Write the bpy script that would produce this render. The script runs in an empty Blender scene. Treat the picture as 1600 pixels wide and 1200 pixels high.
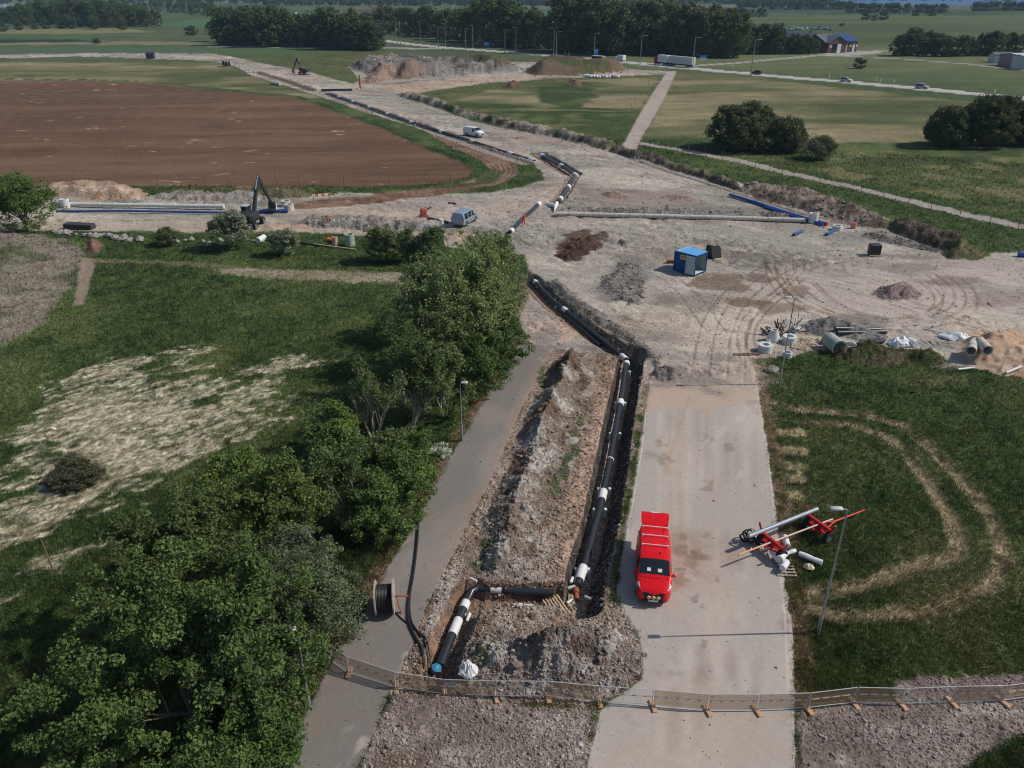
import bpy, math, random
import numpy as np
from mathutils import Vector, Matrix, Euler
SC = bpy.context.scene
COLL = SC.collection
R = math.radians
# ---------------------------------------------------------------- camera, sky, sun
HC = 30.0; PITCH = R(27.1); FP = 1209.0
cam_d = bpy.data.cameras.new('camera'); cam = bpy.data.objects.new('camera', cam_d); COLL.objects.link(cam)
cam.location = (0, 0, HC); cam.rotation_euler = (math.pi/2 - PITCH, 0, 0)
cam_d.sensor_width = 36; cam_d.lens = 36*FP/1600; cam_d.clip_start = 0.5; cam_d.clip_end = 60000
SC.camera = cam
SUN_EL, SUN_AZ = R(44.5), R(88)
wd = bpy.data.worlds.new('World'); SC.world = wd; wd.use_nodes = True
nt = wd.node_tree; bg = nt.nodes['Background']; sk = nt.nodes.new('ShaderNodeTexSky')
sk.sky_type = 'NISHITA'; sk.sun_disc = False; sk.sun_elevation = SUN_EL; sk.sun_rotation = SUN_AZ
sk.altitude = 60; sk.dust_density = 1.2
nt.links.new(sk.outputs[0], bg.inputs[0]); bg.inputs[1].default_value = 0.085
sd = bpy.data.lights.new('sun', 'SUN'); sd.energy = 3.4; sd.angle = R(0.5); sd.color = (1.0, 0.95, 0.865)
sun = bpy.data.objects.new('sun', sd); COLL.objects.link(sun)
SV = Vector((math.sin(SUN_AZ)*math.cos(SUN_EL), math.cos(SUN_AZ)*math.cos(SUN_EL), math.sin(SUN_EL)))
sun.rotation_euler = SV.to_track_quat('Z', 'Y').to_euler(); sun.location = (60, 0, 80)
SC.view_settings.view_transform = 'Standard'; SC.view_settings.look = 'None'
SC.view_settings.exposure = 0.0; SC.view_settings.gamma = 1.0; SC.view_settings.use_curve_mapping = False
SC.cycles.max_bounces = 5; SC.cycles.diffuse_bounces = 2; SC.cycles.glossy_bounces = 2; SC.cycles.transparent_max_bounces = 12
SC.cycles.volume_bounces = 0; SC.cycles.pixel_filter_type = 'BLACKMAN_HARRIS'; SC.cycles.filter_width = 1.05
CP, SP = math.cos(PITCH), math.sin(PITCH)
def P(x, y, z=0.0):
    """survey point of the photograph (1600 x 1200 px) brought down to the horizontal plane at height z"""
    u, v = x-800.0, y-600.0
    t = (HC-z)/(FP*SP+v*CP)
    return (u*t, (FP*CP-v*SP)*t)
def s(r, g, b, k=1.0):
    f = lambda c: ((c/255+0.055)/1.055)**2.4 if c > 10 else c/255/12.92
    return np.array((f(r)*k, f(g)*k, f(b)*k))
# ---------------------------------------------------------------- noise
def _h(ix, iy, seed):
    n = (ix.astype(np.int64)*374761393 + iy.astype(np.int64)*668265263 + seed*1442695041) & 0xffffffff
    n = ((n ^ (n >> 13))*1274126177) & 0xffffffff
    n = ((n ^ (n >> 16))*2246822519) & 0xffffffff
    return ((n ^ (n >> 15)) & 0xffffff)/float(0xffffff)
def vnoise(x, y, seed=0):
    fx, fy = np.floor(x), np.floor(y); tx, ty = x-fx, y-fy
    tx = tx*tx*(3-2*tx); ty = ty*ty*(3-2*ty)
    a, b = _h(fx, fy, seed), _h(fx+1, fy, seed); c, d = _h(fx, fy+1, seed), _h(fx+1, fy+1, seed)
    return (a+(b-a)*tx)*(1-ty)+(c+(d-c)*tx)*ty
def fbm(x, y, sc, oc=3, seed=0, rot=0.0, asp=1.0):
    """value noise 0..1, feature size sc metres, stretched asp times along direction rot"""
    x = np.asarray(x, float); y = np.asarray(y, float)
    c, q = math.cos(rot), math.sin(rot); u = (x*c+y*q)/asp; v = -x*q+y*c
    r = 0; a = 1.0; tot = 0
    for o in range(oc):
        f = 2.03**o/sc; r = r+a*vnoise(u*f+17.3*o, v*f-9.1*o, seed+o); tot += a; a *= 0.55
    return r/tot
def sstep(a, b, x):
    t = np.clip((x-a)/(b-a), 0, 1); return t*t*(3-2*t)
def mixc(c1, c2, t): return c1+(np.asarray(c2)-c1)*np.asarray(t)[:, None]
# ---------------------------------------------------------------- terrain grid (finer towards the place the drone hovers over)
az = np.radians(np.concatenate([np.linspace(-180, -60, 25)[:-1], np.linspace(-60, -50, 12)[:-1], np.linspace(-50, 50, 1321), np.linspace(50, 60, 12)[1:], np.linspace(60, 180, 25)[1:]]))
dep = np.radians(np.concatenate([[89.9, 85, 80, 75, 70, 65, 62, 60, 58, 57], np.linspace(56, 0.62, 1080), [0.5, 0.4, 0.3, 0.2, 0.15]]))
NA, NR = len(az), len(dep)
rad = HC/np.tan(dep)
AZ, RD = np.meshgrid(az, rad)
GX = (np.sin(AZ)*RD).ravel(); GY = (np.cos(AZ)*RD).ravel(); N = GX.size
GZ = np.zeros(N); COL = np.zeros((N, 3)); GRIT = np.zeros(N); REG = np.zeros(N, np.int16)
DIST = np.hypot(GX, GY)
FINE = (np.abs(AZ.ravel()) < R(51)) & (DIST < 4000)
def W(px): return np.array([P(a, b) for a, b in px])
def sub(pts, m):
    lo, hi = pts.min(0)-m, pts.max(0)+m
    return np.nonzero((GX > lo[0]) & (GX < hi[0]) & (GY > lo[1]) & (GY < hi[1]))[0]
def seg_d(pts, x, y, closed=False):
    d = np.full(x.shape, 1e9); side = np.zeros(x.shape); ts = np.zeros(x.shape); n = len(pts); acc = 0
    for i in range(n if closed else n-1):
        ax, ay = pts[i]; bx, by = pts[(i+1) % n]; ex, ey = bx-ax, by-ay; L2 = ex*ex+ey*ey+1e-12
        t = np.clip(((x-ax)*ex+(y-ay)*ey)/L2, 0, 1)
        q = np.hypot(x-ax-t*ex, y-ay-t*ey); m = q < d
        d = np.where(m, q, d); side = np.where(m, np.sign(ex*(y-ay)-ey*(x-ax)), side)
        ts = np.where(m, acc+t*math.sqrt(L2), ts); acc += math.sqrt(L2)
    return d, side, ts, acc
def sdf(pts, x, y):
    d = seg_d(pts, x, y, True)[0]; ins = np.zeros(x.shape, bool); n = len(pts); j = n-1
    for i in range(n):
        xi, yi = pts[i]; xj, yj = pts[j]
        c = ((yi > y) != (yj > y)) & (x < (xj-xi)*(y-yi)/(yj-yi+1e-12)+xi); ins ^= c; j = i
    return np.where(ins, d, -d)
REGS = ['ground']
def reg(n):
    if n not in REGS: REGS.append(n)
    return REGS.index(n)
def paint(poly, colf, name=None, soft=0.15, amp=0.4, ns=1.5, grit=None, world=False, opac=1.0, zf=None):
    pts = np.array(poly) if world else W(poly)
    i = sub(pts, amp+soft+0.5)
    if not len(i): return
    x, y = GX[i], GY[i]
    d = sdf(pts, x, y)+amp*2*(fbm(x, y, ns, 4, 5)-0.5)
    a = sstep(-soft, soft, d)*opac
    c = colf(x, y, d) if callable(colf) else np.tile(colf, (len(i), 1))
    COL[i] += (c-COL[i])*a[:, None]
    if grit is not None: GRIT[i] += (grit-GRIT[i])*a
    if name:
        k = i[a > 0.5*opac]; REG[k] = reg(name)
    if zf: GZ[i] += zf(x, y, d)
def strip(line, w, colf, name=None, soft=0.1, amp=0.15, ns=1.0, grit=None, opac=1.0, zf=None, world=False, broken=0.0):
    pts = np.array(line) if world else W(line)
    i = sub(pts, w+amp+soft+0.5)
    if not len(i): return
    x, y = GX[i], GY[i]; d, side, t, L = seg_d(pts, x, y)
    e = w/2-d+amp*2*(fbm(x, y, ns, 3, 9)-0.5)
    a = sstep(-soft, soft, e)*opac
    if broken: a = a*sstep(broken-0.15, broken+0.15, fbm(x, y, 2.5, 3, 31))
    c = colf(x, y, d) if callable(colf) else np.tile(colf, (len(i), 1))
    COL[i] += (c-COL[i])*a[:, None]
    if grit is not None: GRIT[i] += (grit-GRIT[i])*a
    if name: REG[i[a > 0.5*opac]] = reg(name)
    if zf: GZ[i] += zf(x, y, e, side, t)
# ---- colours (linear albedo)
C_GRASS = s(66, 84, 45); C_GRASS_D = s(50, 67, 36); C_GRASS_L = s(98, 108, 64); C_STRAW = s(166, 156, 132); C_TAN = s(118, 110, 78)
C_SITE = s(156, 149, 138); C_SITE_D = s(118, 112, 104); C_SITE_L = s(188, 178, 164); C_MUD = s(122, 100, 84); C_PINK = s(180, 154, 136)
C_ASPH = s(132, 124, 120); C_ROAD = s(172, 162, 155); C_PLOW = s(106, 81, 64); C_DARK = s(84, 74, 66); C_ROCK = s(150, 142, 134); C_SAND = s(190, 165, 143)
def grass(x, y, d=None, a=C_GRASS, b=C_GRASS_D, l=C_GRASS_L):
    n = fbm(x, y, 1.2, 4, 3); m = fbm(x, y, 9, 4, 4); r = np.hypot(x, y)
    c = mixc(np.tile(a, (len(x), 1)), b, sstep(.4, .7, n)); c = mixc(c, l, sstep(.5, .78, m)*.7)
    return c
def site(x, y, d=None, base=C_SITE):
    c = np.tile(base, (len(x), 1)).astype(float)
    c = mixc(c, C_SITE_D, sstep(.45, .75, fbm(x, y, 6, 5, 11, R(-20), 2.2))*.85)
    c = mixc(c, C_SITE_L, sstep(.5, .75, fbm(x, y, 9, 4, 12, R(-15), 2.5))*.8)
    c = mixc(c, C_MUD, sstep(.6, .8, fbm(x, y, 14, 5, 13, R(-25), 1.6))*.5)
    c = mixc(c, C_PINK, sstep(.62, .8, fbm(x, y, 18, 4, 14))*.5)
    c = mixc(c, s(104, 98, 94), sstep(.58, .72, fbm(x, y, 2.4, 5, 16, R(-20), 2.0))*sstep(.45, .6, fbm(x, y, 20, 3, 17))*.7)
    c = c*(1+.55*(fbm(x, y, 1.0, 5, 19, R(-25), 2.0)-.5))[:, None]
    c = mixc(c, s(204, 192, 180), sstep(.66, .8, fbm(x, y, 3.0, 5, 18, R(-30), 3.0))*.45)
    return mixc(c, C_ROCK*0.5, sstep(.6, .72, fbm(x, y, .6, 3, 15))*.35)
# ---- base grass everywhere, far fields in patches
COL[:] = grass(GX, GY); GRIT[:] = 1.0
far = sstep(230, 420, DIST)
patch = fbm(GX, GY, 260, 2, 40, R(8), 2.5)
fc = mixc(np.tile(s(78, 90, 62), (N, 1)), s(98, 104, 72), sstep(.45, .6, patch)); fc = mixc(fc, s(58, 72, 46), sstep(.55, .66, fbm(GX, GY, 400, 2, 44, R(-5), 3)))
fc = mixc(fc, s(104, 104, 70), sstep(.55, .8, fbm(GX, GY, 40, 4, 45, 0.1, 4))*.5); fc = fc*(1+.7*(fbm(GX, GY, 9, 4, 46, .1, 3)-.5))[:, None]
COL[:] = mixc(COL, 0, 0*far)+(fc-COL)*far[:, None]
GZ += (fbm(GX, GY, 14, 2, 60)-.5)*0.5*sstep(20, 60, DIST)
gr_fine = (fbm(GX, GY, .45, 2, 61)-.5)*.22+(fbm(GX, GY, 1.7, 2, 62)-.5)*.3
GZ += gr_fine*(1-sstep(120, 300, DIST))
GRASS_FINE = gr_fine*(1-sstep(120, 300, DIST))
def flat(x, y, d, k=0.9): return 0
def flatten(poly, soft=0.4, world=False, lvl=None):
    pts = np.array(poly) if world else W(poly); i = sub(pts, soft+1)
    a = sstep(-soft, soft, sdf(pts, GX[i], GY[i])); GZ[i] -= GRASS_FINE[i]*a; 
    if lvl is not None: GZ[i] = GZ[i]*(1-a)+lvl*a
def tan_field(x, y, d):
    c = mixc(np.tile(s(98, 98, 66), (len(x), 1)), s(136, 126, 96), sstep(.38, .68, fbm(x, y, 16, 5, 50, R(5), 2.5)))
    c = mixc(c, s(66, 78, 44), sstep(.5, .75, fbm(x, y, 22, 4, 52, R(5), 2))*.8)
    return c*(1+.8*(fbm(x, y, 3.2, 4, 53, R(5), 3)-.5))[:, None]
# meadows beside the site
paint([(-300, 96), (0, 96), (240, 97), (340, 98), (400, 120), (500, 152), (520, 165), (455, 150), (250, 130), (130, 125), (-300, 125)], tan_field, soft=1.5, amp=2.5, ns=8)
paint([(560, 82), (800, 92), (980, 100), (1030, 120), (1000, 172), (700, 160), (640, 150), (580, 130), (480, 112), (380, 88), (500, 82)], lambda x, y, d: grass(x, y, d, s(88, 92, 56), s(66, 76, 44), s(108, 106, 70)), soft=3, amp=3, ns=10)
paint([(1000, 170), (900, 168), (830, 172), (760, 162), (700, 160), (760, 142), (830, 128), (1030, 120)], tan_field, soft=1.5, amp=2, ns=6)
paint([(1050, 112), (1150, 118), (1300, 135), (1500, 158), (1750, 170), (1750, 222), (1500, 222), (1300, 222), (1000, 215)], tan_field, soft=1.5, amp=2.5, ns=7)
paint([(1180, 250), (1400, 230), (1750, 225), (1750, 350), (1560, 330), (1350, 285)], lambda x, y, d: mixc(grass(x, y, d, s(80, 88, 50)), s(128, 122, 88), sstep(.45, .7, fbm(x, y, 5, 5, 55))*.7), soft=1.5, amp=2, ns=4)
paint([(1040, 225), (1200, 240), (1300, 250), (1600, 222), (1600, 245), (1400, 262), (1250, 262), (1100, 240)], lambda x, y, d: grass(x, y, d, s(58, 72, 38)), soft=1, amp=1.5, ns=4, opac=.8)
paint([(840, 135), (920, 128), (935, 150), (900, 170), (845, 160)], lambda x, y, d: grass(x, y, d, s(60, 72, 40)), soft=1, amp=2, ns=4)
paint([(640, 155), (720, 160), (1000, 172), (965, 232), (900, 215), (780, 190), (700, 165)], lambda x, y, d: mixc(grass(x, y, d, s(66, 78, 42)), s(112, 110, 70), sstep(.5, .75, fbm(x, y, 8, 4, 57))*.7), soft=1, amp=1, ns=4)
paint([(600, 171), (720, 176), (1000, 172), (1000, 174), (720, 179), (600, 175)], s(44, 58, 30), soft=.6, amp=.4, opac=.7)
# far fields behind
paint([(240, 38), (350, 25), (420, 30), (560, 22), (900, 18), (900, 34), (560, 40), (340, 46)], s(74, 104, 68), soft=8, amp=6, ns=50)
paint([(1150, 20), (1600, 26), (1900, 30), (1900, 80), (1150, 62)], lambda x, y, d: mixc(np.tile(s(84, 96, 58), (len(x), 1)), s(70, 82, 50), sstep(.4, .7, fbm(x, y, 60, 4, 70, 0, 4))), soft=8, amp=6, ns=50)
paint([(0, 66), (160, 64), (360, 67), (500, 74), (500, 76), (300, 70), (0, 70)], s(150, 140, 112), soft=2, amp=5, ns=14, opac=.5)
paint([(0, 46), (180, 44), (250, 50), (100, 53), (-100, 53)], s(140, 132, 98), soft=3, amp=5, ns=20, opac=.6)
paint([(-200, 60), (120, 62), (170, 66), (-200, 68)], s(46, 58, 34), soft=2, amp=4, ns=14)
paint([(-200, 72), (400, 74), (560, 80), (480, 86), (330, 84), (-200, 88)], s(78, 96, 66), soft=2, amp=2, ns=20)
paint([(-400, 12), (100, 6), (100, 10), (-400, 16)], s(120, 135, 150), 'lake_and_painted_haze', soft=8, amp=3, ns=60)
paint([(1290, 8), (1600, 9), (2000, 10), (2000, -6), (1290, -6)], s(72, 104, 140), 'lake_and_painted_haze', soft=8, amp=10, ns=120)  # blue of haze over far wooded hills painted into the ground colour, not water
# ---------------------------------------------------------------- ploughed field
def plow(x, y, d):
    c = mixc(np.tile(C_PLOW, (len(x), 1)), s(80, 60, 48), sstep(.35, .7, fbm(x, y, .9, 2, 82, R(4), 12))*.55); c = mixc(c, s(118, 92, 74), sstep(.45, .8, fbm(x, y, 10, 4, 80, R(4), 5))); c = mixc(c, s(92, 68, 54), sstep(.5, .8, fbm(x, y, 30, 3, 81))*.6)
    return mixc(c, s(186, 156, 126), sstep(.68, .80, fbm(x, y, 1.6, 4, 83, R(6), 2.5))*sstep(.55, .66, fbm(x, y, 9, 3, 84))*.7)
PL = [(-300, 124), (0, 126), (60, 126), (130, 126), (250, 132), (400, 148), (460, 153), (530, 176), (600, 202), (670, 233), (725, 256), (741, 268), (735, 275), (700, 284), (640, 290), (560, 293), (420, 290), (300, 291), (220, 291), (110, 292), (60, 290), (0, 290), (-300, 286)]
flatten(PL); paint(PL, plow, 'ploughed_field', soft=.25, amp=.35, ns=2, grit=.7, zf=lambda x, y, d: -.12*sstep(-.3, .6, d)+sstep(0, .5, d)*((fbm(x, y, .5, 2, 85, R(4), 4)-.5)*.12))
strip([(-200, 122), (130, 124), (250, 129), (400, 145), (465, 151), (530, 173), (600, 199), (670, 230), (728, 253)], 1.6, lambda x, y, d: grass(x, y, d, s(46, 58, 32)), soft=.5, amp=.6, ns=3)
# ---------------------------------------------------------------- construction site
SITE = [(-300, 298), (0, 298), (110, 296), (220, 306), (380, 312), (440, 309), (510, 303), (540, 300), (650, 303), (770, 302), (815, 293), (851, 281), (846, 266), (828, 254), (782, 240), (742, 230), (702, 215), (670, 206), (620, 190), (560, 171), (500, 151), (440, 132), (396, 119), (366, 103), (330, 95), (240, 92), (120, 88), (0, 91), (-300, 100), (-300, 95), (0, 86), (120, 83), (330, 83.5), (372, 90), (430, 103), (475, 110), (520, 122), (552, 131), (562, 126), (545, 104), (590, 93), (700, 94), (800, 97), (905, 95), (960, 104), (1010, 110), (1045, 111), (1040, 116), (900, 121), (830, 125), (760, 130), (700, 137), (618, 146), (640, 156), (690, 171), (740, 190), (790, 202), (860, 212), (900, 221), (975, 236), (1030, 250), (1100, 268), (1160, 286), (1230, 308), (1300, 330), (1370, 352), (1440, 375), (1480, 390), (1500, 405), (1530, 398), (1600, 392), (1900, 388), (1900, 620), (1600, 585), (1530, 578), (1490, 573), (1470, 560), (1440, 548), (1380, 541), (1330, 549), (1280, 546), (1230, 556), (1178, 560), (1180, 580), (1010, 600), (985, 600), (862, 548), (820, 530), (812, 500), (830, 450), (820, 400), (760, 395), (700, 385), (640, 374), (560, 368), (500, 363), (440, 359), (330, 361), (0, 361), (-300, 362)]
flatten(SITE)
paint(SITE, site, 'gravel_yard', soft=.3, amp=.6, ns=2, grit=.55, zf=lambda x, y, d: sstep(0, 1, d)*((fbm(x, y, 1.1, 4, 90)-.5)*.14+(fbm(x, y, .7, 4, 91, R(-20), 1.8)-.45)*.75*sstep(.48, .66, fbm(x, y, 9, 4, 92, R(-20), 2.2)))-.08*sstep(-.3, .3, d))
# hauled road surfaces, paler and smoother
for pl, c, o in [([(0, 343), (120, 340), (440, 344), (560, 360), (500, 362), (330, 360), (0, 360)], s(184, 166, 150), .8),
                 ([(440, 318), (640, 310), (760, 322), (830, 300), (880, 285), (860, 262), (780, 236), (700, 212), (560, 164), (440, 125), (400, 108), (430, 112), (560, 152), (700, 196), (830, 240), (905, 268), (900, 300), (840, 330), (700, 350), (560, 352), (440, 340)], s(184, 166, 152), .6),
                 ([(640, 148), (760, 128), (900, 118), (1040, 113), (900, 114), (760, 118), (600, 134)], s(184, 158, 138), .8),
                 ([(900, 225), (1150, 292), (1330, 345), (1480, 395), (1400, 380), (1200, 318), (1000, 262), (870, 225)], s(158, 150, 143), .8),
                 ([(1010, 560), (1100, 500), (1200, 420), (1350, 400), (1600, 410), (1600, 540), (1450, 530), (1250, 490), (1180, 560), (1020, 590)], s(186, 171, 160), .65)]:
    paint(pl, lambda x, y, d, c=c: site(x, y, d, c)*.5+c*.5, soft=1.2, amp=1.2, ns=3, opac=o, grit=.3)
# mud stains and dug ground
for cx, cy, rx, ry, c, o in [(905, 378, 32, 22, s(84, 62, 50), .9), (895, 395, 22, 14, s(80, 60, 48), .9), (930, 372, 22, 9, s(70, 54, 44), .8), (985, 425, 30, 22, s(122, 116, 110), .8), (950, 455, 30, 16, s(126, 118, 112), .7), (1130, 440, 42, 17, s(112, 94, 82), .8), (1165, 470, 34, 8, s(108, 88, 76), .85), (1215, 480, 40, 9, s(114, 94, 82), .7), (1190, 432, 24, 7, s(110, 92, 82), .8), (1045, 470, 26, 10, s(118, 104, 96), .7), (1105, 462, 20, 6, s(112, 94, 84), .7), (1250, 455, 24, 7, s(118, 98, 86), .7), (1500, 440, 44, 9, s(124, 108, 100), .7), (1420, 418, 50, 8, s(126, 114, 106), .6), (1090, 395, 36, 9, s(124, 112, 104), .5),
                          (1340, 372, 70, 14, s(138, 130, 124), .7), (1240, 350, 60, 12, s(140, 130, 124), .6), (1560, 465, 50, 14, s(138, 122, 115), .6), (1560, 540, 60, 28, s(184, 152, 130), .9), (1520, 568, 50, 10, s(150, 140, 132), .7), (1090, 475, 40, 14, s(140, 126, 118), .6), (880, 520, 22, 14, s(186, 160, 140), .8), (1330, 505, 60, 14, s(132, 127, 122), .85), (1040, 430, 28, 14, s(150, 142, 138), .5),
                          (1030, 310, 80, 12, s(150, 132, 122), .6), (900, 340, 60, 9, s(150, 138, 128), .6), (1080, 330, 160, 5, s(130, 122, 116), .6), (640, 320, 60, 6, s(150, 142, 134), .5), (470, 352, 60, 5, s(182, 150, 132), .8), (600, 352, 60, 6, s(176, 148, 130), .7), (700, 370, 40, 8, s(184, 156, 138), .8), (830, 470, 30, 40, s(170, 150, 138), .5), (900, 480, 40, 10, s(132, 124, 118), .7), (1230, 520, 40, 22, s(150, 140, 134), .5)]:
    pg = [(cx+rx*math.cos(t)*(1+.25*math.sin(3*t+cx)), cy+ry*math.sin(t)*(1+.25*math.cos(2*t+cy))) for t in np.linspace(0, 2*math.pi, 14)[:-1]]
    paint(pg, c, soft=.5, amp=1.6, ns=2.2, opac=o)
def tracks(line, n=3, gap=.5, w=.28, c=C_MUD*.8, op=.55, dz=.05, br=.42):
    pts = W(line)
    # smooth the survey line
    for _ in range(3):
        q = [pts[0]]
        for a, b in zip(pts[:-1], pts[1:]): q += [a*.75+b*.25, a*.25+b*.75]
        pts = np.array(q+[pts[-1]])
    tg = np.gradient(pts, axis=0); nn = np.stack([-tg[:, 1], tg[:, 0]], 1); nn /= np.linalg.norm(nn, axis=1)[:, None]+1e-9
    for k in range(n):
        strip(pts+nn*((k-(n-1)/2)*gap), w, c, soft=.12, amp=.1, ns=.8, opac=op, world=True, broken=br, zf=lambda x, y, e, sd, t: -dz*sstep(-.05, .12, e))
tracks([(1215, 400), (1225, 450), (1290, 490), (1400, 510), (1490, 490), (1505, 460), (1470, 430)], 4, 1.1)
tracks([(1200, 410), (1240, 465), (1330, 500), (1440, 500), (1475, 470), (1440, 440)], 2, .8)
tracks([(1120, 590), (1130, 500), (1180, 440), (1260, 400), (1400, 395)], 4, 1.5)
tracks([(1170, 560), (1160, 500), (1250, 430), (1260, 410), (1220, 395), (1120, 400)], 3, .8)
tracks([(1600, 520), (1500, 500), (1400, 470), (1300, 440), (1180, 420)], 3, 1.2)
tracks([(1270, 440), (1310, 480), (1400, 500)], 2, .4)
tracks([(760, 175), (870, 215), (980, 250), (1100, 285), (1250, 330), (1450, 392)], 5, 1.6, c=s(110, 102, 96))
tracks([(620, 155), (760, 195), (860, 222), (1000, 262), (1110, 300)], 3, 1.3, c=s(112, 96, 86))
tracks([(560, 145), (700, 128), (830, 118), (1000, 114)], 3, 2.5, w=.8, c=s(150, 112, 90))
tracks([(400, 118), (520, 150), (640, 188), (760, 228), (870, 262), (890, 285), (800, 330), (640, 345), (450, 350)], 3, 1.4, c=s(150, 124, 108))
tracks([(0, 352), (200, 348), (400, 350), (560, 352), (740, 372)], 4, 1.3, c=s(150, 126, 110))
tracks([(480, 325), (620, 330), (700, 310), (760, 306)], 3, 1.0, c=s(150, 126, 110))
tracks([(1010, 420), (1060, 440), (1120, 520)], 2, 2, c=s(130, 118, 110))
# brown haul track curling round the field corner
BT = [(480, 318), (560, 312), (640, 303), (720, 292), (770, 282), (790, 268), (780, 252), (745, 236), (705, 219), (690, 208)]
_b = W(BT)
for _ in range(2):
    q = [_b[0]]
    for a, b in zip(_b[:-1], _b[1:]): q += [a*.75+b*.25, a*.25+b*.75]
    _b = np.array(q+[_b[-1]])
strip(_b, 5.5, lambda x, y, d: mixc(np.tile(s(142, 116, 100), (len(x), 1)), s(112, 86, 72), sstep(.35, .7, fbm(x, y, 3, 4, 95))), 'dirt_track', soft=.6, amp=.7, ns=3, grit=.5, world=True, zf=lambda x, y, e, sd, t: -.12*sstep(-.3, .5, e))
tracks(BT, 5, .9, .4, s(88, 68, 58), .7, .1, .3)
# grey bald knoll at the left, its little path, and the faint track over the field
paint([(-200, 372), (0, 366), (60, 368), (112, 382), (128, 400), (118, 430), (98, 468), (62, 506), (0, 540), (-200, 580)], lambda x, y, d: mixc(np.tile(s(124, 116, 106), (len(x), 1)), s(84, 88, 64), sstep(.46, .7, fbm(x, y, 3, 5, 100, R(60), 2))), soft=.8, amp=1.2, ns=2, grit=.7, zf=lambda x, y, d: 2.4*sstep(-1.5, 9, d)+sstep(0, 2, d)*(fbm(x, y, 2.5, 4, 101)-.5)*.8)
paint([(128, 405), (150, 405), (143, 440), (133, 476), (113, 478), (122, 445)], s(136, 122, 108), 'footpath', soft=.12, amp=.25, ns=1, grit=.3)
strip([(140, 407), (260, 410), (400, 420), (540, 430), (680, 437)], 1.2, s(126, 118, 92), soft=.3, amp=.6, ns=1.5, opac=.7, grit=.5)
paint([(330, 420), (480, 420), (600, 426), (690, 432), (690, 446), (560, 441), (420, 437), (350, 428)], lambda x, y, d: mixc(np.tile(s(138, 130, 106), (len(x), 1)), s(168, 152, 140), sstep(.4, .7, fbm(x, y, 2.5, 4, 103))), soft=.6, amp=.8, ns=1.8, opac=.85, grit=.5)
# straw-coloured flattened grass
def straw(poly, th=.42, sc=1.6, rot=R(38), op=1.0, asp=2.6, seed=110, cov=.62):
    """lodged dry grass: drifts of short combed streaks between green tufts"""
    pts = W(poly); i = sub(pts, 3); x, y = GX[i], GY[i]
    d = sdf(pts, x, y); big = fbm(x, y, 5, 3, seed+7, rot, 1.8); m = fbm(x, y, 1.15, 3, seed, rot, 2.1); f = fbm(x, y, .34, 3, seed+20, rot, 2.6)
    dens = np.clip(cov*sstep(-1.5, 5, d)+(big-.5)*1.7, 0, 1)
    q = fbm(x, y, .22, 2, seed+30, rot, 3); a = sstep(-.03, .13, dens*.60-(1-(m*.5+f*.5))+.115)*(.3+.7*sstep(.38, .58, q))*sstep(-3, 2, d)*op
    c = mixc(np.tile(C_STRAW*.9, (len(x), 1)), s(204, 194, 172), sstep(.3, .7, f)); COL[i] += (c-COL[i])*a[:, None]
straw([(-400, 760), (-60, 690), (20, 650), (60, 585), (170, 555), (300, 548), (420, 540), (520, 545), (500, 590), (450, 640), (400, 700), (330, 760), (260, 800), (120, 850), (-60, 880), (-400, 900)], cov=.82)
straw([(-60, 700), (60, 620), (200, 600), (380, 610), (330, 700), (150, 780), (-60, 790)], cov=.7, seed=140)
straw([(0, 900), (70, 905), (60, 960), (0, 1010), (60, 1060), (0, 1110), (-80, 1100), (-80, 900)], cov=.7)
straw([(190, 535), (290, 543), (420, 545), (480, 530), (520, 560), (330, 560), (200, 560)], cov=.74, seed=150)
straw([(380, 560), (500, 520), (540, 560), (480, 640), (420, 720), (330, 780), (250, 820), (300, 740)], cov=.7, seed=160)
straw([(-60, 860), (60, 840), (200, 820), (240, 850), (100, 890), (-60, 900)], cov=.66, seed=170)
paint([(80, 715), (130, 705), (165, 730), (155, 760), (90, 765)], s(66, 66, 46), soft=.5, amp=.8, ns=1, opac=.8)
# right-hand meadow: greens, tracks, mown strips
RM = [(1185, 575), (1600, 590), (1900, 620), (1900, 1080), (1600, 1060), (1260, 1085), (1240, 1000), (1205, 750)]
paint(RM, lambda x, y, d: mixc(grass(x, y, d, s(68, 82, 45)), s(104, 104, 72), sstep(.48, .75, fbm(x, y, 6, 5, 120))*.55), soft=.3, amp=.3, ns=1)
tk = [(1200, 640), (1260, 655), (1340, 655), (1400, 680), (1450, 730), (1500, 790), (1530, 850), (1510, 905), (1430, 925), (1350, 915)]
def tyre(line, w=1.1, c=s(164, 146, 122), op=.8): strip(line, w*.85, lambda x, y, d: mixc(np.tile(c, (len(x), 1)), s(112, 96, 76), sstep(.5, .75, fbm(x, y, .8, 3, 123))), soft=.3, amp=.35, ns=.9, opac=op, grit=.8, zf=lambda x, y, e, sd, t: -.1*sstep(-.1, .3, e), broken=.26)
tyre([(1200, 627), (1260, 640), (1350, 645), (1410, 665), (1455, 705), (1505, 755), (1550, 815), (1572, 870), (1540, 920), (1450, 955), (1330, 962), (1240, 950)])
tyre([(1200, 648), (1260, 660), (1330, 663), (1390, 685), (1430, 725), (1470, 785), (1495, 840), (1490, 870), (1430, 885), (1350, 915), (1260, 930)])
for a, b in [(672, .5), (700, .45), (725, .3), (742, .4), (770, .7)]:
    strip([(1203, a+4), (1250, a+6)], 1.1 if a < 770 else .8, s(168, 154, 122), soft=.25, amp=.3, ns=.5, opac=min(1, b+.4))
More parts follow.
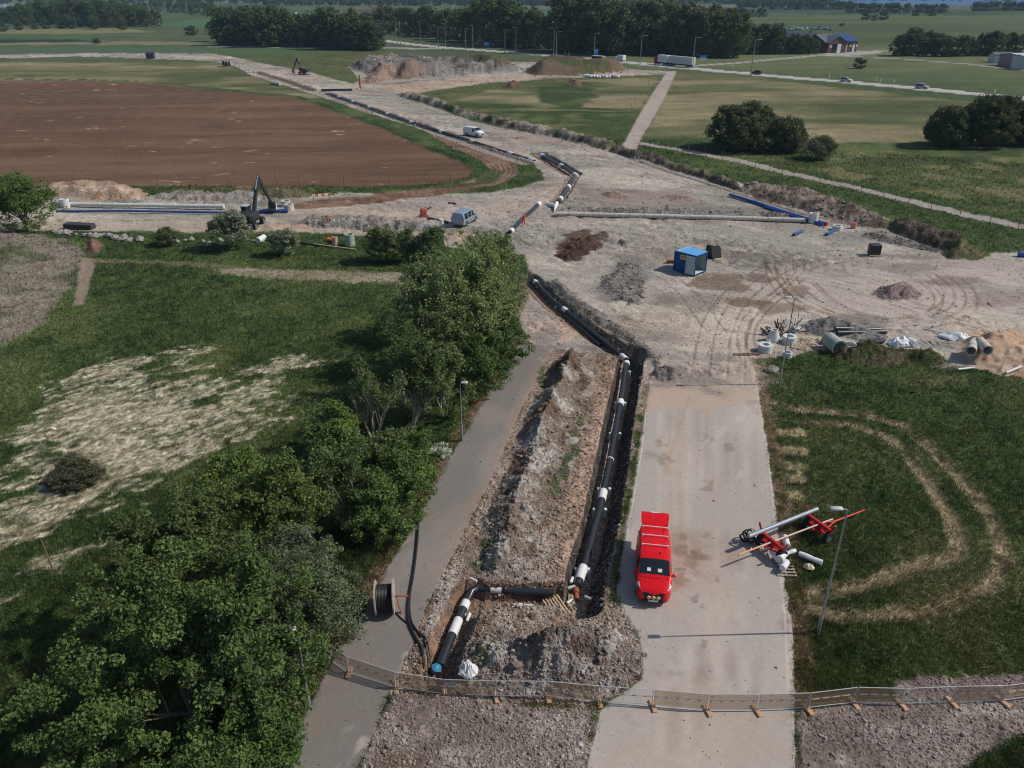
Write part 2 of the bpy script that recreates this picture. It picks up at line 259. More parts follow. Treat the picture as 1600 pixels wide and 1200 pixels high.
# verge along road and paths
def verge(x, y, d): return mixc(np.tile(s(124, 108, 88), (len(x), 1)), s(88, 86, 56), sstep(.4, .6, fbm(x, y, 1.2, 4, 130)))
strip([(1180, 575), (1195, 640), (1210, 740), (1230, 880), (1247, 1000), (1250, 1090)], 1.3, verge, soft=.25, amp=.35, ns=.9, grit=.8)
strip([(815, 528), (788, 580), (747, 640), (697, 720), (656, 790), (606, 880), (556, 970), (515, 1030), (475, 1110), (425, 1200), (375, 1290)], 1.5, verge, soft=.3, amp=.4, ns=.9, grit=.8)
# bare dug strip between the foot path and the road
DIG = [(862, 545), (985, 556), (1008, 575), (1000, 640), (985, 740), (968, 830), (952, 935), (985, 960), (1005, 1030), (1000, 1062), (930, 1105), (600, 1085), (640, 1010), (665, 950), (695, 890), (720, 840), (770, 740), (815, 640), (845, 580)]
flatten(DIG)
def dug(x, y, d):
    c = mixc(np.tile(s(132, 112, 98), (len(x), 1)), s(158, 146, 134), sstep(.4, .7, fbm(x, y, 1.0, 5, 140, R(50), 1.8))); c = mixc(c, s(92, 76, 64), sstep(.5, .72, fbm(x, y, 2.2, 4, 141))*.8)
    return mixc(c, s(162, 136, 114), sstep(.6, .8, fbm(x, y, 3, 3, 142))*.5)
paint(DIG, dug, 'dug_earth', soft=.2, amp=.3, ns=1, grit=.8, zf=lambda x, y, d: sstep(0, .5, d)*(fbm(x, y, .5, 3, 143)-.5)*.22)
strip([(955, 580), (930, 690), (905, 800), (885, 900)], 1.9, lambda x, y, d: mixc(np.tile(s(176, 148, 128), (len(x), 1)), s(128, 104, 88), sstep(.4, .7, fbm(x, y, .6, 4, 145, R(30), 2))), soft=.4, amp=.3, ns=.8, opac=.85)
paint([(1000, 590), (1012, 600), (998, 700), (975, 830), (955, 935), (948, 930), (968, 830), (985, 735)], lambda x, y, d: mixc(np.tile(s(132, 120, 104), (len(x), 1)), s(70, 82, 42), sstep(.5, .6, fbm(x, y, 1.2, 3, 147))), soft=.1, amp=.2, ns=.8, grit=.8)
# ---------------------------------------------------------------- roads and paths
def asph(c1, c2):
    def f(x, y, d):
        c = mixc(np.tile(c1, (len(x), 1)), c2, sstep(.4, .75, fbm(x, y, 4, 5, 150, R(70), 2))); c = mixc(c, C_MUD*1.2, sstep(.62, .85, fbm(x, y, 2.5, 5, 151))*.45)
        return mixc(c, s(196, 186, 176), sstep(.7, .85, fbm(x, y, 1.1, 4, 152, R(60), 3))*.5)
    return f
PATH = [(815, 530), (790, 580), (750, 640), (700, 720), (660, 790), (610, 880), (560, 970), (520, 1030), (480, 1110), (430, 1200), (380, 1290), (520, 1290), (560, 1200), (590, 1130), (615, 1065), (645, 1005), (665, 950), (690, 900), (720, 840), (770, 740), (815, 640), (845, 580), (864, 545)]
flatten(PATH); paint(PATH, asph(s(124, 118, 113), s(140, 132, 125)), 'footpath', soft=.04, amp=.06, ns=.6, grit=.12, zf=lambda x, y, d: .03*sstep(0, .05, d))
strip([(862, 550), (842, 590), (812, 650), (767, 750), (717, 850), (690, 905)], 1.2, s(152, 134, 120), soft=.4, amp=.6, ns=.9, opac=.5)
paint([(815, 530), (812, 500), (835, 460), (870, 480), (880, 520), (864, 547)], lambda x, y, d: site(x, y, d, s(160, 148, 140)), soft=.2, amp=.3, ns=1, grit=.6)
ROAD = [(1014, 590), (1005, 660), (992, 740), (977, 830), (962, 930), (1000, 1000), (1003, 1060), (935, 1110), (915, 1200), (900, 1300), (1252, 1300), (1245, 1200), (1241, 1100), (1240, 1000), (1222, 880), (1205, 740), (1190, 640), (1178, 570), (1100, 575)]
flatten(ROAD); paint(ROAD, asph(s(170, 162, 154), s(184, 173, 163)), 'road', soft=.06, amp=.12, ns=.8, grit=.1, zf=lambda x, y, d: .04*sstep(0, .08, d))
for pl, c, o in [([(1012, 585), (1178, 568), (1185, 620), (1100, 640), (1005, 640)], s(186, 160, 140), .7), ([(1040, 650), (1080, 650), (1060, 1000), (1040, 1000)], s(182, 160, 144), .5), ([(1050, 830), (1085, 840), (1090, 880), (1060, 920)], s(146, 116, 96), .5), ([(1110, 740), (1135, 740), (1130, 1040), (1100, 1040)], s(178, 152, 134), .35), ([(1050, 1080), (1180, 1080), (1240, 1200), (930, 1200)], s(176, 156, 142), .4)]:
    paint(pl, c, soft=.8, amp=1.2, ns=1.2, opac=o)
strip([(1010, 640), (1003, 700), (990, 780), (978, 850)], .06, s(215, 205, 198), soft=.03, amp=.02, opac=.7)
strip([(1196, 680), (1212, 840), (1226, 960), (1232, 1100)], .08, s(205, 196, 190), soft=.03, amp=.02, opac=.55)
for k in range(11):
    x0 = 1030+k*15; strip([(x0, 640), (x0+3*math.sin(k), 820), (x0+6*math.sin(k*2.1), 1000), (x0+4*math.cos(k), 1190)], .3, s(150, 134, 122) if k % 3 else s(198, 188, 178), soft=.2, amp=.2, ns=2, opac=.28, broken=.5)
for cx, cy, r in [(1062, 862, 10), (1078, 878, 13), (1065, 900, 12), (1095, 868, 8), (1068, 842, 9), (1124, 905, 4), (1096, 948, 5), (1110, 760, 10), (1040, 720, 8), (1135, 700, 7), (1180, 940, 4), (1087, 935, 4), (1104, 835, 5), (1030, 690, 7), (1100, 1010, 6)]:
    paint([(cx+r*math.cos(t)*(1+.4*math.sin(2*t+cx)), cy+r*.9*math.sin(t)) for t in np.linspace(0, 6.28, 11)[:-1]], s(124, 102, 86), soft=.12, amp=.8, ns=.5, opac=.45)
strip([(1078, 618), (1050, 700), (1040, 740)], .12, s(164, 126, 100), soft=.15, amp=.1, opac=.4)
paint([(1000, 572), (1100, 566), (1190, 562), (1196, 604), (1110, 618), (1050, 602), (1002, 616)], lambda x, y, d: site(x, y, d, s(170, 156, 145)), soft=1.3, amp=2.2, ns=1.6, opac=.85, grit=.4)
# loose gravel below the barrier
GR1 = [(615, 1082), (700, 1088), (800, 1098), (935, 1110), (915, 1200), (900, 1300), (520, 1300), (562, 1200), (592, 1130)]
GR2 = [(1243, 1108), (1300, 1100), (1400, 1092), (1400, 1062), (1500, 1058), (1600, 1050), (1750, 1040), (1750, 1130), (1600, 1150), (1545, 1170), (1500, 1205), (1450, 1300), (1250, 1300)]
def grav(x, y, d):
    c = mixc(np.tile(s(138, 126, 118), (len(x), 1)), s(116, 104, 96), sstep(.4, .7, fbm(x, y, 2.2, 4, 160))); return mixc(c, s(168, 158, 150), sstep(.55, .75, fbm(x, y, 1.2, 4, 161))*.7)
for g in (GR1, GR2): flatten(g); paint(g, grav, 'gravel_road', soft=.15, amp=.3, ns=.8, grit=.7, zf=lambda x, y, d: sstep(0, .3, d)*(fbm(x, y, .35, 3, 162)-.5)*.12)
paint([(590, 1165), (660, 1180), (650, 1300), (560, 1300)], s(104, 86, 74), soft=.4, amp=.5, ns=.8, opac=.8)
strip([(640, 935), (672, 950), (690, 915), (710, 880)], .01, C_ROCK)
paint([(700, 885), (722, 875), (705, 930), (680, 985), (660, 1000), (672, 955)], s(160, 150, 142), soft=.15, amp=.25, ns=.6, opac=.9)
# gravel farm path at right, cycle path, highway
CPATH = [(968, 236), (985, 205), (1003, 172), (1020, 145), (1042, 112), (1057, 112), (1040, 150), (1020, 185), (1003, 215), (992, 240)]
flatten(CPATH); paint(CPATH, asph(s(172, 158, 148), s(160, 148, 140)), 'gravel_path', soft=.2, amp=.25, ns=1.5, grit=.3)
RP = [(998, 224), (1080, 238), (1180, 258), (1300, 285), (1400, 310), (1500, 334), (1620, 360), (1800, 398)]
strip(RP, 2.6, asph(s(158, 148, 142), s(150, 140, 134)), 'gravel_path', soft=.12, amp=.15, ns=1.5, grit=.25)
strip([(640, 171), (800, 171.5), (900, 172.5), (1000, 173)], 1.3, s(140, 130, 108), soft=.3, amp=.5, ns=2, opac=.6)
HW = [(1900, 186), (1600, 154), (1500, 144.5), (1400, 135.5), (1300, 126.5), (1200, 118), (1100, 109), (1000, 99.5), (930, 93), (850, 86), (760, 79.5), (700, 75), (640, 69), (600, 63.5), (560, 60)]
strip(HW, 8.5, s(176, 172, 168), 'highway', soft=.3, amp=.2, ns=3, grit=.05, zf=lambda x, y, e, sd, t: .12*sstep(0, .4, e))
strip([(330, 72.5), (450, 73.5), (560, 74.5), (680, 76)], 7, s(170, 166, 160), 'highway', soft=.5, amp=.3, ns=4, grit=.1)
strip([(1085, 103), (1180, 96), (1260, 88), (1340, 82), (1390, 80)], 5, s(160, 156, 150), 'highway', soft=.5, amp=.4, ns=4, grit=.1)
strip([(1290, 86), (1400, 92), (1500, 99), (1600, 110), (1800, 130)], 4, s(150, 146, 140), 'highway', soft=.5, amp=.4, ns=4, grit=.1)
paint([(1285, 82), (1340, 80), (1375, 79), (1375, 83), (1330, 87), (1290, 88)], s(160, 156, 150), soft=.5, amp=1, ns=4)
# ---------------------------------------------------------------- trenches
def trench(line, prof, colf, name='trench', amp=.25, ns=.8, soft=.1, m=3.0, endt=.6):
    """prof: list of (signed distance across, depth); positive = right of the way the camera looks"""
    pts = W(line); i = sub(pts, m); x, y = GX[i], GY[i]; d, side, t, L = seg_d(pts, x, y)
    sx = d*side+amp*2*(fbm(x, y, ns, 4, 170)-.5)
    z = np.interp(sx, [p[0] for p in prof], [p[1] for p in prof], left=0, right=0)
    endd = np.minimum(t, L-t); z = z*np.where((d > np.abs(sx)+5), 0, 1)
    GZ[i] = np.where(z < -.02, np.minimum(GZ[i], z+(fbm(x, y, .3, 2, 171)-.5)*.1), GZ[i])
    a = sstep(.02, .15, -z); c = colf(x, y, sx, z); COL[i] += (c-COL[i])*a[:, None]; GRIT[i] += (.8-GRIT[i])*a
    REG[i[a > .5]] = reg(name)
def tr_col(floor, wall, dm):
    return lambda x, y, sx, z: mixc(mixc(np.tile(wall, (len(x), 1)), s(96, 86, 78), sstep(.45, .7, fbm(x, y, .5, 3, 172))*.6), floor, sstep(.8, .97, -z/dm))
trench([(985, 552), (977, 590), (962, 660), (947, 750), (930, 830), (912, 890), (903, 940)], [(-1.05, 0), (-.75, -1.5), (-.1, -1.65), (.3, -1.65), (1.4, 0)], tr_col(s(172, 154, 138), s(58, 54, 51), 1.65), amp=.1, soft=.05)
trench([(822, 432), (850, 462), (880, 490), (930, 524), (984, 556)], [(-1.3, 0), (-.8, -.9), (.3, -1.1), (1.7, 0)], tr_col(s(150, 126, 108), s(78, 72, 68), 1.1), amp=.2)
trench([(728, 928), (800, 930), (870, 926)], [(-.9, 0), (-.6, -1.0), (.6, -1.0), (1.0, 0)], tr_col(s(124, 102, 88), s(112, 90, 76), 1.0), amp=.12)
trench([(738, 922), (722, 950), (700, 1000), (684, 1058)], [(-1.0, 0), (-.6, -1.1), (.6, -1.1), (1.1, 0)], tr_col(s(126, 106, 92), s(140, 112, 92), 1.1), amp=.15)
trench([(900, 268), (882, 300), (868, 316)], [(-1.2, 0), (-.6, -.3), (.6, -.3), (1.2, 0)], tr_col(s(176, 150, 134), s(120, 104, 94), .3))
trench([(845, 240), (872, 256), (898, 270)], [(-2.5, 0), (-1, -.7), (1, -.7), (1.6, 0)], tr_col(s(176, 150, 134), s(100, 92, 86), .7))
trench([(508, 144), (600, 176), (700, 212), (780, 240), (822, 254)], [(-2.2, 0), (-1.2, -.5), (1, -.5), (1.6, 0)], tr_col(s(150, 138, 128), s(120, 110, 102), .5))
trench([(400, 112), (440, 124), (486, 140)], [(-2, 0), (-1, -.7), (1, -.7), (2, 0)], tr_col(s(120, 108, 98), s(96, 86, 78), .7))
trench([(960, 238), (1010, 256), (1100, 284), (1180, 310), (1260, 335), (1340, 352)], [(-.7, 0), (-.3, -.15), (.3, -.15), (.7, 0)], tr_col(s(120, 110, 102), s(110, 102, 96), .15))
# ---------------------------------------------------------------- heaps and banks: each a thing of its own
HEAPS = {}
def heap(name, label, poly, h, w, c1, c2, c3=None, ns=1.0, rough=.35, grit=.9, cat='heap', amp=.5, cone=False, group=None, seed=200, soft=.12):
    key = name+'|'+label; HEAPS[key] = (name, label, cat, group)
    def cf(x, y, d):
        c = mixc(np.tile(c1, (len(x), 1)), c2, sstep(.42, .68, fbm(x, y, ns, 4, seed, R(35), 1.6)))
        if c3 is not None: c = mixc(c, c3, sstep(.52, .72, fbm(x, y, ns*2.5, 4, seed+3)))
        return c
    def zf(x, y, d):
        b = np.clip(d/w, 0, 1) if cone else sstep(0, 1, np.clip(d/w, 0, 1))*.6+np.clip(d/w, 0, 1)*.4
        return h*b*(.15+1.4*fbm(x, y, w*1.7, 3, seed+5))+rough*sstep(0, .7*w, d)*((fbm(x, y, ns*1.5, 4, seed+6)-.5)*.9+(fbm(x, y, ns*.3, 3, seed+7)-.5)*.35)
    paint(poly, cf, key, soft=soft, amp=amp, ns=ns*1.2, grit=grit, zf=zf)
BR, GR, DK, LT = s(128, 106, 92), s(154, 146, 138), s(92, 82, 74), s(180, 170, 160)
heap('spoil_bank', 'long bank of broken rock and brown earth between the footpath and the pipe trench', [(880, 556), (862, 575), (845, 610), (812, 680), (775, 765), (748, 830), (745, 875), (765, 900), (810, 900), (835, 870), (845, 820), (858, 760), (878, 690), (900, 630), (925, 590), (915, 560)], 2.7, 2.8, s(118, 105, 95), s(162, 156, 148), s(96, 78, 66), .9, 1.1, cat='spoil bank', amp=.5)
heap('rubble_heap', 'big grey crushed rock heap behind the barrier beside the road', [(705, 1030), (722, 1066), (790, 1082), (880, 1088), (960, 1078), (1000, 1055), (1003, 1025), (978, 985), (930, 975), (860, 985), (780, 980), (735, 1000)], 2.9, 2.9, s(120, 108, 99), s(158, 152, 146), s(92, 76, 66), .7, 1.1, amp=.5)
heap('gravel_heap', 'small dark gravel heap at the top end of the paved road', [(1015, 588), (1035, 594), (1060, 592), (1068, 582), (1050, 574), (1025, 575)], .9, 1.0, s(120, 114, 108), s(96, 90, 86), None, .5, .3, cone=True, amp=.3)
heap('gravel_heap', 'purple brown gravel cone in the middle of the turning circle', [(1362, 462), (1390, 470), (1430, 468), (1440, 460), (1425, 450), (1395, 448), (1370, 453)], 2.0, 2.6, s(132, 116, 112), s(112, 98, 94), None, .5, .25, cone=True, amp=.5)
heap('gravel_heap', 'grey gravel heap behind the black pipes', [(1255, 505), (1262, 520), (1310, 528), (1385, 532), (1392, 524), (1350, 512), (1310, 498), (1280, 494)], .9, 2.2, s(128, 124, 120), s(108, 104, 102), None, .6, .25, cone=True, amp=.7)
heap('sand_heap', 'hollowed heap of orange sand beside two concrete pipes', [(1500, 530), (1490, 548), (1520, 572), (1560, 590), (1640, 596), (1650, 530), (1560, 520)], 1.3, 2.4, C_SAND, s(178, 148, 124), s(150, 124, 106), 1.4, .5, grit=.4, amp=.8)
heap('earth_bank', 'weedy dark soil bank behind the meadow of the storage row', [(1290, 548), (1300, 560), (1340, 570), (1400, 572), (1470, 572), (1480, 562), (1450, 552), (1400, 545), (1350, 541)], 1.1, 1.6, s(78, 78, 52), s(62, 70, 40), s(96, 88, 70), .7, .6, cat='bank', amp=.5)
heap('spoil_heap', 'long orange brown spoil heap below the ploughed field', [(60, 296), (70, 306), (150, 312), (215, 312), (232, 302), (210, 294), (150, 291), (90, 290)], 1.2, 1.8, s(160, 134, 114), s(180, 160, 142), s(140, 112, 92), 1.2, .5, amp=.6)
heap('rubble_heap', 'low grey rubble ridge between grass strip and white pipe', [(235, 306), (250, 314), (380, 315), (440, 312), (400, 304), (330, 300), (280, 301)], .9, 1.5, GR, s(128, 118, 108), None, .9, .6, amp=.6)
heap('rubble_heap', 'grey rubble ridge along the haul road behind the bushes', [(465, 346), (480, 352), (560, 360), (640, 364), (695, 366), (690, 358), (620, 346), (540, 341), (480, 340)], 1.0, 1.4, s(124, 120, 116), s(150, 144, 138), s(150, 118, 98), .8, .6, amp=.6)
heap('soil_heap', 'small reddish soil heap on the gravel above the concrete pipeline', [(938, 304), (950, 310), (985, 310), (984, 303), (962, 299)], .9, 1.8, s(150, 128, 118), s(128, 110, 100), None, .6, .3, cone=True, amp=.3)
heap('soil_heap', 'flat pinkish soil heap right of the small reddish one', [(1030, 307), (1050, 315), (1085, 314), (1080, 307), (1055, 303)], .7, 2, s(150, 128, 118), s(120, 104, 96), None, .6, .3, amp=.4)
heap('rubble_heap', 'long dark rubble bank beside the gravel path at the right', [(1150, 296), (1190, 312), (1260, 330), (1340, 352), (1395, 358), (1385, 342), (1330, 322), (1270, 304), (1210, 290), (1170, 286)], 1.2, 2.2, s(116, 102, 90), s(140, 128, 116), s(80, 68, 58), 1.0, .9, amp=.8)
heap('earth_bank', 'dark earth cut between the gravel yard and the grass verge at the right', [(950, 236), (1010, 252), (1090, 276), (1160, 300), (1155, 290), (1100, 270), (1040, 250), (985, 236), (960, 230)], 1.0, .9, s(80, 70, 60), s(112, 104, 94), s(74, 84, 44), .9, .6, cat='bank', amp=.4)
heap('earth_bank', 'dark earth bank ending below the grass at the far right of the yard', [(1385, 352), (1400, 366), (1450, 385), (1500, 400), (1518, 392), (1500, 378), (1450, 362), (1400, 345)], 1.25, 1.0, s(78, 68, 58), s(100, 90, 80), s(74, 84, 44), .9, .7, cat='bank', amp=.4)
heap('earth_bank', 'grassy tip of soil at the right end of the dug ditch', [(1470, 396), (1480, 406), (1520, 408), (1548, 400), (1530, 392), (1495, 388)], 1.0, 1.4, s(80, 86, 50), s(104, 96, 74), None, .8, .5, cat='bank', amp=.4)
heap('rubble_bank', 'stony turf edge running along the meadow above the white van', [(622, 150), (680, 166), (740, 186), (800, 202), (870, 216), (950, 235), (965, 229), (900, 211), (840, 199), (790, 189), (730, 176), (690, 160), (640, 148)], 1.3, 1.2, s(140, 130, 118), s(84, 74, 62), s(64, 74, 40), 2.2, 1.0, cat='bank', amp=.7)
heap('rubble_heap', 'huge grey rubble field in front of the highway', [(543, 106), (575, 116), (620, 122), (700, 119), (790, 114), (820, 110), (800, 102), (740, 98), (660, 95), (600, 94), (560, 97)], 3.2, 6, s(124, 118, 112), s(84, 78, 74), s(142, 134, 126), 3, 2.8, amp=2)
heap('soil_heap', 'brown soil tongue in front of the huge rubble field', [(560, 130), (578, 132), (612, 124), (625, 118), (600, 108), (580, 112)], 2.0, 6, s(150, 128, 112), s(122, 102, 90), None, 3, 1.2, amp=1.4)
heap('soil_heap', 'rounded brown soil heap right of the brown tongue', [(612, 124), (640, 124), (665, 118), (650, 112), (630, 112)], 1.6, 5, s(130, 110, 98), s(108, 90, 80), None, 3, 1, amp=1.4)
heap('earth_mound', 'green topped soil mound at the end of the rubble field', [(722, 104), (745, 112), (790, 112), (800, 103), (770, 96), (735, 97)], 4.5, 9, s(84, 82, 58), s(100, 92, 76), None, 5, 1.2, amp=1.5, cat='mound')
heap('earth_mound', 'long brown soil mound with grass on top beside the haul road', [(815, 112), (835, 118), (905, 118), (960, 113), (990, 108), (950, 102), (900, 97), (840, 98)], 3.3, 7, s(108, 90, 76), s(84, 78, 56), s(74, 80, 48), 5, 1.8, amp=1.5, cat='mound')
heap('soil_heap', 'small dark brown soil heap on the meadow below the haul road', [(783, 136), (800, 139), (818, 134), (808, 129), (795, 130)], 2.2, 4, s(104, 82, 68), s(84, 66, 56), None, 2, .7, cone=True, amp=.6)
heap('soil_heap', 'low dark soil scraps by the green patch of the meadow', [(882, 125), (895, 136), (912, 137), (905, 127), (893, 121)], .9, 2, s(96, 78, 64), s(116, 98, 84), None, 2, .6, amp=1)
heap('soil_heap', 'round brown brushwood heap at the end of the field track', [(132, 380), (136, 396), (152, 397), (164, 384), (150, 376)], .8, 1.0, s(124, 98, 84), s(98, 80, 66), None, .5, .3, amp=.3)
heap('earth_bank', 'grass covered bank between the ploughed field and the rubble', [(220, 302), (300, 305), (440, 310), (520, 304), (545, 296), (460, 293), (300, 293), (225, 293)], .8, 1.6, s(62, 72, 40), s(82, 88, 52), s(110, 100, 80), 1, .4, cat='bank', amp=.5)
heap('rubble_heap', 'dark broken asphalt pieces strewn on the yard left of the blue container', [(930, 450), (960, 470), (1000, 478), (1010, 440), (990, 415), (965, 410)], .35, 2, s(126, 120, 114), s(92, 86, 80), None, 1.0, .5, amp=1.2)
heap('rubble_heap', 'grey spoil along the upper trench edge', [(850, 440), (890, 480), (940, 510), (990, 545), (1025, 572), (1035, 560), (1000, 530), (950, 495), (900, 460), (870, 436)], .45, 1.3, s(96, 92, 88), s(132, 126, 120), s(84, 72, 62), .8, .5, amp=.5)
heap('soil_heap', 'dug up dark brown soil in the yard right of the tree row', [(868, 402), (885, 408), (915, 402), (940, 388), (945, 376), (920, 370), (890, 374), (876, 388)], .8, 1.6, s(84, 64, 52), s(60, 47, 39), s(118, 92, 76), 1.2, .9, amp=1.0)
heap('rubble_heap', 'grey rubble strip right behind the concrete pipeline', [(876, 329), (960, 332), (1060, 335), (1160, 337), (1240, 340), (1238, 335), (1150, 331), (1050, 328), (960, 326), (890, 324)], .45, 1.2, s(134, 126, 118), s(96, 90, 84), None, 1.2, .5, amp=.8)
heap('rubble_heap', 'low grey gravel ridge between blue pipe and square bucket', [(1335, 366), (1380, 378), (1450, 394), (1480, 398), (1470, 390), (1420, 376), (1370, 362)], .5, 1.4, s(128, 122, 114), s(92, 88, 82), None, 1.2, .6, amp=.8)
heap('rubble_heap', 'small broken asphalt heap above the strewn pieces', [(966, 380), (972, 384), (982, 382), (980, 376), (971, 375)], .9, 1.0, s(108, 104, 100), s(84, 80, 76), None, .8, .4, cone=True, amp=.3)
# flowery weeds get painted on the verges
paint([(480, 290), (560, 292), (740, 284), (760, 262), (790, 268), (770, 285), (700, 292), (560, 300), (480, 300)], lambda x, y, d: grass(x, y, d, s(64, 76, 42)), soft=.4, amp=.6, ns=2, opac=.9)
for cx, cy, rx, ry in [(898, 690, 9, 26), (884, 728, 8, 22), (868, 760, 9, 14), (848, 590, 6, 18), (905, 655, 6, 12), (760, 855, 12, 14), (752, 1040, 7, 9), (745, 885, 8, 8)]:
    paint([(cx+rx*math.cos(t), cy+ry*math.sin(t)) for t in np.linspace(0, 6.28, 11)[:-1]], lambda x, y, d: grass(x, y, d), soft=.15, amp=.5, ns=.6, opac=.85)
# ---------------------------------------------------------------- ground meshes
def node(nt, t, **kw):
    n = nt.nodes.new(t)
    for k, v in kw.items(): setattr(n, k, v)
    return n
def ground_mat():
    m = bpy.data.materials.new('earth_and_turf'); m.use_nodes = True; nt = m.node_tree; L = nt.links.new
    b = nt.nodes['Principled BSDF']; b.inputs['Roughness'].default_value = .95; b.inputs['Specular IOR Level'].default_value = .15
    co = node(nt, 'ShaderNodeAttribute', attribute_name='Col'); gr = node(nt, 'ShaderNodeAttribute', attribute_name='grit')
    tc = node(nt, 'ShaderNodeTexCoord')
    n1 = node(nt, 'ShaderNodeTexNoise'); n1.inputs['Scale'].default_value = 3.2; n1.inputs['Detail'].default_value = 6; n1.inputs['Roughness'].default_value = .7
    v1 = node(nt, 'ShaderNodeTexVoronoi'); v1.inputs['Scale'].default_value = 7.0
    L(tc.outputs['Object'], n1.inputs['Vector']); L(tc.outputs['Object'], v1.inputs['Vector'])
    mr = node(nt, 'ShaderNodeMapRange'); mr.inputs[1].default_value = .3; mr.inputs[2].default_value = .7; mr.inputs[3].default_value = -.55; mr.inputs[4].default_value = .55
    L(n1.outputs['Fac'], mr.inputs[0])
    sp = node(nt, 'ShaderNodeSeparateColor'); L(v1.outputs['Color'], sp.inputs[0])
    m2 = node(nt, 'ShaderNodeMapRange'); m2.inputs[3].default_value = -.35; m2.inputs[4].default_value = .35; L(sp.outputs[0], m2.inputs[0])
    ad = node(nt, 'ShaderNodeMath', operation='ADD'); L(mr.outputs[0], ad.inputs[0]); L(m2.outputs[0], ad.inputs[1])
    mu = node(nt, 'ShaderNodeMath', operation='MULTIPLY_ADD'); L(ad.outputs[0], mu.inputs[0]); L(gr.outputs['Fac'], mu.inputs[1]); mu.inputs[2].default_value = 1.0
    vm = node(nt, 'ShaderNodeVectorMath', operation='SCALE'); L(co.outputs['Color'], vm.inputs[0]); L(mu.outputs[0], vm.inputs['Scale'])
    L(vm.outputs[0], b.inputs['Base Color'])
    bp = node(nt, 'ShaderNodeBump'); bp.inputs['Distance'].default_value = .09
    L(n1.outputs['Fac'], bp.inputs['Height']); L(gr.outputs['Fac'], bp.inputs['Strength']); L(bp.outputs[0], b.inputs['Normal'])
    return m
GM = ground_mat()
COL = np.clip(COL*1.0, 0.004, .9)
def tag(o, label=None, cat=None, group=None, kind=None):
    if label: o['label'] = label
    if cat: o['category'] = cat
    if group: o['group'] = group
    if kind: o['kind'] = kind
    return o
def np_mesh(name, V, F, mat, parent=None, smooth=False, col=None, grit=None, n=None):
    me = bpy.data.meshes.new(name); V = np.asarray(V, np.float32); F = np.asarray(F, np.int32); k = F.shape[1]
    me.vertices.add(len(V)); me.vertices.foreach_set('co', V.ravel())
    me.loops.add(F.size); me.loops.foreach_set('vertex_index', F.ravel())
    me.polygons.add(len(F)); me.polygons.foreach_set('loop_start', np.arange(0, F.size, k, dtype=np.int32))
    try: me.polygons.foreach_set('loop_total', np.full(len(F), k, np.int32))
    except Exception: pass
    me.polygons.foreach_set('use_smooth', np.full(len(F), smooth, bool))
    me.update(calc_edges=True)
    if col is not None:
        a = me.attributes.new('Col', 'FLOAT_COLOR', 'POINT'); a.data.foreach_set('color', np.column_stack([col, np.ones(len(col))]).astype(np.float32).ravel())
    if grit is not None:
        a = me.attributes.new('grit', 'FLOAT', 'POINT'); a.data.foreach_set('value', np.asarray(grit, np.float32))
    if mat: me.materials.append(mat)
    o = bpy.data.objects.new(name, me); COLL.objects.link(o)
    if parent: o.parent = parent
    return o
I = np.arange(N).reshape(NR, NA)
A_, B_, C_, D_ = I[:-1, :-1].ravel(), I[:-1, 1:].ravel(), I[1:, 1:].ravel(), I[1:, :-1].ravel()
FA = np.stack([A_, D_, C_, B_], 1)[:, ::-1]; FR = REG[A_]
VV = np.stack([GX, GY, GZ], 1)
for ri, rn in enumerate(REGS):
    f = FA[FR == ri]
    if not len(f): continue
    u, inv = np.unique(f, return_inverse=True)
    nm = rn.split('|')[0]
    o = np_mesh(nm, VV[u], inv.reshape(f.shape), GM, None, True, COL[u], GRIT[u])
    if rn in HEAPS: tag(o, HEAPS[rn][1], HEAPS[rn][2], HEAPS[rn][3])
    else: o['kind'] = 'structure'
ZG = GZ.reshape(NR, NA); CG = COL.reshape(NR, NA, 3); RG = REG.reshape(NR, NA)
def gidx(x, y):
    a = np.interp(np.arctan2(x, y), az, np.arange(NA)); r = np.interp(-np.arctan2(HC, np.hypot(x, y)), -dep, np.arange(NR))
    return r, a
def gz(x, y):
    r, a = gidx(np.asarray(x, float), np.asarray(y, float)); r0 = np.clip(r.astype(int), 0, NR-2); a0 = np.clip(a.astype(int), 0, NA-2); fr = r-r0; fa = a-a0
    z = (ZG[r0, a0]*(1-fa)+ZG[r0, a0+1]*fa)*(1-fr)+(ZG[r0+1, a0]*(1-fa)+ZG[r0+1, a0+1]*fa)*fr
    return z if z.ndim else float(z)
def G(px, py, dz=0.0):
    x, y = P(px, py); return Vector((x, y, gz(x, y)+dz))
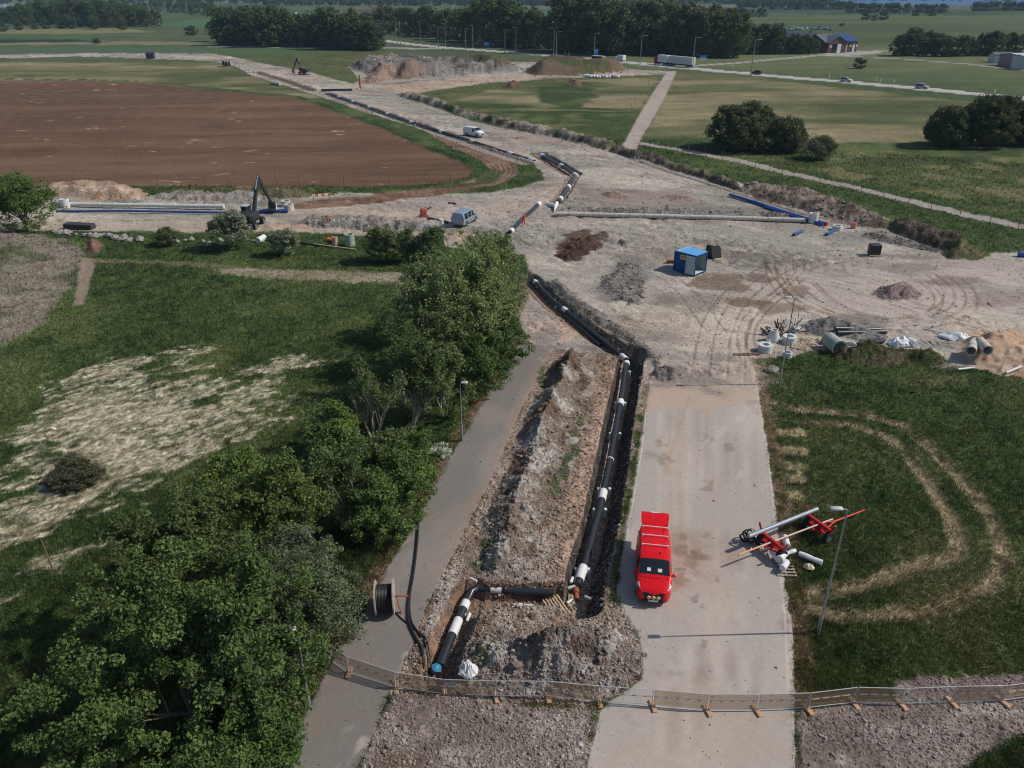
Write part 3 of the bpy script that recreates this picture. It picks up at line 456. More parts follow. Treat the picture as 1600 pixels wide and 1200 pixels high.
# ---------------------------------------------------------------- materials and mesh helpers
MATS = {}
def mat(name, col, rough=.6, metal=0.0, var=.12, ns=3.0, spec=.4, bump=0.0, emit=None, alpha=None):
    if name in MATS: return MATS[name]
    m = bpy.data.materials.new(name); m.use_nodes = True; nt = m.node_tree; L = nt.links.new; b = nt.nodes['Principled BSDF']
    b.inputs['Roughness'].default_value = rough; b.inputs['Metallic'].default_value = metal; b.inputs['Specular IOR Level'].default_value = spec
    tc = node(nt, 'ShaderNodeTexCoord'); n = node(nt, 'ShaderNodeTexNoise'); n.inputs['Scale'].default_value = ns; n.inputs['Detail'].default_value = 5
    L(tc.outputs['Object'], n.inputs['Vector'])
    cr = node(nt, 'ShaderNodeMapRange'); cr.inputs[1].default_value = .3; cr.inputs[2].default_value = .7; cr.inputs[3].default_value = 1-var; cr.inputs[4].default_value = 1+var; L(n.outputs['Fac'], cr.inputs[0])
    vm = node(nt, 'ShaderNodeVectorMath', operation='SCALE'); vm.inputs[0].default_value = tuple(col); L(cr.outputs[0], vm.inputs['Scale']); L(vm.outputs[0], b.inputs['Base Color'])
    if bump:
        bp = node(nt, 'ShaderNodeBump'); bp.inputs['Strength'].default_value = bump; bp.inputs['Distance'].default_value = .05; L(n.outputs['Fac'], bp.inputs['Height']); L(bp.outputs[0], b.inputs['Normal'])
    if alpha is not None:
        b.inputs['Alpha'].default_value = alpha
    MATS[name] = m; return m
def attr_mat(name, rough=.7, spec=.2, trans=0.0, grain=0.0):
    """material that takes its base colour from the mesh's own colour attribute"""
    if name in MATS: return MATS[name]
    m = bpy.data.materials.new(name); m.use_nodes = True; nt = m.node_tree; L = nt.links.new; b = nt.nodes['Principled BSDF']
    b.inputs['Roughness'].default_value = rough; b.inputs['Specular IOR Level'].default_value = spec
    a = node(nt, 'ShaderNodeAttribute', attribute_name='Col'); n = node(nt, 'ShaderNodeTexNoise'); n.inputs['Scale'].default_value = 1.7; n.inputs['Detail'].default_value = 4
    tc = node(nt, 'ShaderNodeTexCoord'); L(tc.outputs['Object'], n.inputs['Vector'])
    cr = node(nt, 'ShaderNodeMapRange'); cr.inputs[1].default_value = .3; cr.inputs[2].default_value = .7; cr.inputs[3].default_value = .85; cr.inputs[4].default_value = 1.15; L(n.outputs['Fac'], cr.inputs[0])
    vm = node(nt, 'ShaderNodeVectorMath', operation='SCALE'); L(a.outputs['Color'], vm.inputs[0]); L(cr.outputs[0], vm.inputs['Scale']); L(vm.outputs[0], b.inputs['Base Color'])
    if trans:
        tr = node(nt, 'ShaderNodeBsdfTranslucent'); mx = node(nt, 'ShaderNodeMixShader'); mx.inputs[0].default_value = trans
        L(vm.outputs[0], tr.inputs['Color']); L(b.outputs[0], mx.inputs[1]); L(tr.outputs[0], mx.inputs[2]); L(mx.outputs[0], nt.nodes['Material Output'].inputs[0])
    MATS[name] = m; return m
class MB:
    def __init__(self): self.v = []; self.f = []
    def add(self, V, F, M=None):
        k = len(self.v); self.v += [tuple(M @ Vector(p)) if M else tuple(p) for p in V]; self.f += [tuple(k+i for i in f) for f in F]; return self
    def box(self, c, sz, M=None, ch=0.0):
        x, y, z = c; a, b, h = sz[0]/2, sz[1]/2, sz[2]/2
        if ch:
            c2 = min(ch, a*.45, b*.45, h*.45); V = []
            for zz, q in ((-h, c2), (-h+c2, 0), (h-c2, 0), (h, c2)):
                A, B = a-q, b-q
                V += [(x+X, y+Y, z+zz) for X, Y in ((-A+c2, -B), (A-c2, -B), (A, -B+c2), (A, B-c2), (A-c2, B), (-A+c2, B), (-A, B-c2), (-A, -B+c2))]
            F = [tuple(range(7, -1, -1)), tuple(range(24, 32))]
            for r in range(3): F += [(r*8+i, r*8+(i+1) % 8, r*8+8+(i+1) % 8, r*8+8+i) for i in range(8)]
            return self.add(V, F, M)
        V = [(x+i*a, y+j*b, z+k*h) for k in (-1, 1) for j in (-1, 1) for i in (-1, 1)]
        return self.add(V, [(0, 2, 3, 1), (4, 5, 7, 6), (0, 1, 5, 4), (2, 6, 7, 3), (0, 4, 6, 2), (1, 3, 7, 5)], M)
    def tube(self, pts, r, n=8, caps=True, M=None, hollow=None):
        pts = [Vector(p) for p in pts]; rs = r if hasattr(r, '__len__') else [r]*len(pts); V = []; F = []; up = None
        for i, p in enumerate(pts):
            d = (pts[min(i+1, len(pts)-1)]-pts[max(i-1, 0)]).normalized()
            if up is None: up = Vector((0, 0, 1)) if abs(d.z) < .9 else Vector((1, 0, 0))
            a = d.cross(up)
            if a.length < 1e-4: a = d.cross(Vector((0, 1, 0)))
            a.normalize(); b = a.cross(d).normalized()
            up = b
            V += [p+(a*math.cos(2*math.pi*k/n)+b*math.sin(2*math.pi*k/n))*rs[i] for k in range(n)]
        for i in range(len(pts)-1): F += [(i*n+k, i*n+(k+1) % n, i*n+n+(k+1) % n, i*n+n+k) for k in range(n)]
        if caps: F += [tuple(range(n-1, -1, -1)), tuple(range((len(pts)-1)*n, len(pts)*n))]
        return self.add(V, F, M)
    def lathe(self, prof, n=20, M=None):
        V = [(r*math.cos(2*math.pi*k/n), r*math.sin(2*math.pi*k/n), z) for r, z in prof for k in range(n)]
        F = [(i*n+k, i*n+(k+1) % n, i*n+n+(k+1) % n, i*n+n+k) for i in range(len(prof)-1) for k in range(n)]
        return self.add(V, F, M)
    def prism(self, poly, x0, x1, M=None):
        """poly in the (y,z) plane, extruded along x"""
        n = len(poly); V = [(x0, y, z) for y, z in poly]+[(x1, y, z) for y, z in poly]
        return self.add(V, [tuple(range(n)), tuple(range(2*n-1, n-1, -1))]+[(i, n+i, n+(i+1) % n, (i+1) % n) for i in range(n)], M)
    def slab(self, poly, z0, z1, M=None):
        n = len(poly); V = [(x, y, z0) for x, y in poly]+[(x, y, z1) for x, y in poly]
        return self.add(V, [tuple(range(n-1, -1, -1)), tuple(range(n, 2*n))]+[(i, (i+1) % n, n+(i+1) % n, n+i) for i in range(n)], M)
    def build(self, name, m, parent=None, smooth=False, auto=None):
        me = bpy.data.meshes.new(name); me.from_pydata(self.v, [], self.f); me.update()
        if m: me.materials.append(m)
        o = bpy.data.objects.new(name, me); COLL.objects.link(o)
        if smooth:
            me.polygons.foreach_set('use_smooth', [True]*len(me.polygons))
            if auto: me.set_sharp_from_angle(angle=R(auto))
        if parent: o.parent = parent
        return o
def thing(name, label, cat, loc=(0, 0, 0), rz=0.0, group=None):
    o = bpy.data.objects.new(name, None); COLL.objects.link(o); o.location = loc; o.rotation_euler = (0, 0, rz); o.empty_display_size = .3
    return tag(o, label, cat, group)
def dup(root, loc, rz=0.0, label=None, sc=1.0, group=None, rot=None):
    r = root.copy(); COLL.objects.link(r); r.location = loc; r.rotation_euler = rot if rot else (0, 0, rz); r.scale = (sc, sc, sc) if not hasattr(sc, '__len__') else sc
    if label: r['label'] = label
    if group: r['group'] = group
    for ch in list(root.children):
        c = ch.copy(); COLL.objects.link(c); c.parent = r
        for g in list(ch.children):
            d = g.copy(); COLL.objects.link(d); d.parent = c
    return r
def TR(x=0, y=0, z=0, rx=0, ry=0, rz=0): return Matrix.Translation((x, y, z)) @ Euler((rx, ry, rz)).to_matrix().to_4x4()
def ang(a, b): return math.atan2(b[1]-a[1], b[0]-a[0])
rng = np.random.default_rng(7); random.seed(7)
# ---------------------------------------------------------------- loose stones
_t = (1+5**.5)/2
ICV = np.array([(-1, _t, 0), (1, _t, 0), (-1, -_t, 0), (1, -_t, 0), (0, -1, _t), (0, 1, _t), (0, -1, -_t), (0, 1, -_t), (_t, 0, -1), (_t, 0, 1), (-_t, 0, -1), (-_t, 0, 1)])/1.9
ICF = np.array([(0, 11, 5), (0, 5, 1), (0, 1, 7), (0, 7, 10), (0, 10, 11), (1, 5, 9), (5, 11, 4), (11, 10, 2), (10, 7, 6), (7, 1, 8), (3, 9, 4), (3, 4, 2), (3, 2, 6), (3, 6, 8), (3, 8, 9), (4, 9, 5), (2, 4, 11), (6, 2, 10), (8, 6, 7), (9, 8, 1)])
def rot_batch(n):
    q = rng.normal(size=(n, 4)); q /= np.linalg.norm(q, axis=1)[:, None]; w, x, y, z = q.T
    return np.stack([np.stack([1-2*(y*y+z*z), 2*(x*y-w*z), 2*(x*z+w*y)], 1), np.stack([2*(x*y+w*z), 1-2*(x*x+z*z), 2*(y*z-w*x)], 1), np.stack([2*(x*z-w*y), 2*(y*z+w*x), 1-2*(x*x+y*y)], 1)], 1)
def stones(name, x, y, size, col, parent=None, sink=.15):
    n = len(x)
    if n == 0: return None
    z = gz(x, y); sc = size[:, None]*(rng.uniform(.55, 1.25, (n, 3))); Rm = rot_batch(n)
    V = ICV[None]*(1+rng.uniform(-.25, .25, (n, 12, 1))); V = V*sc[:, None, :]; V = np.einsum('nij,nkj->nki', Rm, V)
    V[:, :, 2] *= .8; V += np.stack([x, y, z+size*(.35-sink)], 1)[:, None, :]
    F = (ICF[None]+12*np.arange(n)[:, None, None]).reshape(-1, 3)
    return np_mesh(name, V.reshape(-1, 3), F, attr_mat('stone', .9, .2), parent, False, np.repeat(col, 12, axis=0))
def polar(n, d0=58, d1=3, a=46):
    """random spots, denser towards the place the drone hovers over"""
    dp = np.radians(rng.uniform(d1, d0, n)); aa = np.radians(rng.uniform(-a, a, n)); r = HC/np.tan(dp)
    return np.sin(aa)*r, np.cos(aa)*r
def region_at(x, y):
    r, a = gidx(x, y); r = np.clip(np.round(r).astype(int), 0, NR-1); a = np.clip(np.round(a).astype(int), 0, NA-1); return RG[r, a], CG[r, a]
HEAP_OBJ = {o['label']: o for o in COLL.objects if 'label' in o}
sx, sy = polar(620000, 56, 3.5); sreg, scol = region_at(sx, sy); sdist = np.hypot(np.hypot(sx, sy), HC); sclu = fbm(sx, sy, 2.2, 3, 300)
STC = [s(170, 162, 154), s(146, 138, 132), s(120, 108, 100), s(196, 188, 178), s(160, 134, 116)]
def stone_cols(base, n):
    c = np.array(STC)[rng.integers(0, 5, n)]; return np.clip(base*.6*rng.uniform(.6, 1.5, (n, 1))+c*.4*rng.uniform(.5, 1.3, (n, 1)), .01, .9)
for key, h in HEAPS.items():
    if key not in REGS: continue
    m = np.nonzero((sreg == REGS.index(key)))[0]
    rocky = 'rubble' in h[0] or h[0] == 'spoil_bank'; p = .75 if rocky else (.22 if 'gravel' not in h[0] else .25)
    if h[0] == 'sand_heap': p = .02
    m = m[rng.random(len(m)) < p*(.5+sclu[m])]
    if len(m) < 5: continue
    pix = sdist[m]/1209; sz = np.maximum(.035, pix*.75)*np.exp(rng.normal(0, .55, len(m)))*(1.0 if rocky else .85)
    if 'grass' in h[1] or 'weedy' in h[1] or 'turf' in h[1]: sz *= .8
    o = HEAP_OBJ.get(h[1])
    if o: tag(stones('loose_stones', sx[m], sy[m], np.minimum(sz, .9), stone_cols(scol[m], len(m)), o), kind='stuff')
def scatter(regs, dens, smin, name, label, clus=.5, mul=1.0):
    ids = [REGS.index(r) for r in regs if r in REGS]; m = np.nonzero(np.isin(sreg, ids))[0]
    m = m[rng.random(len(m)) < dens*sstep(clus-.12, clus+.2, sclu[m])]
    pix = sdist[m]/1209; sz = np.maximum(smin, pix*.8)*np.exp(rng.normal(0, .45, len(m)))*mul
    o = stones(name, sx[m], sy[m], sz, stone_cols(scol[m], len(m))); tag(o, label, 'stones', kind='stuff')
scatter(['gravel_yard'], .2, .04, 'yard_stones', 'loose stones strewn over the grey construction yard', .46, .8)
scatter(['dug_earth', 'trench'], .45, .05, 'trench_stones', 'broken stones lying on the dug earth around the pipe trench', .3)
scatter(['gravel_road'], .5, .035, 'road_gravel', 'coarse grey gravel on the strip in front of the barrier', .25)
scatter(['gravel_path', 'footpath', 'road'], .004, .03, 'road_grit', 'few single clods and stones on the paved road and footpath', .3)
# ---------------------------------------------------------------- grass blades
gx_, gy_ = polar(580000, 57, 9.5, 52); greg, gcol = region_at(gx_, gy_)
gok = np.zeros(len(REGS), bool)
for k, rn in enumerate(REGS): gok[k] = rn == 'ground' or 'grass' in rn or 'weedy' in rn or 'turf' in rn
isg = gok[greg]; gnear = sdf(W([(640, 290), (560, 293), (300, 291), (0, 290), (-600, 288), (-600, 90), (741, 100)]), gx_, gy_) < 0
dgr = np.hypot(np.hypot(gx_, gy_), HC)
keep = isg & gnear; x, y, c, dd = gx_[keep], gy_[keep], gcol[keep], dgr[keep]
def blades(name, label, x, y, c, dd, hh=.24, wid=1.0, nb=2):
    n = len(x); V = np.zeros((n, nb*3, 3)); z = gz(x, y); lum = c.sum(1)/3
    dry = sstep(.12, .22, lum); pix = dd/1209
    for b in range(nb):
        th = rng.uniform(0, 2*math.pi, n); w = np.maximum(.05, pix*1.0)*wid*rng.uniform(.6, 1.3, n); h = np.maximum(hh, pix*2.2)*rng.uniform(.5, 1.4, n)*(1-.45*dry)
        ln = rng.uniform(0, .6, n)*h+dry*.35; la = np.where(rng.random(n) < .2+.75*dry, R(35)+rng.normal(0, .35, n), rng.uniform(0, 2*math.pi, n)); ox, oy = rng.normal(0, .1, (2, n))
        bx, by = x+ox, y+oy
        V[:, b*3] = np.stack([bx-np.cos(th)*w/2, by-np.sin(th)*w/2, z-.04], 1); V[:, b*3+1] = np.stack([bx+np.cos(th)*w/2, by+np.sin(th)*w/2, z-.04], 1)
        V[:, b*3+2] = np.stack([bx+np.cos(la)*ln, by+np.sin(la)*ln, z+h], 1)
    cg = np.where((rng.random(n) < .32*(dry > .3))[:, None], C_GRASS*1.1, c); cg = np.where((rng.random(n) < .05)[:, None] & (dry < .3)[:, None], cg*.4+C_STRAW*.4, cg)
    cc = np.repeat(np.clip(cg*rng.uniform(.85, 1.75, (n, 1))*np.array([1.05, 1.0, .92]), .004, .8), nb*3, axis=0)
    o = np_mesh(name, V.reshape(-1, 3), np.arange(n*nb*3).reshape(-1, 3), attr_mat('grass_blade', .8, .1, .4), None, False, cc)
    return tag(o, label, 'grass', kind='stuff')
blades('meadow_grass', 'short rough grass and dry stalks of the meadows around the site', x, y, c, dd)
# white flowering weeds in clumps
fx, fy = polar(60000, 54, 12, 44); fr, fc2 = region_at(fx, fy); m = (fr == 0) & (fbm(fx, fy, 1.6, 3, 320) > .62) & (fc2.sum(1)/3 < .15)
m &= (sdf(W(RM), fx, fy) > 0) | (rng.random(len(fx)) < .05)
if m.sum() > 4: blades('meadow_flowers', 'pale leafy weeds dotted over the right meadow', fx[m], fy[m], fc2[m]*1.2+s(150, 158, 132)*.35, np.hypot(np.hypot(fx, fy), HC)[m]*.7, .2, 1.2, 1)
# ---------------------------------------------------------------- trees
def branches(rnd, base, H, spread, levels=4, kids=3, r0=.16, up=.55, stems=1, jit=.35, l0=None):
    """returns list of tapered limbs (points, radii) and the twig tips"""
    limbs = []; tips = []
    def grow(p, d, L, r, lv):
        n = 4; pts = [p]; q = p; dd = d.copy()
        for k in range(n):
            dd = (dd+Vector((rnd.uniform(-1, 1), rnd.uniform(-1, 1), rnd.uniform(-.5, 1)*up))*jit*.5).normalized(); q = q+dd*(L/n); pts.append(q)
        rs = [r*(1-.6*k/n) for k in range(n+1)]; limbs.append((pts, rs))
        if lv == 0: tips.append((pts[-1], dd)); tips.append((pts[-2], dd)); return
        for k in range(kids):
            t = rnd.uniform(.45, 1) if k else 1.0; i = min(n, max(1, int(t*n))); a = rnd.uniform(0, 6.283)
            side = Vector((math.cos(a), math.sin(a), rnd.uniform(0, .6))); nd = (dd*(1.1-spread*.5)+side*spread).normalized()
            grow(pts[i], nd, L*rnd.uniform(.6, .8), rs[i]*.75, lv-1)
    for k in range(stems):
        a = rnd.uniform(0, 6.283); lean = .0 if stems == 1 else rnd.uniform(.15, .5)
        b = Vector(base)+Vector((math.cos(a), math.sin(a), 0))*(0 if stems == 1 else rnd.uniform(.02, .12))
        grow(b, Vector((math.cos(a)*lean, math.sin(a)*lean, 1)).normalized(), (l0 or H*.36)*rnd.uniform(.85, 1.1), r0*rnd.uniform(.7, 1.1), levels)
    return limbs, tips
def limb_mesh(name, limbs, m, parent, n=5, rmin=.0):
    b = MB()
    for pts, rs in limbs:
        if rs[0] >= rmin: b.tube(pts, [max(r, .03 if m is TWIG else 0) for r in rs], n if rs[0] > .05 else 3, False)
    return b.build(name, m, parent, True)
def leaves(name, centers, rads, per, size, c1, c2, parent, flat=.75, rg=None, droop=0.2, mt=None):
    """leaf sprays filling clumps round the given points; sprays tilt outwards"""
    g = rg or rng; C = np.asarray(centers, float); n = len(C)*per; idx = np.repeat(np.arange(len(C)), per)
    u = g.normal(size=(n, 3)); u /= np.linalg.norm(u, axis=1)[:, None]; rr = g.random(n)**.45; ra = np.asarray(rads)[idx]
    pos = C[idx]+u*(rr*ra)[:, None]*np.array([1, 1, flat])
    nrm = u*.8+g.normal(size=(n, 3))*.55+np.array([0, 0, .45]); nrm /= np.linalg.norm(nrm, axis=1)[:, None]
    t = np.cross(nrm, g.normal(size=(n, 3))); t /= np.linalg.norm(t, axis=1)[:, None]; b = np.cross(nrm, t)
    sz = size*g.uniform(.6, 1.35, n)[:, None]; w = sz*.33
    V = np.stack([pos-t*sz*.5, pos-b*w+nrm*sz*.08, pos+t*sz*.55-nrm*sz*droop, pos+b*w+nrm*sz*.08], 1)
    F = np.arange(n*4).reshape(-1, 4); q = (g.random(n)*.6+g.random(len(C))[idx]*.4)[:, None]
    cc = (np.asarray(c1)*(1-q)+np.asarray(c2)*q)*g.uniform(.75, 1.25, (n, 1))*1.6
    return np_mesh(name, V.reshape(-1, 3), F, mt or attr_mat('foliage', .6, .25, .28), parent, False, np.repeat(np.clip(cc, .003, .8), 4, axis=0))
BARK = mat('bark', s(112, 100, 88), .9, var=.25, ns=6, bump=.4); BARKD = mat('dark_bark', s(70, 60, 52), .9, var=.2, ns=6); TWIG = mat('pale_twigs', s(164, 154, 138), .85, var=.2)
LG1, LG2 = s(66, 88, 40), s(98, 118, 58); LD1, LD2 = s(40, 56, 30), s(70, 88, 46); LW1, LW2 = s(84, 96, 66), s(150, 158, 128); LO1, LO2 = s(58, 74, 40), s(88, 102, 60)
def tree(name, label, cat, loc, H, W_, kind='ash', seed=1, group=None, per=26, size=.22, cols=(LG1, LG2), stems=1, levels=4, kids=3, clump=None, rz=0, twigm=None, dens=1.0, r0=None, base_r=.0, spread=.75, crown0=.25, shell=.16):
    """crown W_ wide and H tall: limbs first, then leaf clumps on the twig tips and through the crown's shell"""
    rd = random.Random(seed); g = np.random.default_rng(seed)
    t = thing(name, label, cat, loc, rz, group)
    limbs, tips = branches(rd, (0, 0, -.3), H, spread, levels, kids, r0 or max(.05, H*.018), .6, stems)
    # fit the skeleton into the crown
    P_ = np.array([p for l, _ in limbs for p in l]); ex = max(abs(P_[:, 0]).max(), abs(P_[:, 1]).max()); ez = P_[:, 2].max()
    fx, fz = (W_/2*.88)/ex, (H*.93)/ez; fit = lambda p: Vector((p[0]*fx, p[1]*fx, p[2]*fz))
    limbs = [([fit(p) for p in pts], rs) for pts, rs in limbs]; tp = np.array([fit(p) for p, d in tips])
    limb_mesh('trunk', limbs, twigm or BARK, t, 6, rmin=.004 if per < 14 else .012)
    tp = tp[tp[:, 2] > H*max(.04, crown0*.6)]; k = g.random(len(tp)) < dens; tp = tp[k] if k.sum() > 3 else tp
    cl = clump or max(.35, H*.085)
    n2 = int(len(tp)*shell)
    if n2 and kind != 'bare':
        u = g.normal(size=(n2, 3)); u /= np.linalg.norm(u, axis=1)[:, None]; u[:, 2] = np.where(u[:, 2] < 0, u[:, 2]*.55, u[:, 2]); r = g.uniform(.72, 1.0, n2)[:, None]
        ext = u*r*np.array([W_/2, W_/2, H*(1-crown0)*.6])+np.array([0, 0, H*(crown0+.36*(1-crown0))]); tp = np.vstack([tp, ext[ext[:, 2] > .3]])
    leaves('crown', tp, g.uniform(.45, 1.25, len(tp))*cl*(.8 if size < .5 else 1), per, size, cols[0], cols[1], t, rg=g)
    return t
def at(px, py, dz=0): return G(px, py, dz)
# near row along the footpath (left of it), from the bottom corner of the picture up to the big ash by the yard
tree('ash_tree', 'large dense ash tree filling the lower left corner beside the footpath', 'tree', (-14.0, 23.8, 0), 10.4, 12.5, seed=11, per=110, size=.17, cols=(s(46, 63, 32), s(90, 108, 56)), levels=5, kids=3, clump=.72, shell=.32, crown0=.12)
tree('ash_tree', 'broad ash tree behind the lower left tree, nearer the straw coloured field', 'tree', (-16.6, 30.6, 0), 8.4, 8.6, seed=12, per=85, size=.17, cols=(s(50, 64, 34), s(90, 102, 56)), levels=5, clump=.6)
tree('whitebeam_tree', 'grey leaved bushy tree right at the path edge behind the cable drum', 'tree', (-10.4, 29.0, 0), 6.6, 6.6, seed=13, per=95, size=.12, cols=(s(50, 62, 40), s(112, 120, 92)), levels=4, kids=4, clump=.62, stems=2, crown0=.05)
tree('bush', 'low green bush under the large trees at the bottom edge', 'bush', (-11.2, 21.8, 0), 4.2, 5.6, seed=14, per=80, size=.15, cols=(s(50, 72, 34), s(84, 106, 52)), levels=3, kids=4, clump=.6, stems=3, crown0=0)
tree('young_tree', 'young tree reaching over the bottom left path lamp', 'tree', (-11.5, 25.0, 0), 6.9, 5.6, seed=39, per=95, size=.17, cols=(s(48, 62, 36), s(84, 98, 58)), levels=4, kids=4, clump=.66, crown0=.3)
tree('bush', 'shady bush at the foot of the lower left ash, by the path lamp', 'bush', (-11.6, 26.4, 0), 5.2, 5.6, seed=34, per=80, size=.16, cols=(s(50, 70, 34), s(86, 106, 54)), levels=3, kids=4, clump=.66, stems=3, crown0=0)
tree('ash_tree', 'bright green young ash north of the grey leaved tree', 'tree', (-13.6, 34.8, 0), 7.9, 8.0, seed=15, per=55, size=.16, cols=(s(62, 78, 36), s(98, 112, 58)), levels=4, kids=4, clump=.6, crown0=.1)
tree('ash_tree', 'light green tree with thin crown beside the straw patches', 'tree', (-16.4, 38.0, 0), 6.2, 5.4, seed=35, per=40, size=.17, cols=(s(70, 90, 38), s(108, 124, 58)), levels=4, clump=.55, crown0=.1)
tree('half_dead_tree', 'half bare tree with grey twigs sticking out, nearest of the bare ones', 'tree', (-10.4, 38.8, 0), 6.8, 6.4, kind='bare', seed=16, per=16, size=.16, cols=(LO1, LO2), levels=5, clump=.5, twigm=TWIG, dens=.4, stems=3, spread=.6)
tree('bush', 'leafy bush by the path edge right of the nearest bare tree', 'bush', (-7.9, 38.6, 0), 4.2, 5.4, seed=17, per=70, size=.16, cols=(s(58, 80, 38), s(96, 114, 58)), levels=3, kids=4, clump=.6, stems=3, crown0=0)
tree('bush', 'leafy green bush by the path beside the white flowering shrub', 'bush', (-7.0, 42.6, 0), 4.0, 5.0, seed=27, per=56, size=.16, cols=(s(60, 82, 40), s(98, 116, 60)), levels=3, kids=4, clump=.62, stems=3, crown0=0)
tree('ash_tree', 'slender light green tree in the middle of the hedge row', 'tree', (-11.6, 43.8, 0), 6.0, 4.6, seed=18, per=44, size=.17, cols=(s(66, 88, 42), s(106, 122, 62)), levels=4, clump=.58, twigm=TWIG, stems=2, crown0=.1)
tree('half_dead_tree', 'tall bare grey tree with sparse leaves, leftmost of the two in mid row', 'tree', (-10.2, 48.6, 0), 8.2, 6.6, kind='bare', seed=19, per=7, size=.16, cols=(LO1, LO2), levels=5, clump=.45, twigm=TWIG, dens=.3, stems=3, spread=.55)
tree('half_dead_tree', 'bare many stemmed tree in front of the big ash, right of the other bare one', 'tree', (-7.6, 51.0, 0), 9.0, 5.8, kind='bare', seed=20, per=12, size=.17, cols=(LO1, LO2), levels=5, clump=.5, twigm=TWIG, dens=.45, stems=4, spread=.5)
tree('half_dead_tree', 'third bare tree, behind the two others at the foot of the big ash', 'tree', (-8.8, 55.0, 0), 9.0, 6.0, kind='bare', seed=71, per=12, size=.17, cols=(LO1, LO2), levels=5, clump=.5, twigm=TWIG, dens=.5, stems=4, spread=.5)
tree('half_dead_tree', 'spiky bare shrub on the field side of the row, lowest of the bare ones', 'tree', (-12.6, 44.8, 0), 6.0, 6.4, kind='bare', seed=72, per=14, size=.16, cols=(LO1, LO2), levels=5, clump=.5, twigm=TWIG, dens=.4, stems=4, spread=.6)
tree('young_tree', 'thin green young tree right of the bare ones behind the path lamp', 'tree', (-5.2, 52.6, 0), 6.4, 4.8, seed=73, per=36, size=.17, cols=(s(72, 88, 50), s(108, 120, 72)), levels=4, clump=.55, twigm=TWIG, stems=3, crown0=.05)
tree('bush', 'bush with light twigs between the two bare trees of the row', 'bush', (-8.8, 45.6, 0), 3.0, 4.2, seed=28, per=22, size=.16, cols=(s(70, 84, 48), s(106, 118, 70)), levels=4, kids=3, clump=.5, stems=4, crown0=0, twigm=TWIG)
tree('bush', 'dark green bush at the path edge below the big ash', 'bush', (-3.0, 57.4, 0), 5.2, 6.0, seed=21, per=75, size=.17, cols=(s(48, 70, 34), s(84, 104, 52)), levels=3, kids=4, clump=.66, stems=3, crown0=0)
tree('bush', 'second dark green bush further up along the path edge', 'bush', (-1.0, 62.6, 0), 5.4, 5.8, seed=29, per=70, size=.18, cols=(s(50, 72, 36), s(88, 106, 54)), levels=3, kids=4, clump=.66, stems=3, crown0=0)
tree('ash_tree', 'big many stemmed ash at the upper end of the row, right side', 'tree', (-3.4, 62.5, 0), 12.8, 7.8, seed=22, per=26, size=.19, cols=(s(84, 98, 58), s(134, 146, 92)), levels=5, clump=.66, stems=4, twigm=TWIG, spread=.6, crown0=.1)
tree('ash_tree', 'big pale stemmed ash at the upper end of the row, left side', 'tree', (-6.8, 60.0, 0), 11.0, 7.4, seed=23, per=13, size=.19, cols=(s(82, 96, 60), s(126, 136, 88)), levels=5, clump=.6, stems=5, twigm=TWIG, spread=.45, dens=.6, crown0=.1)
tree('ash_tree', 'rear ash leaning over the yard corner by the silver van', 'tree', (-2.2, 71.0, 0), 10.2, 7.4, seed=24, per=38, size=.2, cols=(s(80, 94, 56), s(124, 134, 88)), levels=4, kids=4, clump=.68, stems=3, twigm=TWIG, crown0=.05)
tree('ash_tree', 'left hand rear ash above the end of the faint field track', 'tree', (-7.2, 69.0, 0), 9.2, 7.4, seed=30, per=28, size=.2, cols=(s(74, 90, 52), s(116, 126, 82)), levels=4, kids=4, clump=.66, stems=3, twigm=TWIG, crown0=.05)
tree('bush', 'brown green bush in the middle of the straw coloured patch', 'bush', at(118, 752), 1.3, 3.6, seed=38, per=50, size=.14, cols=(s(58, 60, 42), s(86, 84, 62)), levels=3, kids=4, clump=.4, stems=4, crown0=0)
tree('flowering_shrub', 'little white flowering shrub on the verge by the near left lamp', 'shrub', at(686, 712), .9, 1.7, seed=25, per=60, size=.1, cols=(s(60, 84, 44), s(214, 214, 200)), levels=2, kids=4, clump=.3, stems=3)
# bushes between the field and the haul road
for lab, px, py, H, Wd, sd_, cols, pr in [('round whitish blossoming bush in front of the excavator', 362, 388, 5.2, 5.6, 31, (s(74, 84, 60), s(150, 154, 130)), 40), ('small pale blossoming bush between excavator and manhole rings', 446, 398, 3.6, 3.8, 32, (s(70, 84, 56), s(142, 148, 122)), 30), ('wide dark green bush, left one of three by the storage pipe', 600, 408, 4.6, 5.0, 33, (s(58, 76, 42), s(104, 116, 74)), 40), ('narrow bush in the middle of the three by the ash row', 640, 408, 4.2, 2.8, 34, (s(66, 82, 48), s(104, 116, 76)), 26), ('upright bush right of the three, next to the ash row', 676, 410, 4.6, 3.8, 35, (s(56, 74, 42), s(98, 112, 72)), 32), ('tiny reedy shrub by the stone row at the left', 262, 383, 2.4, 2.8, 36, (s(60, 72, 42), s(96, 104, 66)), 14)]:
    tree('bush', lab, 'bush', at(px, py), H, Wd, seed=sd_, per=pr*2, size=.19, cols=cols, levels=3, kids=4, clump=.62, stems=3, crown0=.1)
tree('elder_tree', 'leafy tree at the left edge beside the haul road', 'tree', at(45, 362), 8.4, 10.5, seed=37, per=34, size=.24, cols=(s(58, 78, 38), s(100, 116, 60)), levels=4, kids=4, clump=.95, stems=3, crown0=.05, shell=.1)
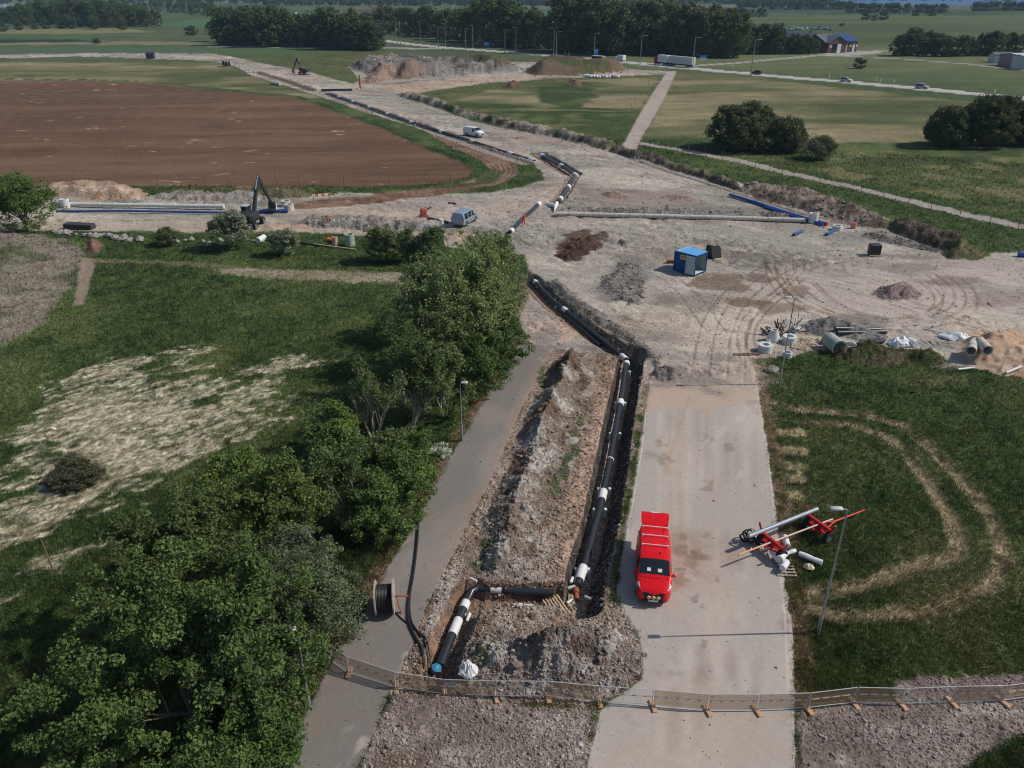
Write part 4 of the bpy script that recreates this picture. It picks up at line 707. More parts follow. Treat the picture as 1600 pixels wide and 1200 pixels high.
# shrubs beyond the right path
for lab, px, py, H, Wd, sd_, cols, pr in [('huge round dark green shrub in the meadow beside the gravel path', 1160, 233, 10.0, 15.0, 41, (s(48, 60, 36), s(84, 92, 58)), 40), ('grey green shrub leaning on the huge round one', 1224, 236, 7.2, 8.5, 42, (s(56, 66, 44), s(82, 88, 62)), 26), ('thin twiggy shrub right of the huge round pair', 1274, 248, 4.6, 7.2, 43, (s(64, 68, 48), s(90, 92, 68)), 9),
                              ('large dark tree group crown at the right edge, tallest of three', 1535, 227, 10.8, 12.5, 44, (s(44, 56, 34), s(76, 84, 52)), 40), ('dark rounded tree left of the tallest one at the right edge', 1475, 228, 8.4, 9.0, 45, (s(46, 58, 34), s(78, 86, 54)), 34), ('dark tree cut by the right picture edge', 1600, 224, 9.6, 10.5, 46, (s(42, 54, 32), s(74, 82, 50)), 36)]:
    tree('shrub' if H < 8 else 'tree', lab, 'shrub' if H < 8 else 'tree', at(px, py), H, Wd, seed=sd_, per=int(pr*1.7), size=.34 if pr > 10 else .25, cols=(cols[0]*1.15, cols[1]*1.3), levels=4 if pr > 10 else 5, kids=4 if pr > 10 else 3, clump=1.15, stems=4, crown0=.0, dens=.8, shell=.2 if pr > 10 else .05, twigm=BARKD)
# ---- distant trees: five models, copied
FT = []
for k, (H, Wd, cols) in enumerate([(20, 15, (s(40, 52, 34), s(66, 76, 48))), (17, 11, (s(44, 56, 36), s(72, 82, 50))), (22, 16, (s(46, 58, 34), s(78, 86, 52))), (14, 12, (s(38, 50, 34), s(62, 74, 46))), (18, 9, (s(52, 58, 42), s(78, 82, 56)))]):
    FT.append((tree('broadleaf_tree', '', 'tree', (0, 0, -1000), H, Wd, seed=60+k, per=24, size=.8, cols=(cols[0]*1.4, cols[1]*1.75), levels=4, kids=3, clump=1.8, r0=.3, twigm=BARKD, crown0=-.02, shell=.5), H, Wd))
used = [False]*5
def far_tree(k, px, py, ph, label, group, wf=1.0, rd=random):
    """ph = height in photo pixels"""
    x, y = P(px, py); t = HC/(FP*SP+(py-600)*CP); Hm = ph*t*1.13; root, H0, W0 = FT[k]; sc = Hm/H0
    loc = (x, y, gz(x, y)-.3*sc); rz = rd.uniform(0, 6.28)
    if not used[k]:
        used[k] = True; root.location = loc; root.rotation_euler = (0, 0, rz); root.scale = (sc*wf, sc*wf, sc); root['label'] = label; root['group'] = group; return root
    return dup(root, loc, rz, label, (sc*wf, sc*wf, sc), group)
rd = random.Random(5)
def belt(x0, x1, y0, y1, top, n, label, group, rows=2, ks=(0, 1, 2, 3), jit=6, wf=1.0):
    for i in range(n):
        t = (i+rd.random()*.7)/n; x = x0+(x1-x0)*t; yb = y0+(y1-y0)*t-rd.choice(range(rows))*2.2+rd.uniform(-.6, .6)
        tp = top(x) if callable(top) else top
        far_tree(rd.choice(ks), x, yb, max(5, (yb-tp)*rd.uniform(.82, 1.08)), label, group, wf, rd)
def topf(*kp): return lambda x: float(np.interp(x, [a for a, b in kp], [b for a, b in kp]))
belt(342, 590, 70, 79, topf((340, 22), (400, 18), (470, 24), (560, 24), (590, 40)), 34, 'tree of the dark wood left of the highway, behind the flat meadow', 'trees of the wood left of the highway', 3, wf=1.0)
belt(540, 592, 78, 79, topf((540, 30), (592, 42)), 6, 'front tree of the wood corner where the small road passes', 'trees at the wood corner', 1, (0, 2))
belt(588, 720, 50, 66, topf((588, 14), (650, 18), (720, 18)), 14, 'tree behind the junction of the highway and the small road', 'trees behind the junction', 2)
belt(715, 880, 66, 80, topf((715, 20), (760, 8), (800, 14), (850, 26), (880, 12)), 18, 'tree behind the row of highway lamps, left half', 'trees behind the highway lamps, left half', 2, (0, 2, 1))
belt(868, 1010, 82, 88, topf((868, 8), (895, 2), (940, 8), (1010, 14)), 20, 'tall tree of the dense grove behind the bus shelter', 'trees of the dense grove', 2, (0, 2, 3))
belt(1000, 1150, 85, 90, topf((1000, 8), (1060, 18), (1100, 18), (1150, 32)), 19, 'tree of the grove behind the long truck', 'trees behind the truck', 2, (0, 2, 4))
belt(1145, 1275, 84, 84, topf((1145, 40), (1160, 48), (1200, 44), (1240, 56), (1275, 66)), 17, 'small tree of the row in front of the dark barn', 'trees in front of the barn', 1, (1, 3, 4))
belt(1398, 1480, 87, 88, topf((1398, 56), (1430, 50), (1480, 56)), 10, 'tree of the thin row right of the barn', 'trees right of the barn', 1, (1, 4, 3))
belt(1484, 1600, 88, 86, topf((1484, 62), (1510, 60), (1560, 54), (1600, 56)), 12, 'tree of the row beside the pale sheds at the right', 'trees beside the sheds', 1, (1, 4, 3))
belt(-10, 250, 38, 44, topf((0, 14), (60, 8), (120, 4), (200, 8), (250, 22)), 40, 'tree of the wood at the upper left', 'trees of the upper left wood', 3)
belt(200, 340, 16, 26, topf((200, 2), (340, 6)), 16, 'tree of the belt behind the upper left fields', 'trees behind the upper left fields', 2)
belt(330, 410, 30, 40, topf((330, 12), (410, 16)), 9, 'tree joining the wood left of the highway from behind', 'trees behind the left wood', 2)
for x, y, h, w in [(5, 49, 15, 1.3), (30, 47, 11, 1.3), (55, 46, 8, 1.5), (72, 45, 12, 1.2), (96, 45, 11, 1.4), (113, 45, 18, 1.0), (148, 46, 19, .9), (192, 47, 17, .9), (152, 68, 7, 1.8), (300, 55, 13, 1.6), (335, 54, 16, 1.0), (370, 56, 10, 2.0)]:
    far_tree(3, x, y, h, 'single bushy tree standing out in the open upper left fields', 'lone trees of the upper left', w, rd)
far_tree(3, 1343, 107, 15, 'lone round bush on the flat meadow in front of the barn', 'lone bush', 1.3, rd)
for x, y, h, w in [(1352, 31, 12, 1.2), (1380, 31, 13, 1.2), (1365, 32, 8, 1.4), (1430, 25, 9, 1.4), (1455, 25, 10, 1.4), (1315, 41, 4, 2), (1470, 20, 8, 1.5)]:
    far_tree(3, x, y, h, 'tree of the small clump on the far plain beyond the barn', 'clumps on the far plain', w, rd)
for x0, x1, yb, tp, n in [(1200, 1330, 15, 3, 16), (1325, 1480, 20, 7, 20), (1520, 1610, 17, 4, 14), (1050, 1130, 28, 17, 10), (1090, 1200, 26, 14, 12)]:
    belt(x0, x1, yb, yb, tp, n, 'tree in the far belts under the blue hills', 'trees in the far belts', 1, (0, 1, 3), wf=1.2)
# the far-off woods that read as one mass
wx, wy, wz, wr = [], [], [], []
def woods(x0, x1, yb, n, h=15, th=3):
    for i in range(n):
        px = rd.uniform(x0, x1); py = yb+rd.uniform(-th, th)
        if py < -14: py = -14
        x, y = P(px, py); wx.append(x); wy.append(y); wz.append(h*.5*rd.uniform(.8, 1.2)); wr.append(h*.5*rd.uniform(.8, 1.2))
for a in [(-300, 520, 4, 260, 16, 4), (520, 1000, 6, 170, 14, 3), (600, 900, 9, 50, 12, 1), (1000, 1300, 3, 190, 15, 4), (1300, 1900, -1, 280, 15, 3), (400, 560, 8, 30, 10, 1), (760, 900, 3, 90, 14, 2), (-300, 100, -4, 150, 18, 3), (860, 1060, 12, 50, 12, 1.5), (1150, 1320, 12, 30, 9, 1), (1900, 2600, 2, 200, 16, 4), (-900, -300, 8, 150, 16, 5), (1650, 2200, 60, 60, 14, 5), (-600, -60, 44, 90, 18, 5)]: woods(*a)
cen = np.stack([wx, wy, wz], 1); o = leaves('distant_woods', cen, wr, 46, 5.5, s(38, 52, 34), s(64, 78, 48), None, 1.0, np.random.default_rng(9)); tag(o, 'far dark tree belts and hedges fading into the blue distance', 'woods', kind='stuff')
# blue hills on the horizon
hb = MB(); n = 90; V = []
for i in range(n):
    a = R(-75+150*i/(n-1)); h = 40+130*float(fbm(np.array([i*.35]), np.array([2.0]), 3, 3, 400)[0]); 
    for rr, zz in ((8600, -5), (9400, h*.55), (10200, h), (11600, -5)): V.append((math.sin(a)*rr, math.cos(a)*rr, zz))
hb.add(V, [(i*4+k, i*4+4+k, i*4+5+k, i*4+k+1) for i in range(n-1) for k in range(3)])
o = hb.build('hills', mat('hill_forest', s(60, 76, 52), .95, var=.3, ns=.004), None, True); o['kind'] = 'structure'
# ---------------------------------------------------------------- paints and other materials
RED = mat('red_paint', s(222, 14, 26), .28, var=.10, spec=.5); WHITE = mat('white_paint', s(214, 218, 220), .45, var=.05); SILVER = mat('silver_blue_paint', s(148, 164, 184), .35, .3, var=.05)
GLASS = mat('dark_glass', s(30, 38, 42), .08, var=.1, spec=.8); TYRE = mat('rubber', s(38, 36, 36), .85, var=.15); RIM = mat('rim_metal', s(150, 150, 150), .4, .7); BLACK = mat('black_plastic', s(34, 34, 36), .5, var=.15)
CHROME = mat('bright_metal', s(200, 200, 200), .3, .9); LAMPG = mat('lamp_glass', s(200, 205, 205), .15, var=.1); AMBER = mat('amber_lamp', s(222, 190, 140), .3); PLATE = mat('plate_white', s(220, 220, 214), .5)
GALV = mat('galvanised_steel', s(150, 158, 158), .45, .5, var=.12); GALVW = mat('pale_galvanised', s(196, 198, 196), .5, .3, var=.1); CONC = mat('concrete', s(192, 188, 176), .9, var=.14, ns=2, bump=.2); CONCG = mat('greenish_concrete', s(158, 170, 158), .9, var=.14, ns=2, bump=.2)
CONCW = mat('pale_concrete', s(206, 208, 204), .85, var=.1, ns=2, bump=.15); PIPE = mat('black_pipe', s(44, 48, 54), .32, var=.15, ns=5, spec=.55); SLEEVE = mat('white_sleeve', s(222, 222, 222), .5, var=.06, ns=8); RUST = mat('rusty_steel', s(150, 84, 56), .8, var=.3, ns=12)
BLUEP = mat('blue_pipe', s(44, 82, 152), .4, var=.12); BLUEC = mat('blue_sheet', s(22, 66, 142), .5, var=.1, ns=1.5); BLUER = mat('blue_roof', s(82, 156, 214), .5, var=.1); WOOD = mat('pale_wood', s(190, 166, 134), .8, var=.2, ns=7); WOODG = mat('grey_wood', s(168, 158, 146), .85, var=.2, ns=7)
REDP = mat('red_steel', s(186, 34, 34), .45, var=.12); ORANGE = mat('orange_plastic', s(214, 106, 52), .6, var=.1); FOOT = mat('orange_rubber', s(190, 148, 116), .85, var=.18, ns=8); FILM = mat('white_film', s(222, 224, 226), .35, var=.1, ns=4, bump=.5); BLUEF = mat('turquoise_film', s(60, 130, 160), .4, var=.2, ns=6)
DARKM = mat('dark_machine', s(44, 50, 52), .5, var=.15); GREENM = mat('green_cab', s(60, 84, 60), .5, var=.12); BROWNW = mat('brown_wall', s(92, 72, 68), .8, var=.12, ns=1); ROOFD = mat('dark_roof', s(86, 92, 102), .6, var=.12, ns=.5); ROOFR = mat('red_roof', s(150, 84, 66), .8, var=.12, ns=.5)
SEAM = mat('dark_seam', s(60, 8, 10), .7); PANEL = mat('solar_panels', s(44, 72, 120), .3, var=.1); SHEDW = mat('pale_wall', s(190, 196, 192), .7, var=.06, ns=.5); SHEDP = mat('pinkish_wall', s(150, 132, 124), .8, var=.06); POSTW = mat('weathered_post', s(124, 104, 86), .9, var=.15); SIGNB = mat('sign_blue', s(40, 140, 210), .5, var=.03)
NET = mat('orange_net', s(196, 156, 110), .8, var=.1, alpha=.55); STONEM = mat('field_stone', s(150, 144, 136), .9, var=.2, ns=4, bump=.3); ASPH2 = mat('dark_slab', s(64, 62, 62), .9); SKIN = mat('skin', s(196, 150, 122), .6); HIVIS = mat('hi_vis_orange', s(238, 96, 30), .7, var=.06)
CARDR = mat('dark_red_paint', s(96, 30, 36), .35); CARDK = mat('dark_paint', s(40, 46, 52), .35); CARW = mat('silver_white_paint', s(186, 194, 192), .35, .1); WIRE = mat('wire', s(126, 120, 112), .6, .5)
# ---------------------------------------------------------------- vehicles
FR_ = [0, .22, .42, .6, .8, 1]
def loft_body(st, root, bodym, region, drop=None, ny=64, labels=None, mats=None):
    st = sorted(st); ys = np.linspace(st[0][0], st[-1][0], ny); A = np.array(st); Q = [np.interp(ys, A[:, 0], A[:, k]) for k in range(7)]
    rings = []
    for i in range(ny):
        zb, zm, zt, wb, wm, wt = [Q[k][i] for k in range(1, 7)]
        h = [(0, zb), (wb*.9, zb)]+[(wb+(wm-wb)*math.sin(f*math.pi/2), zb+.04+(zm-zb-.04)*f) for f in FR_]
        dz = max(zt-zm, .02); h += [(wm+(wt-wm)*.48, zm+dz*.45), (wt, zt-dz*.14), (wt-.05, zt-dz*.03), (wt-.17, zt+.005), (wt*.5, zt+.025), (0, zt+.035)]
        ring = [(x, ys[i], z) for x, z in h]+[(-x, ys[i], z) for x, z in reversed(h[1:-1])]
        rings.append(ring)
    n = len(rings[0]); half = 14; V = [p for r in rings for p in r]; parts = {}
    for i in range(ny-1):
        for j in range(n):
            jj = j if j < half else n-1-j      # mirrored strip index: strip between profile points jj and jj+1
            f = (i*n+j, i*n+(j+1) % n, i*n+n+(j+1) % n, i*n+n+j); c = np.mean([V[q] for q in f], 0)
            if drop and drop(c, jj): continue
            parts.setdefault(region(c, jj), []).append(f[::-1])
    parts['body'] += [tuple(range(n)), tuple(range(ny*n-1, (ny-1)*n-1, -1))]
    for k, F in parts.items():
        used_ = sorted({q for f in F for q in f}); mp = {q: i for i, q in enumerate(used_)}
        b = MB(); b.add([V[q] for q in used_], [tuple(mp[q] for q in f) for f in F])
        o = b.build(k, bodym if k == 'body' else (mats or {}).get(k, GLASS), root, True, 38)
        if labels and k in labels: o['label'] = labels[k]
def wheel(root, x, y, r=.34, w=.22, rimr=.62):
    M = TR(x, y, r, 0, math.pi/2, 0); t = MB().lathe([(r*.6, -w/2), (r*.93, -w/2), (r, -w*.3), (r, w*.3), (r*.93, w/2), (r*.6, w/2)], 20, M).build('tyre', TYRE, None, True, 40)
    sg = 1 if x > 0 else -1; b = MB().lathe([(.001, sg*w*.38), (r*.25, sg*w*.42), (r*.3, sg*w*.3), (r*.56, sg*w*.34), (r*.64, sg*w*.5), (r*.64, -sg*w*.5)], 20, M)
    wo = thing('wheel', None, None); wo.parent = root; t.parent = wo; b.build('rim', RIM, wo, True, 40); return wo
VAN_ST = [(-2.5, .45, 1.0, 1.82, .88, .93, .72), (-2.44, .34, 1.08, 1.93, .93, .98, .82), (-2.2, .3, 1.1, 1.97, .95, 1.0, .85), (-1, .28, 1.1, 1.99, .96, 1.02, .86), (.2, .28, 1.1, 1.98, .96, 1.02, .86), (.62, .28, 1.1, 1.93, .96, 1.01, .84), (1.5, .28, 1.08, 1.26, .95, 1.0, .93), (1.9, .27, 1.0, 1.15, .93, .97, .86), (2.25, .26, .9, 1.02, .86, .91, .8), (2.42, .27, .78, .9, .74, .8, .7), (2.5, .36, .6, .7, .55, .62, .5)]
def van(name, label, loc, rz, paint_, sidewin=True, door_open=None, extras=None):
    t = thing(name, label, 'van', loc, rz); A = (-1.45, 1.55)
    def drop(c, j): return j in (2, 3, 4, 5) and any((c[1]-a)**2+(c[2]-.34)**2 < .40**2 for a in A)
    def region(c, j):
        if .66 < c[1] < 1.42 and j >= 10: return 'windscreen'
        if j in (7, 8) and c[2] > 1.16 and (.18 < c[1] < .95 or (sidewin and (-.95 < c[1] < .05 or -2.1 < c[1] < -1.05))): return 'side_window'
        if door_open and -.95 < c[1] < .1 and 3 <= j <= 8 and c[0]*door_open > 0: return 'door_opening'
        return 'body'
    loft_body(VAN_ST, t, paint_, region, drop, mats={'door_opening': BLACK})
    for y in A:
        for x in (-.86, .86): wheel(t, x, y)
    MB().box((0, 0, .36), (1.5, 4.2, .2)).build('underbody', BLACK, t)
    MB().add([(-.62, 2.43, .90), (.62, 2.43, .90), (.5, 2.56, .60), (-.5, 2.56, .60), (-.62, 2.3, .88), (.62, 2.3, .88), (.5, 2.4, .58), (-.5, 2.4, .58)], [(0, 3, 2, 1), (0, 1, 5, 4), (0, 4, 7, 3), (1, 2, 6, 5), (2, 3, 7, 6)]).build('grille', BLACK, t); MB().box((0, 2.53, .42), (1.2, .1, .16), ch=.03).build('lower_grille', BLACK, t)
    for sx_ in (-1, 1):
        MB().add([(sx_*.60, 2.36, .95), (sx_*.80, 2.17, 1.07), (sx_*.89, 1.86, 1.19), (sx_*.98, 1.9, 1.06), (sx_*.90, 2.25, .88), (sx_*.72, 2.42, .82)]+[(sx_*.5, 2.2, .8)], [(0, 1, 2, 3, 4, 5), (0, 6, 1), (1, 6, 2), (2, 6, 3), (3, 6, 4), (4, 6, 5), (5, 6, 0)]).build('headlight', LAMPG, t)
        MB().box((sx_*1.12, 1.05, 1.14), (.2, .12, .22), ch=.04).tube([(sx_*.97, 1.03, 1.1), (sx_*1.1, 1.04, 1.1)], .025, 6).build('mirror', paint_, t)
        MB().box((sx_*.9, -2.48, 1.15), (.1, .06, .55), ch=.02).build('tail_light', mat('red_lamp', s(170, 30, 30), .3), t)
        MB().tube([(sx_*1.0, -2.0, .62), (sx_*1.012, 0, .62), (sx_*1.005, 1.1, .62)], .02, 4).build('side_moulding', BLACK, t)
    MB().box((0, 2.6, .47), (.52, .02, .12)).build('number_plate', PLATE, t)
    return t
# the red van with its tailgate up
fx0, fy0 = P(1020, 953); rzv = R(171); vx = fx0-math.sin(rzv)*(-2.55)*-1; 
vc = Vector((fx0, fy0, 0))-Vector((-math.sin(rzv), math.cos(rzv), 0))*2.5
rv = van('red_van', 'bright red van with its tailgate raised, parked on the paved road', (vc.x, vc.y+.12, gz(vc.x, vc.y)), rzv, RED, False); rv.scale = (.97, .95, .97)
for y in (-2.1, -1.25, -.35):
    b = MB().tube([(-.74, y, 2.12), (.74, y, 2.12)], .028, 6)
    for x in (-.72, .72): b.box((x, y, 2.05), (.07, .1, .16))
    b.build('roof_bar', WHITE, rv)
for x in (-.26, 0, .26):
    MB().lathe([(.001, .06), (.1, .05), (.115, 0), (.08, -.06), (.001, -.07)], 16, TR(x, 2.62, .72, -math.pi/2*1.0, 0, 0)).build('spot_lamp', AMBER, rv, True, 50)
tg = MB(); tg.add([(-.78, -2.42, 1.95), (.78, -2.42, 1.95), (.84, -3.0, 2.22), (.82, -3.5, 2.18), (.72, -3.58, 2.1), (-.72, -3.58, 2.1), (-.82, -3.5, 2.18), (-.84, -3.0, 2.22), (-.78, -2.42, 1.88), (.78, -2.42, 1.88), (.84, -3.0, 2.14), (.82, -3.5, 2.10), (.72, -3.58, 2.04), (-.72, -3.58, 2.04), (-.82, -3.5, 2.10), (-.84, -3.0, 2.14)],
    [(0, 7, 2, 1), (7, 6, 3, 2), (6, 5, 4, 3), (8, 9, 10, 15), (15, 10, 11, 14), (14, 11, 12, 13)]+[(i, (i+1) % 8, 8+(i+1) % 8, 8+i) for i in range(8)])
tgo = tg.build('tailgate', RED, rv, True, 30); tgo['label'] = 'raised red tailgate'
MB().box((0, -3.45, 2.2), (.5, .09, .03)).build('number_plate', PLATE, tgo); MB().tube([(.3, -2.9, 2.2), (-.05, -3.2, 2.26)], .015, 4).build('wiper', BLACK, tgo)
for x in (-.72, .72): MB().tube([(x, -2.38, 1.5), (x, -2.95, 2.1)], .018, 5).build('gas_strut', BLACK, rv)
MB().box((.0, -2.47, 1.25), (1.4, .02, 1.1)).build('cargo_opening', BLACK, rv)
for x, y in ((-.3, 1.3), (-.12, 1.27), (.3, 1.28)): MB().box((0, 0, 0), (.24, .2, .012), TR(x, y-.1, 1.53, -.65, 0, .05)).build('paper_sheet', PLATE, rv)
for x in (-.52, 0, .52): MB().tube([(x, -2.25, 2.012), (x, .1, 2.012)], .012, 4).build('roof_rib', RED, rv)
for sg in (-1, 1):
    for y in (-2.0, -.95, .12): MB().tube([(sg*1.003, y, .45), (sg*1.003, y, 1.12)], .008, 4).build('door_seam', SEAM, rv)
MB().tube([(-.8, 1.56, 1.255), (0, 1.62, 1.29), (.8, 1.56, 1.255)], .012, 4).build('bonnet_seam', SEAM, rv)
for sg in (-1, 1): MB().tube([(sg*.5, 1.7, 1.26), (sg*.42, 2.2, 1.05)], .012, 4).build('bonnet_crease', RED, rv)
MB().box((-.28, .25, 2.03), (.05, .12, .06)).build('roof_aerial', BLACK, rv)
g = at(727, 350); van('silver_van', 'silver blue van with open driver door beside the ash row on the haul road', (g.x, g.y, g.z), R(-22), SILVER, True)
g = at(741, 213); van('white_van', 'small white van with open side door on the upper haul road', (g.x, g.y, g.z), R(-128), WHITE, False, door_open=-1)
CAR_ST = [(-2.2, .4, .75, .95, .7, .78, .6), (-2.1, .3, .85, 1.2, .82, .86, .62), (-1.7, .25, .92, 1.5, .85, .9, .62), (-.5, .22, .94, 1.56, .86, .92, .64), (.3, .22, .94, 1.5, .86, .92, .62), (1.05, .22, .92, 1.02, .86, .91, .78), (1.8, .24, .8, .9, .8, .85, .7), (2.15, .28, .62, .72, .6, .7, .55)]
def car_model(paint_, name, label, loc, rz):
    t = thing(name, label, 'car', loc, rz); A = (-1.35, 1.3)
    def region(c, j):
        if .38 < c[1] < .98 and j >= 10: return 'windscreen'
        if -2.08 < c[1] < -1.75 and j >= 10: return 'rear_window'
        if j in (7, 8) and c[2] > 1.0 and -1.7 < c[1] < .7: return 'side_window'
        return 'body'
    loft_body(CAR_ST, t, paint_, region, lambda c, j: j in (2, 3, 4, 5) and any((c[1]-a)**2+(c[2]-.32)**2 < .37**2 for a in A), 44)
    for y in A:
        for x in (-.8, .8): wheel(t, x, y, .32, .2)
    for sx_ in (-1, 1): MB().box((sx_*.6, 2.1, .68), (.26, .08, .12), ch=.02).build('headlight', LAMPG, t)
    return t
hwa = math.atan2(P(1400, 135.5)[1]-P(1300, 126.5)[1], P(1400, 135.5)[0]-P(1300, 126.5)[0])
def onhw(px, py): x, y = P(px, py); return (x, y, gz(x, y)+.02)
car_model(CARDR, 'passenger_car', 'dark red car on the highway behind the last tall lamp', onhw(1182, 116.5), hwa+math.pi/2)
car_model(CARW, 'passenger_car', 'pale silver car in the middle of the right stretch of highway', onhw(1322, 129.0), hwa-math.pi/2)
cs = car_model(mat('steel_blue_paint', s(150, 166, 176), .35, .2), 'passenger_car', 'silver estate car nearest the right edge on the highway', onhw(1440, 139.2), hwa-math.pi/2)
car_model(CARDK, 'passenger_car', 'dark car on the highway behind the long brown soil mound', onhw(870, 89), hwa-math.pi/2)
# junk yard beyond the barn
for i in range(30):
    px, py = 1152+i*5.0+rd.uniform(-2, 2), 44.5+rd.uniform(-1.6, 2.6)+i*.07; x, y = P(px, py)
    dup(cs, (x, y, gz(x, y)), rd.uniform(0, 6.28), 'vehicle or piece of scrap standing on the crowded yard beyond the barn', rd.uniform(1.0, 1.5), 'vehicles and scrap on the far yard')
# trucks
def box_part(name, c, sz, m, t, ch=.05): return MB().box(c, sz, None, ch).build(name, m, t)
x, y = P(1054, 103.5); tk_ = thing('truck', 'long white truck and trailer with a dark red cab on the highway', 'truck', (x, y, gz(x, y)+.02), hwa+math.pi/2)
box_part('trailer_box', (0, -3.6, 2.5), (2.5, 13.0, 2.9), CARW, tk_); box_part('cargo_box', (0, 6.1, 2.55), (2.5, 5.4, 2.9), WHITE, tk_); cb = box_part('cab', (0, 9.9, 1.9), (2.4, 1.9, 2.8), mat('cab_red', s(130, 34, 34), .4), tk_, .2)
box_part('windscreen', (0, 10.86, 2.3), (2.1, .04, .9), GLASS, tk_, .01); box_part('chassis', (0, 0, .8), (1.2, 19, .3), BLACK, tk_)
for yy in (9.9, 5.2, 4.0, 1.6, .4, -7.2, -8.4): 
    for xx in (-1.05, 1.05): wheel(tk_, xx, yy, .5, .35)
for k in range(12):
    for xx in (-1.262, 1.262): MB().box((xx, 2.4-k*1.1, 2.5), (.03, .06, 2.7)).build('side_rib', GALVW, tk_)
x, y = P(968, 97); t = thing('box_van', 'small white box van on the highway left of the long truck', 'van', (x, y, gz(x, y)+.02), hwa+math.pi/2)
box_part('cargo_box', (0, -1.1, 1.7), (2.1, 3.6, 2.1), WHITE, t); box_part('cab', (0, 1.7, 1.3), (1.95, 1.8, 1.7), WHITE, t, .3); box_part('windscreen', (0, 2.55, 1.65), (1.7, .2, .6), GLASS, t, .03); box_part('chassis', (0, 0, .5), (1.2, 5.2, .25), BLACK, t)
for yy in (1.8, -1.8):
    for xx in (-.9, .9): wheel(t, xx, yy, .38, .25)
# ---------------------------------------------------------------- excavators
def limbbox(b, p, q, w0, h0, w1, h1):
    p, q = Vector(p), Vector(q); d = (q-p).normalized(); sd_ = Vector((1, 0, 0)); u = sd_.cross(d).normalized(); V = []
    for c, w, h in ((p, w0, h0), (q, w1, h1)): V += [c-sd_*w/2-u*h/2, c+sd_*w/2-u*h/2, c+sd_*w/2+u*h/2, c-sd_*w/2+u*h/2]
    b.add(V, [(0, 3, 2, 1), (4, 5, 6, 7), (0, 1, 5, 4), (1, 2, 6, 5), (2, 3, 7, 6), (3, 0, 4, 7)])
def excavator(label, loc, rz, reach=8.0, bodym=DARKM, sc=1.0):
    t = thing('excavator', label, 'excavator', loc, rz); t.scale = (sc, sc, sc)
    MB().box((0, 0, .9), (1.5, 4.0, .45), ch=.1).build('undercarriage', DARKM, t)
    for y in (-1.4, 1.4):
        for x in (-1.1, 1.1): wheel(t, x, y, .55, .5)
    MB().box((0, -2.6, .75), (2.5, .12, .7), ch=.03).box((0, -2.2, .8), (.5, .8, .25)).build('dozer_blade', GALV, t)
    MB().box((0, -.9, 1.75), (2.5, 2.8, 1.0), ch=.18).build('upper_body', bodym, t); MB().box((0, -2.2, 1.75), (2.3, .6, .9), ch=.2).build('counterweight', ORANGE if bodym != DARKM else bodym, t)
    cab_ = MB().box((-.75, .7, 2.05), (.95, 1.5, 1.5), ch=.12).build('cab', GREENM, t)
    for c, sz in (((-.75, 1.46, 2.3), (.8, .03, .95)), ((-1.235, .7, 2.4), (.03, 1.2, .7)), ((-.265, .7, 2.4), (.03, 1.2, .7)), ((-.75, -.06, 2.4), (.7, .03, .6))): MB().box(c, sz).build('cab_window', GLASS, cab_)
    MB().box((-.75, .7, 2.84), (1.0, 1.55, .08), ch=.03).build('cab_roof', GALVW, cab_)
    a, p1, p2, p3 = (.35, .6, 1.9), (.35, reach*.3, 4.3), (.35, reach*.5, 5.9), (.35, reach*.93, 1.7)
    b = MB(); limbbox(b, a, p1, .4, .5, .38, .62); limbbox(b, p1, p2, .38, .62, .34, .42); b.build('boom', bodym, t)
    b = MB(); limbbox(b, (.35, p2[1]-.25, p2[2]+.3), p3, .3, .62, .26, .3); b.build('arm', bodym, t)
    MB().tube([(.12, 1.1, 2.0), (.12, reach*.27, 3.9)], .08, 8).tube([(.58, 1.1, 2.0), (.58, reach*.27, 3.9)], .08, 8).tube([(.35, reach*.3, 4.75), (.35, p2[1]-.1, p2[2]+.45)], .08, 8).build('hydraulic_cylinders', CHROME, t)
    MB().prism([(reach*.93-.1, 1.7), (reach*.93+.25, 1.75), (reach*.93+.45, 1.2), (reach*.93+.2, .55), (reach*.93-.45, .35), (reach*.93-.55, .6), (reach*.93-.1, .9)], -.15, .85).build('bucket', DARKM, t)
    return t
g = at(393, 352); excavator('dark green wheeled excavator lifting its arm behind the whitish bush', (g.x, g.y, g.z), R(-6), 7.6)
g = at(475, 116); excavator('small dark excavator working on the upper end of the haul road', (g.x, g.y, g.z), R(60), 6.5, DARKM, .95)
# ---------------------------------------------------------------- fence of barrier panels
PF = [(452, 1000), (480, 1013), (513, 1029), (546, 1052), (619, 1075), (695, 1083), (775, 1090), (856, 1091), (936, 1098), (1020, 1105), (1105, 1112), (1182, 1112), (1261, 1109), (1334, 1100), (1408, 1102), (1487, 1099), (1566, 1097), (1642, 1086)][2:]
PF = [(490, 1010)]+PF
PL_ = {}
BAND = bpy.data.materials.new('red_white_band'); BAND.use_nodes = True; _nt = BAND.node_tree; _b = _nt.nodes['Principled BSDF']; _tc = node(_nt, 'ShaderNodeTexCoord'); _sx = node(_nt, 'ShaderNodeSeparateXYZ'); _nt.links.new(_tc.outputs['Object'], _sx.inputs[0])
_m1 = node(_nt, 'ShaderNodeMath', operation='MULTIPLY'); _m1.inputs[1].default_value = 2.0; _m2 = node(_nt, 'ShaderNodeMath', operation='FRACT'); _m3 = node(_nt, 'ShaderNodeMath', operation='LESS_THAN'); _m3.inputs[1].default_value = .3; _nt.links.new(_sx.outputs[0], _m1.inputs[0]); _nt.links.new(_m1.outputs[0], _m2.inputs[0]); _nt.links.new(_m2.outputs[0], _m3.inputs[0])
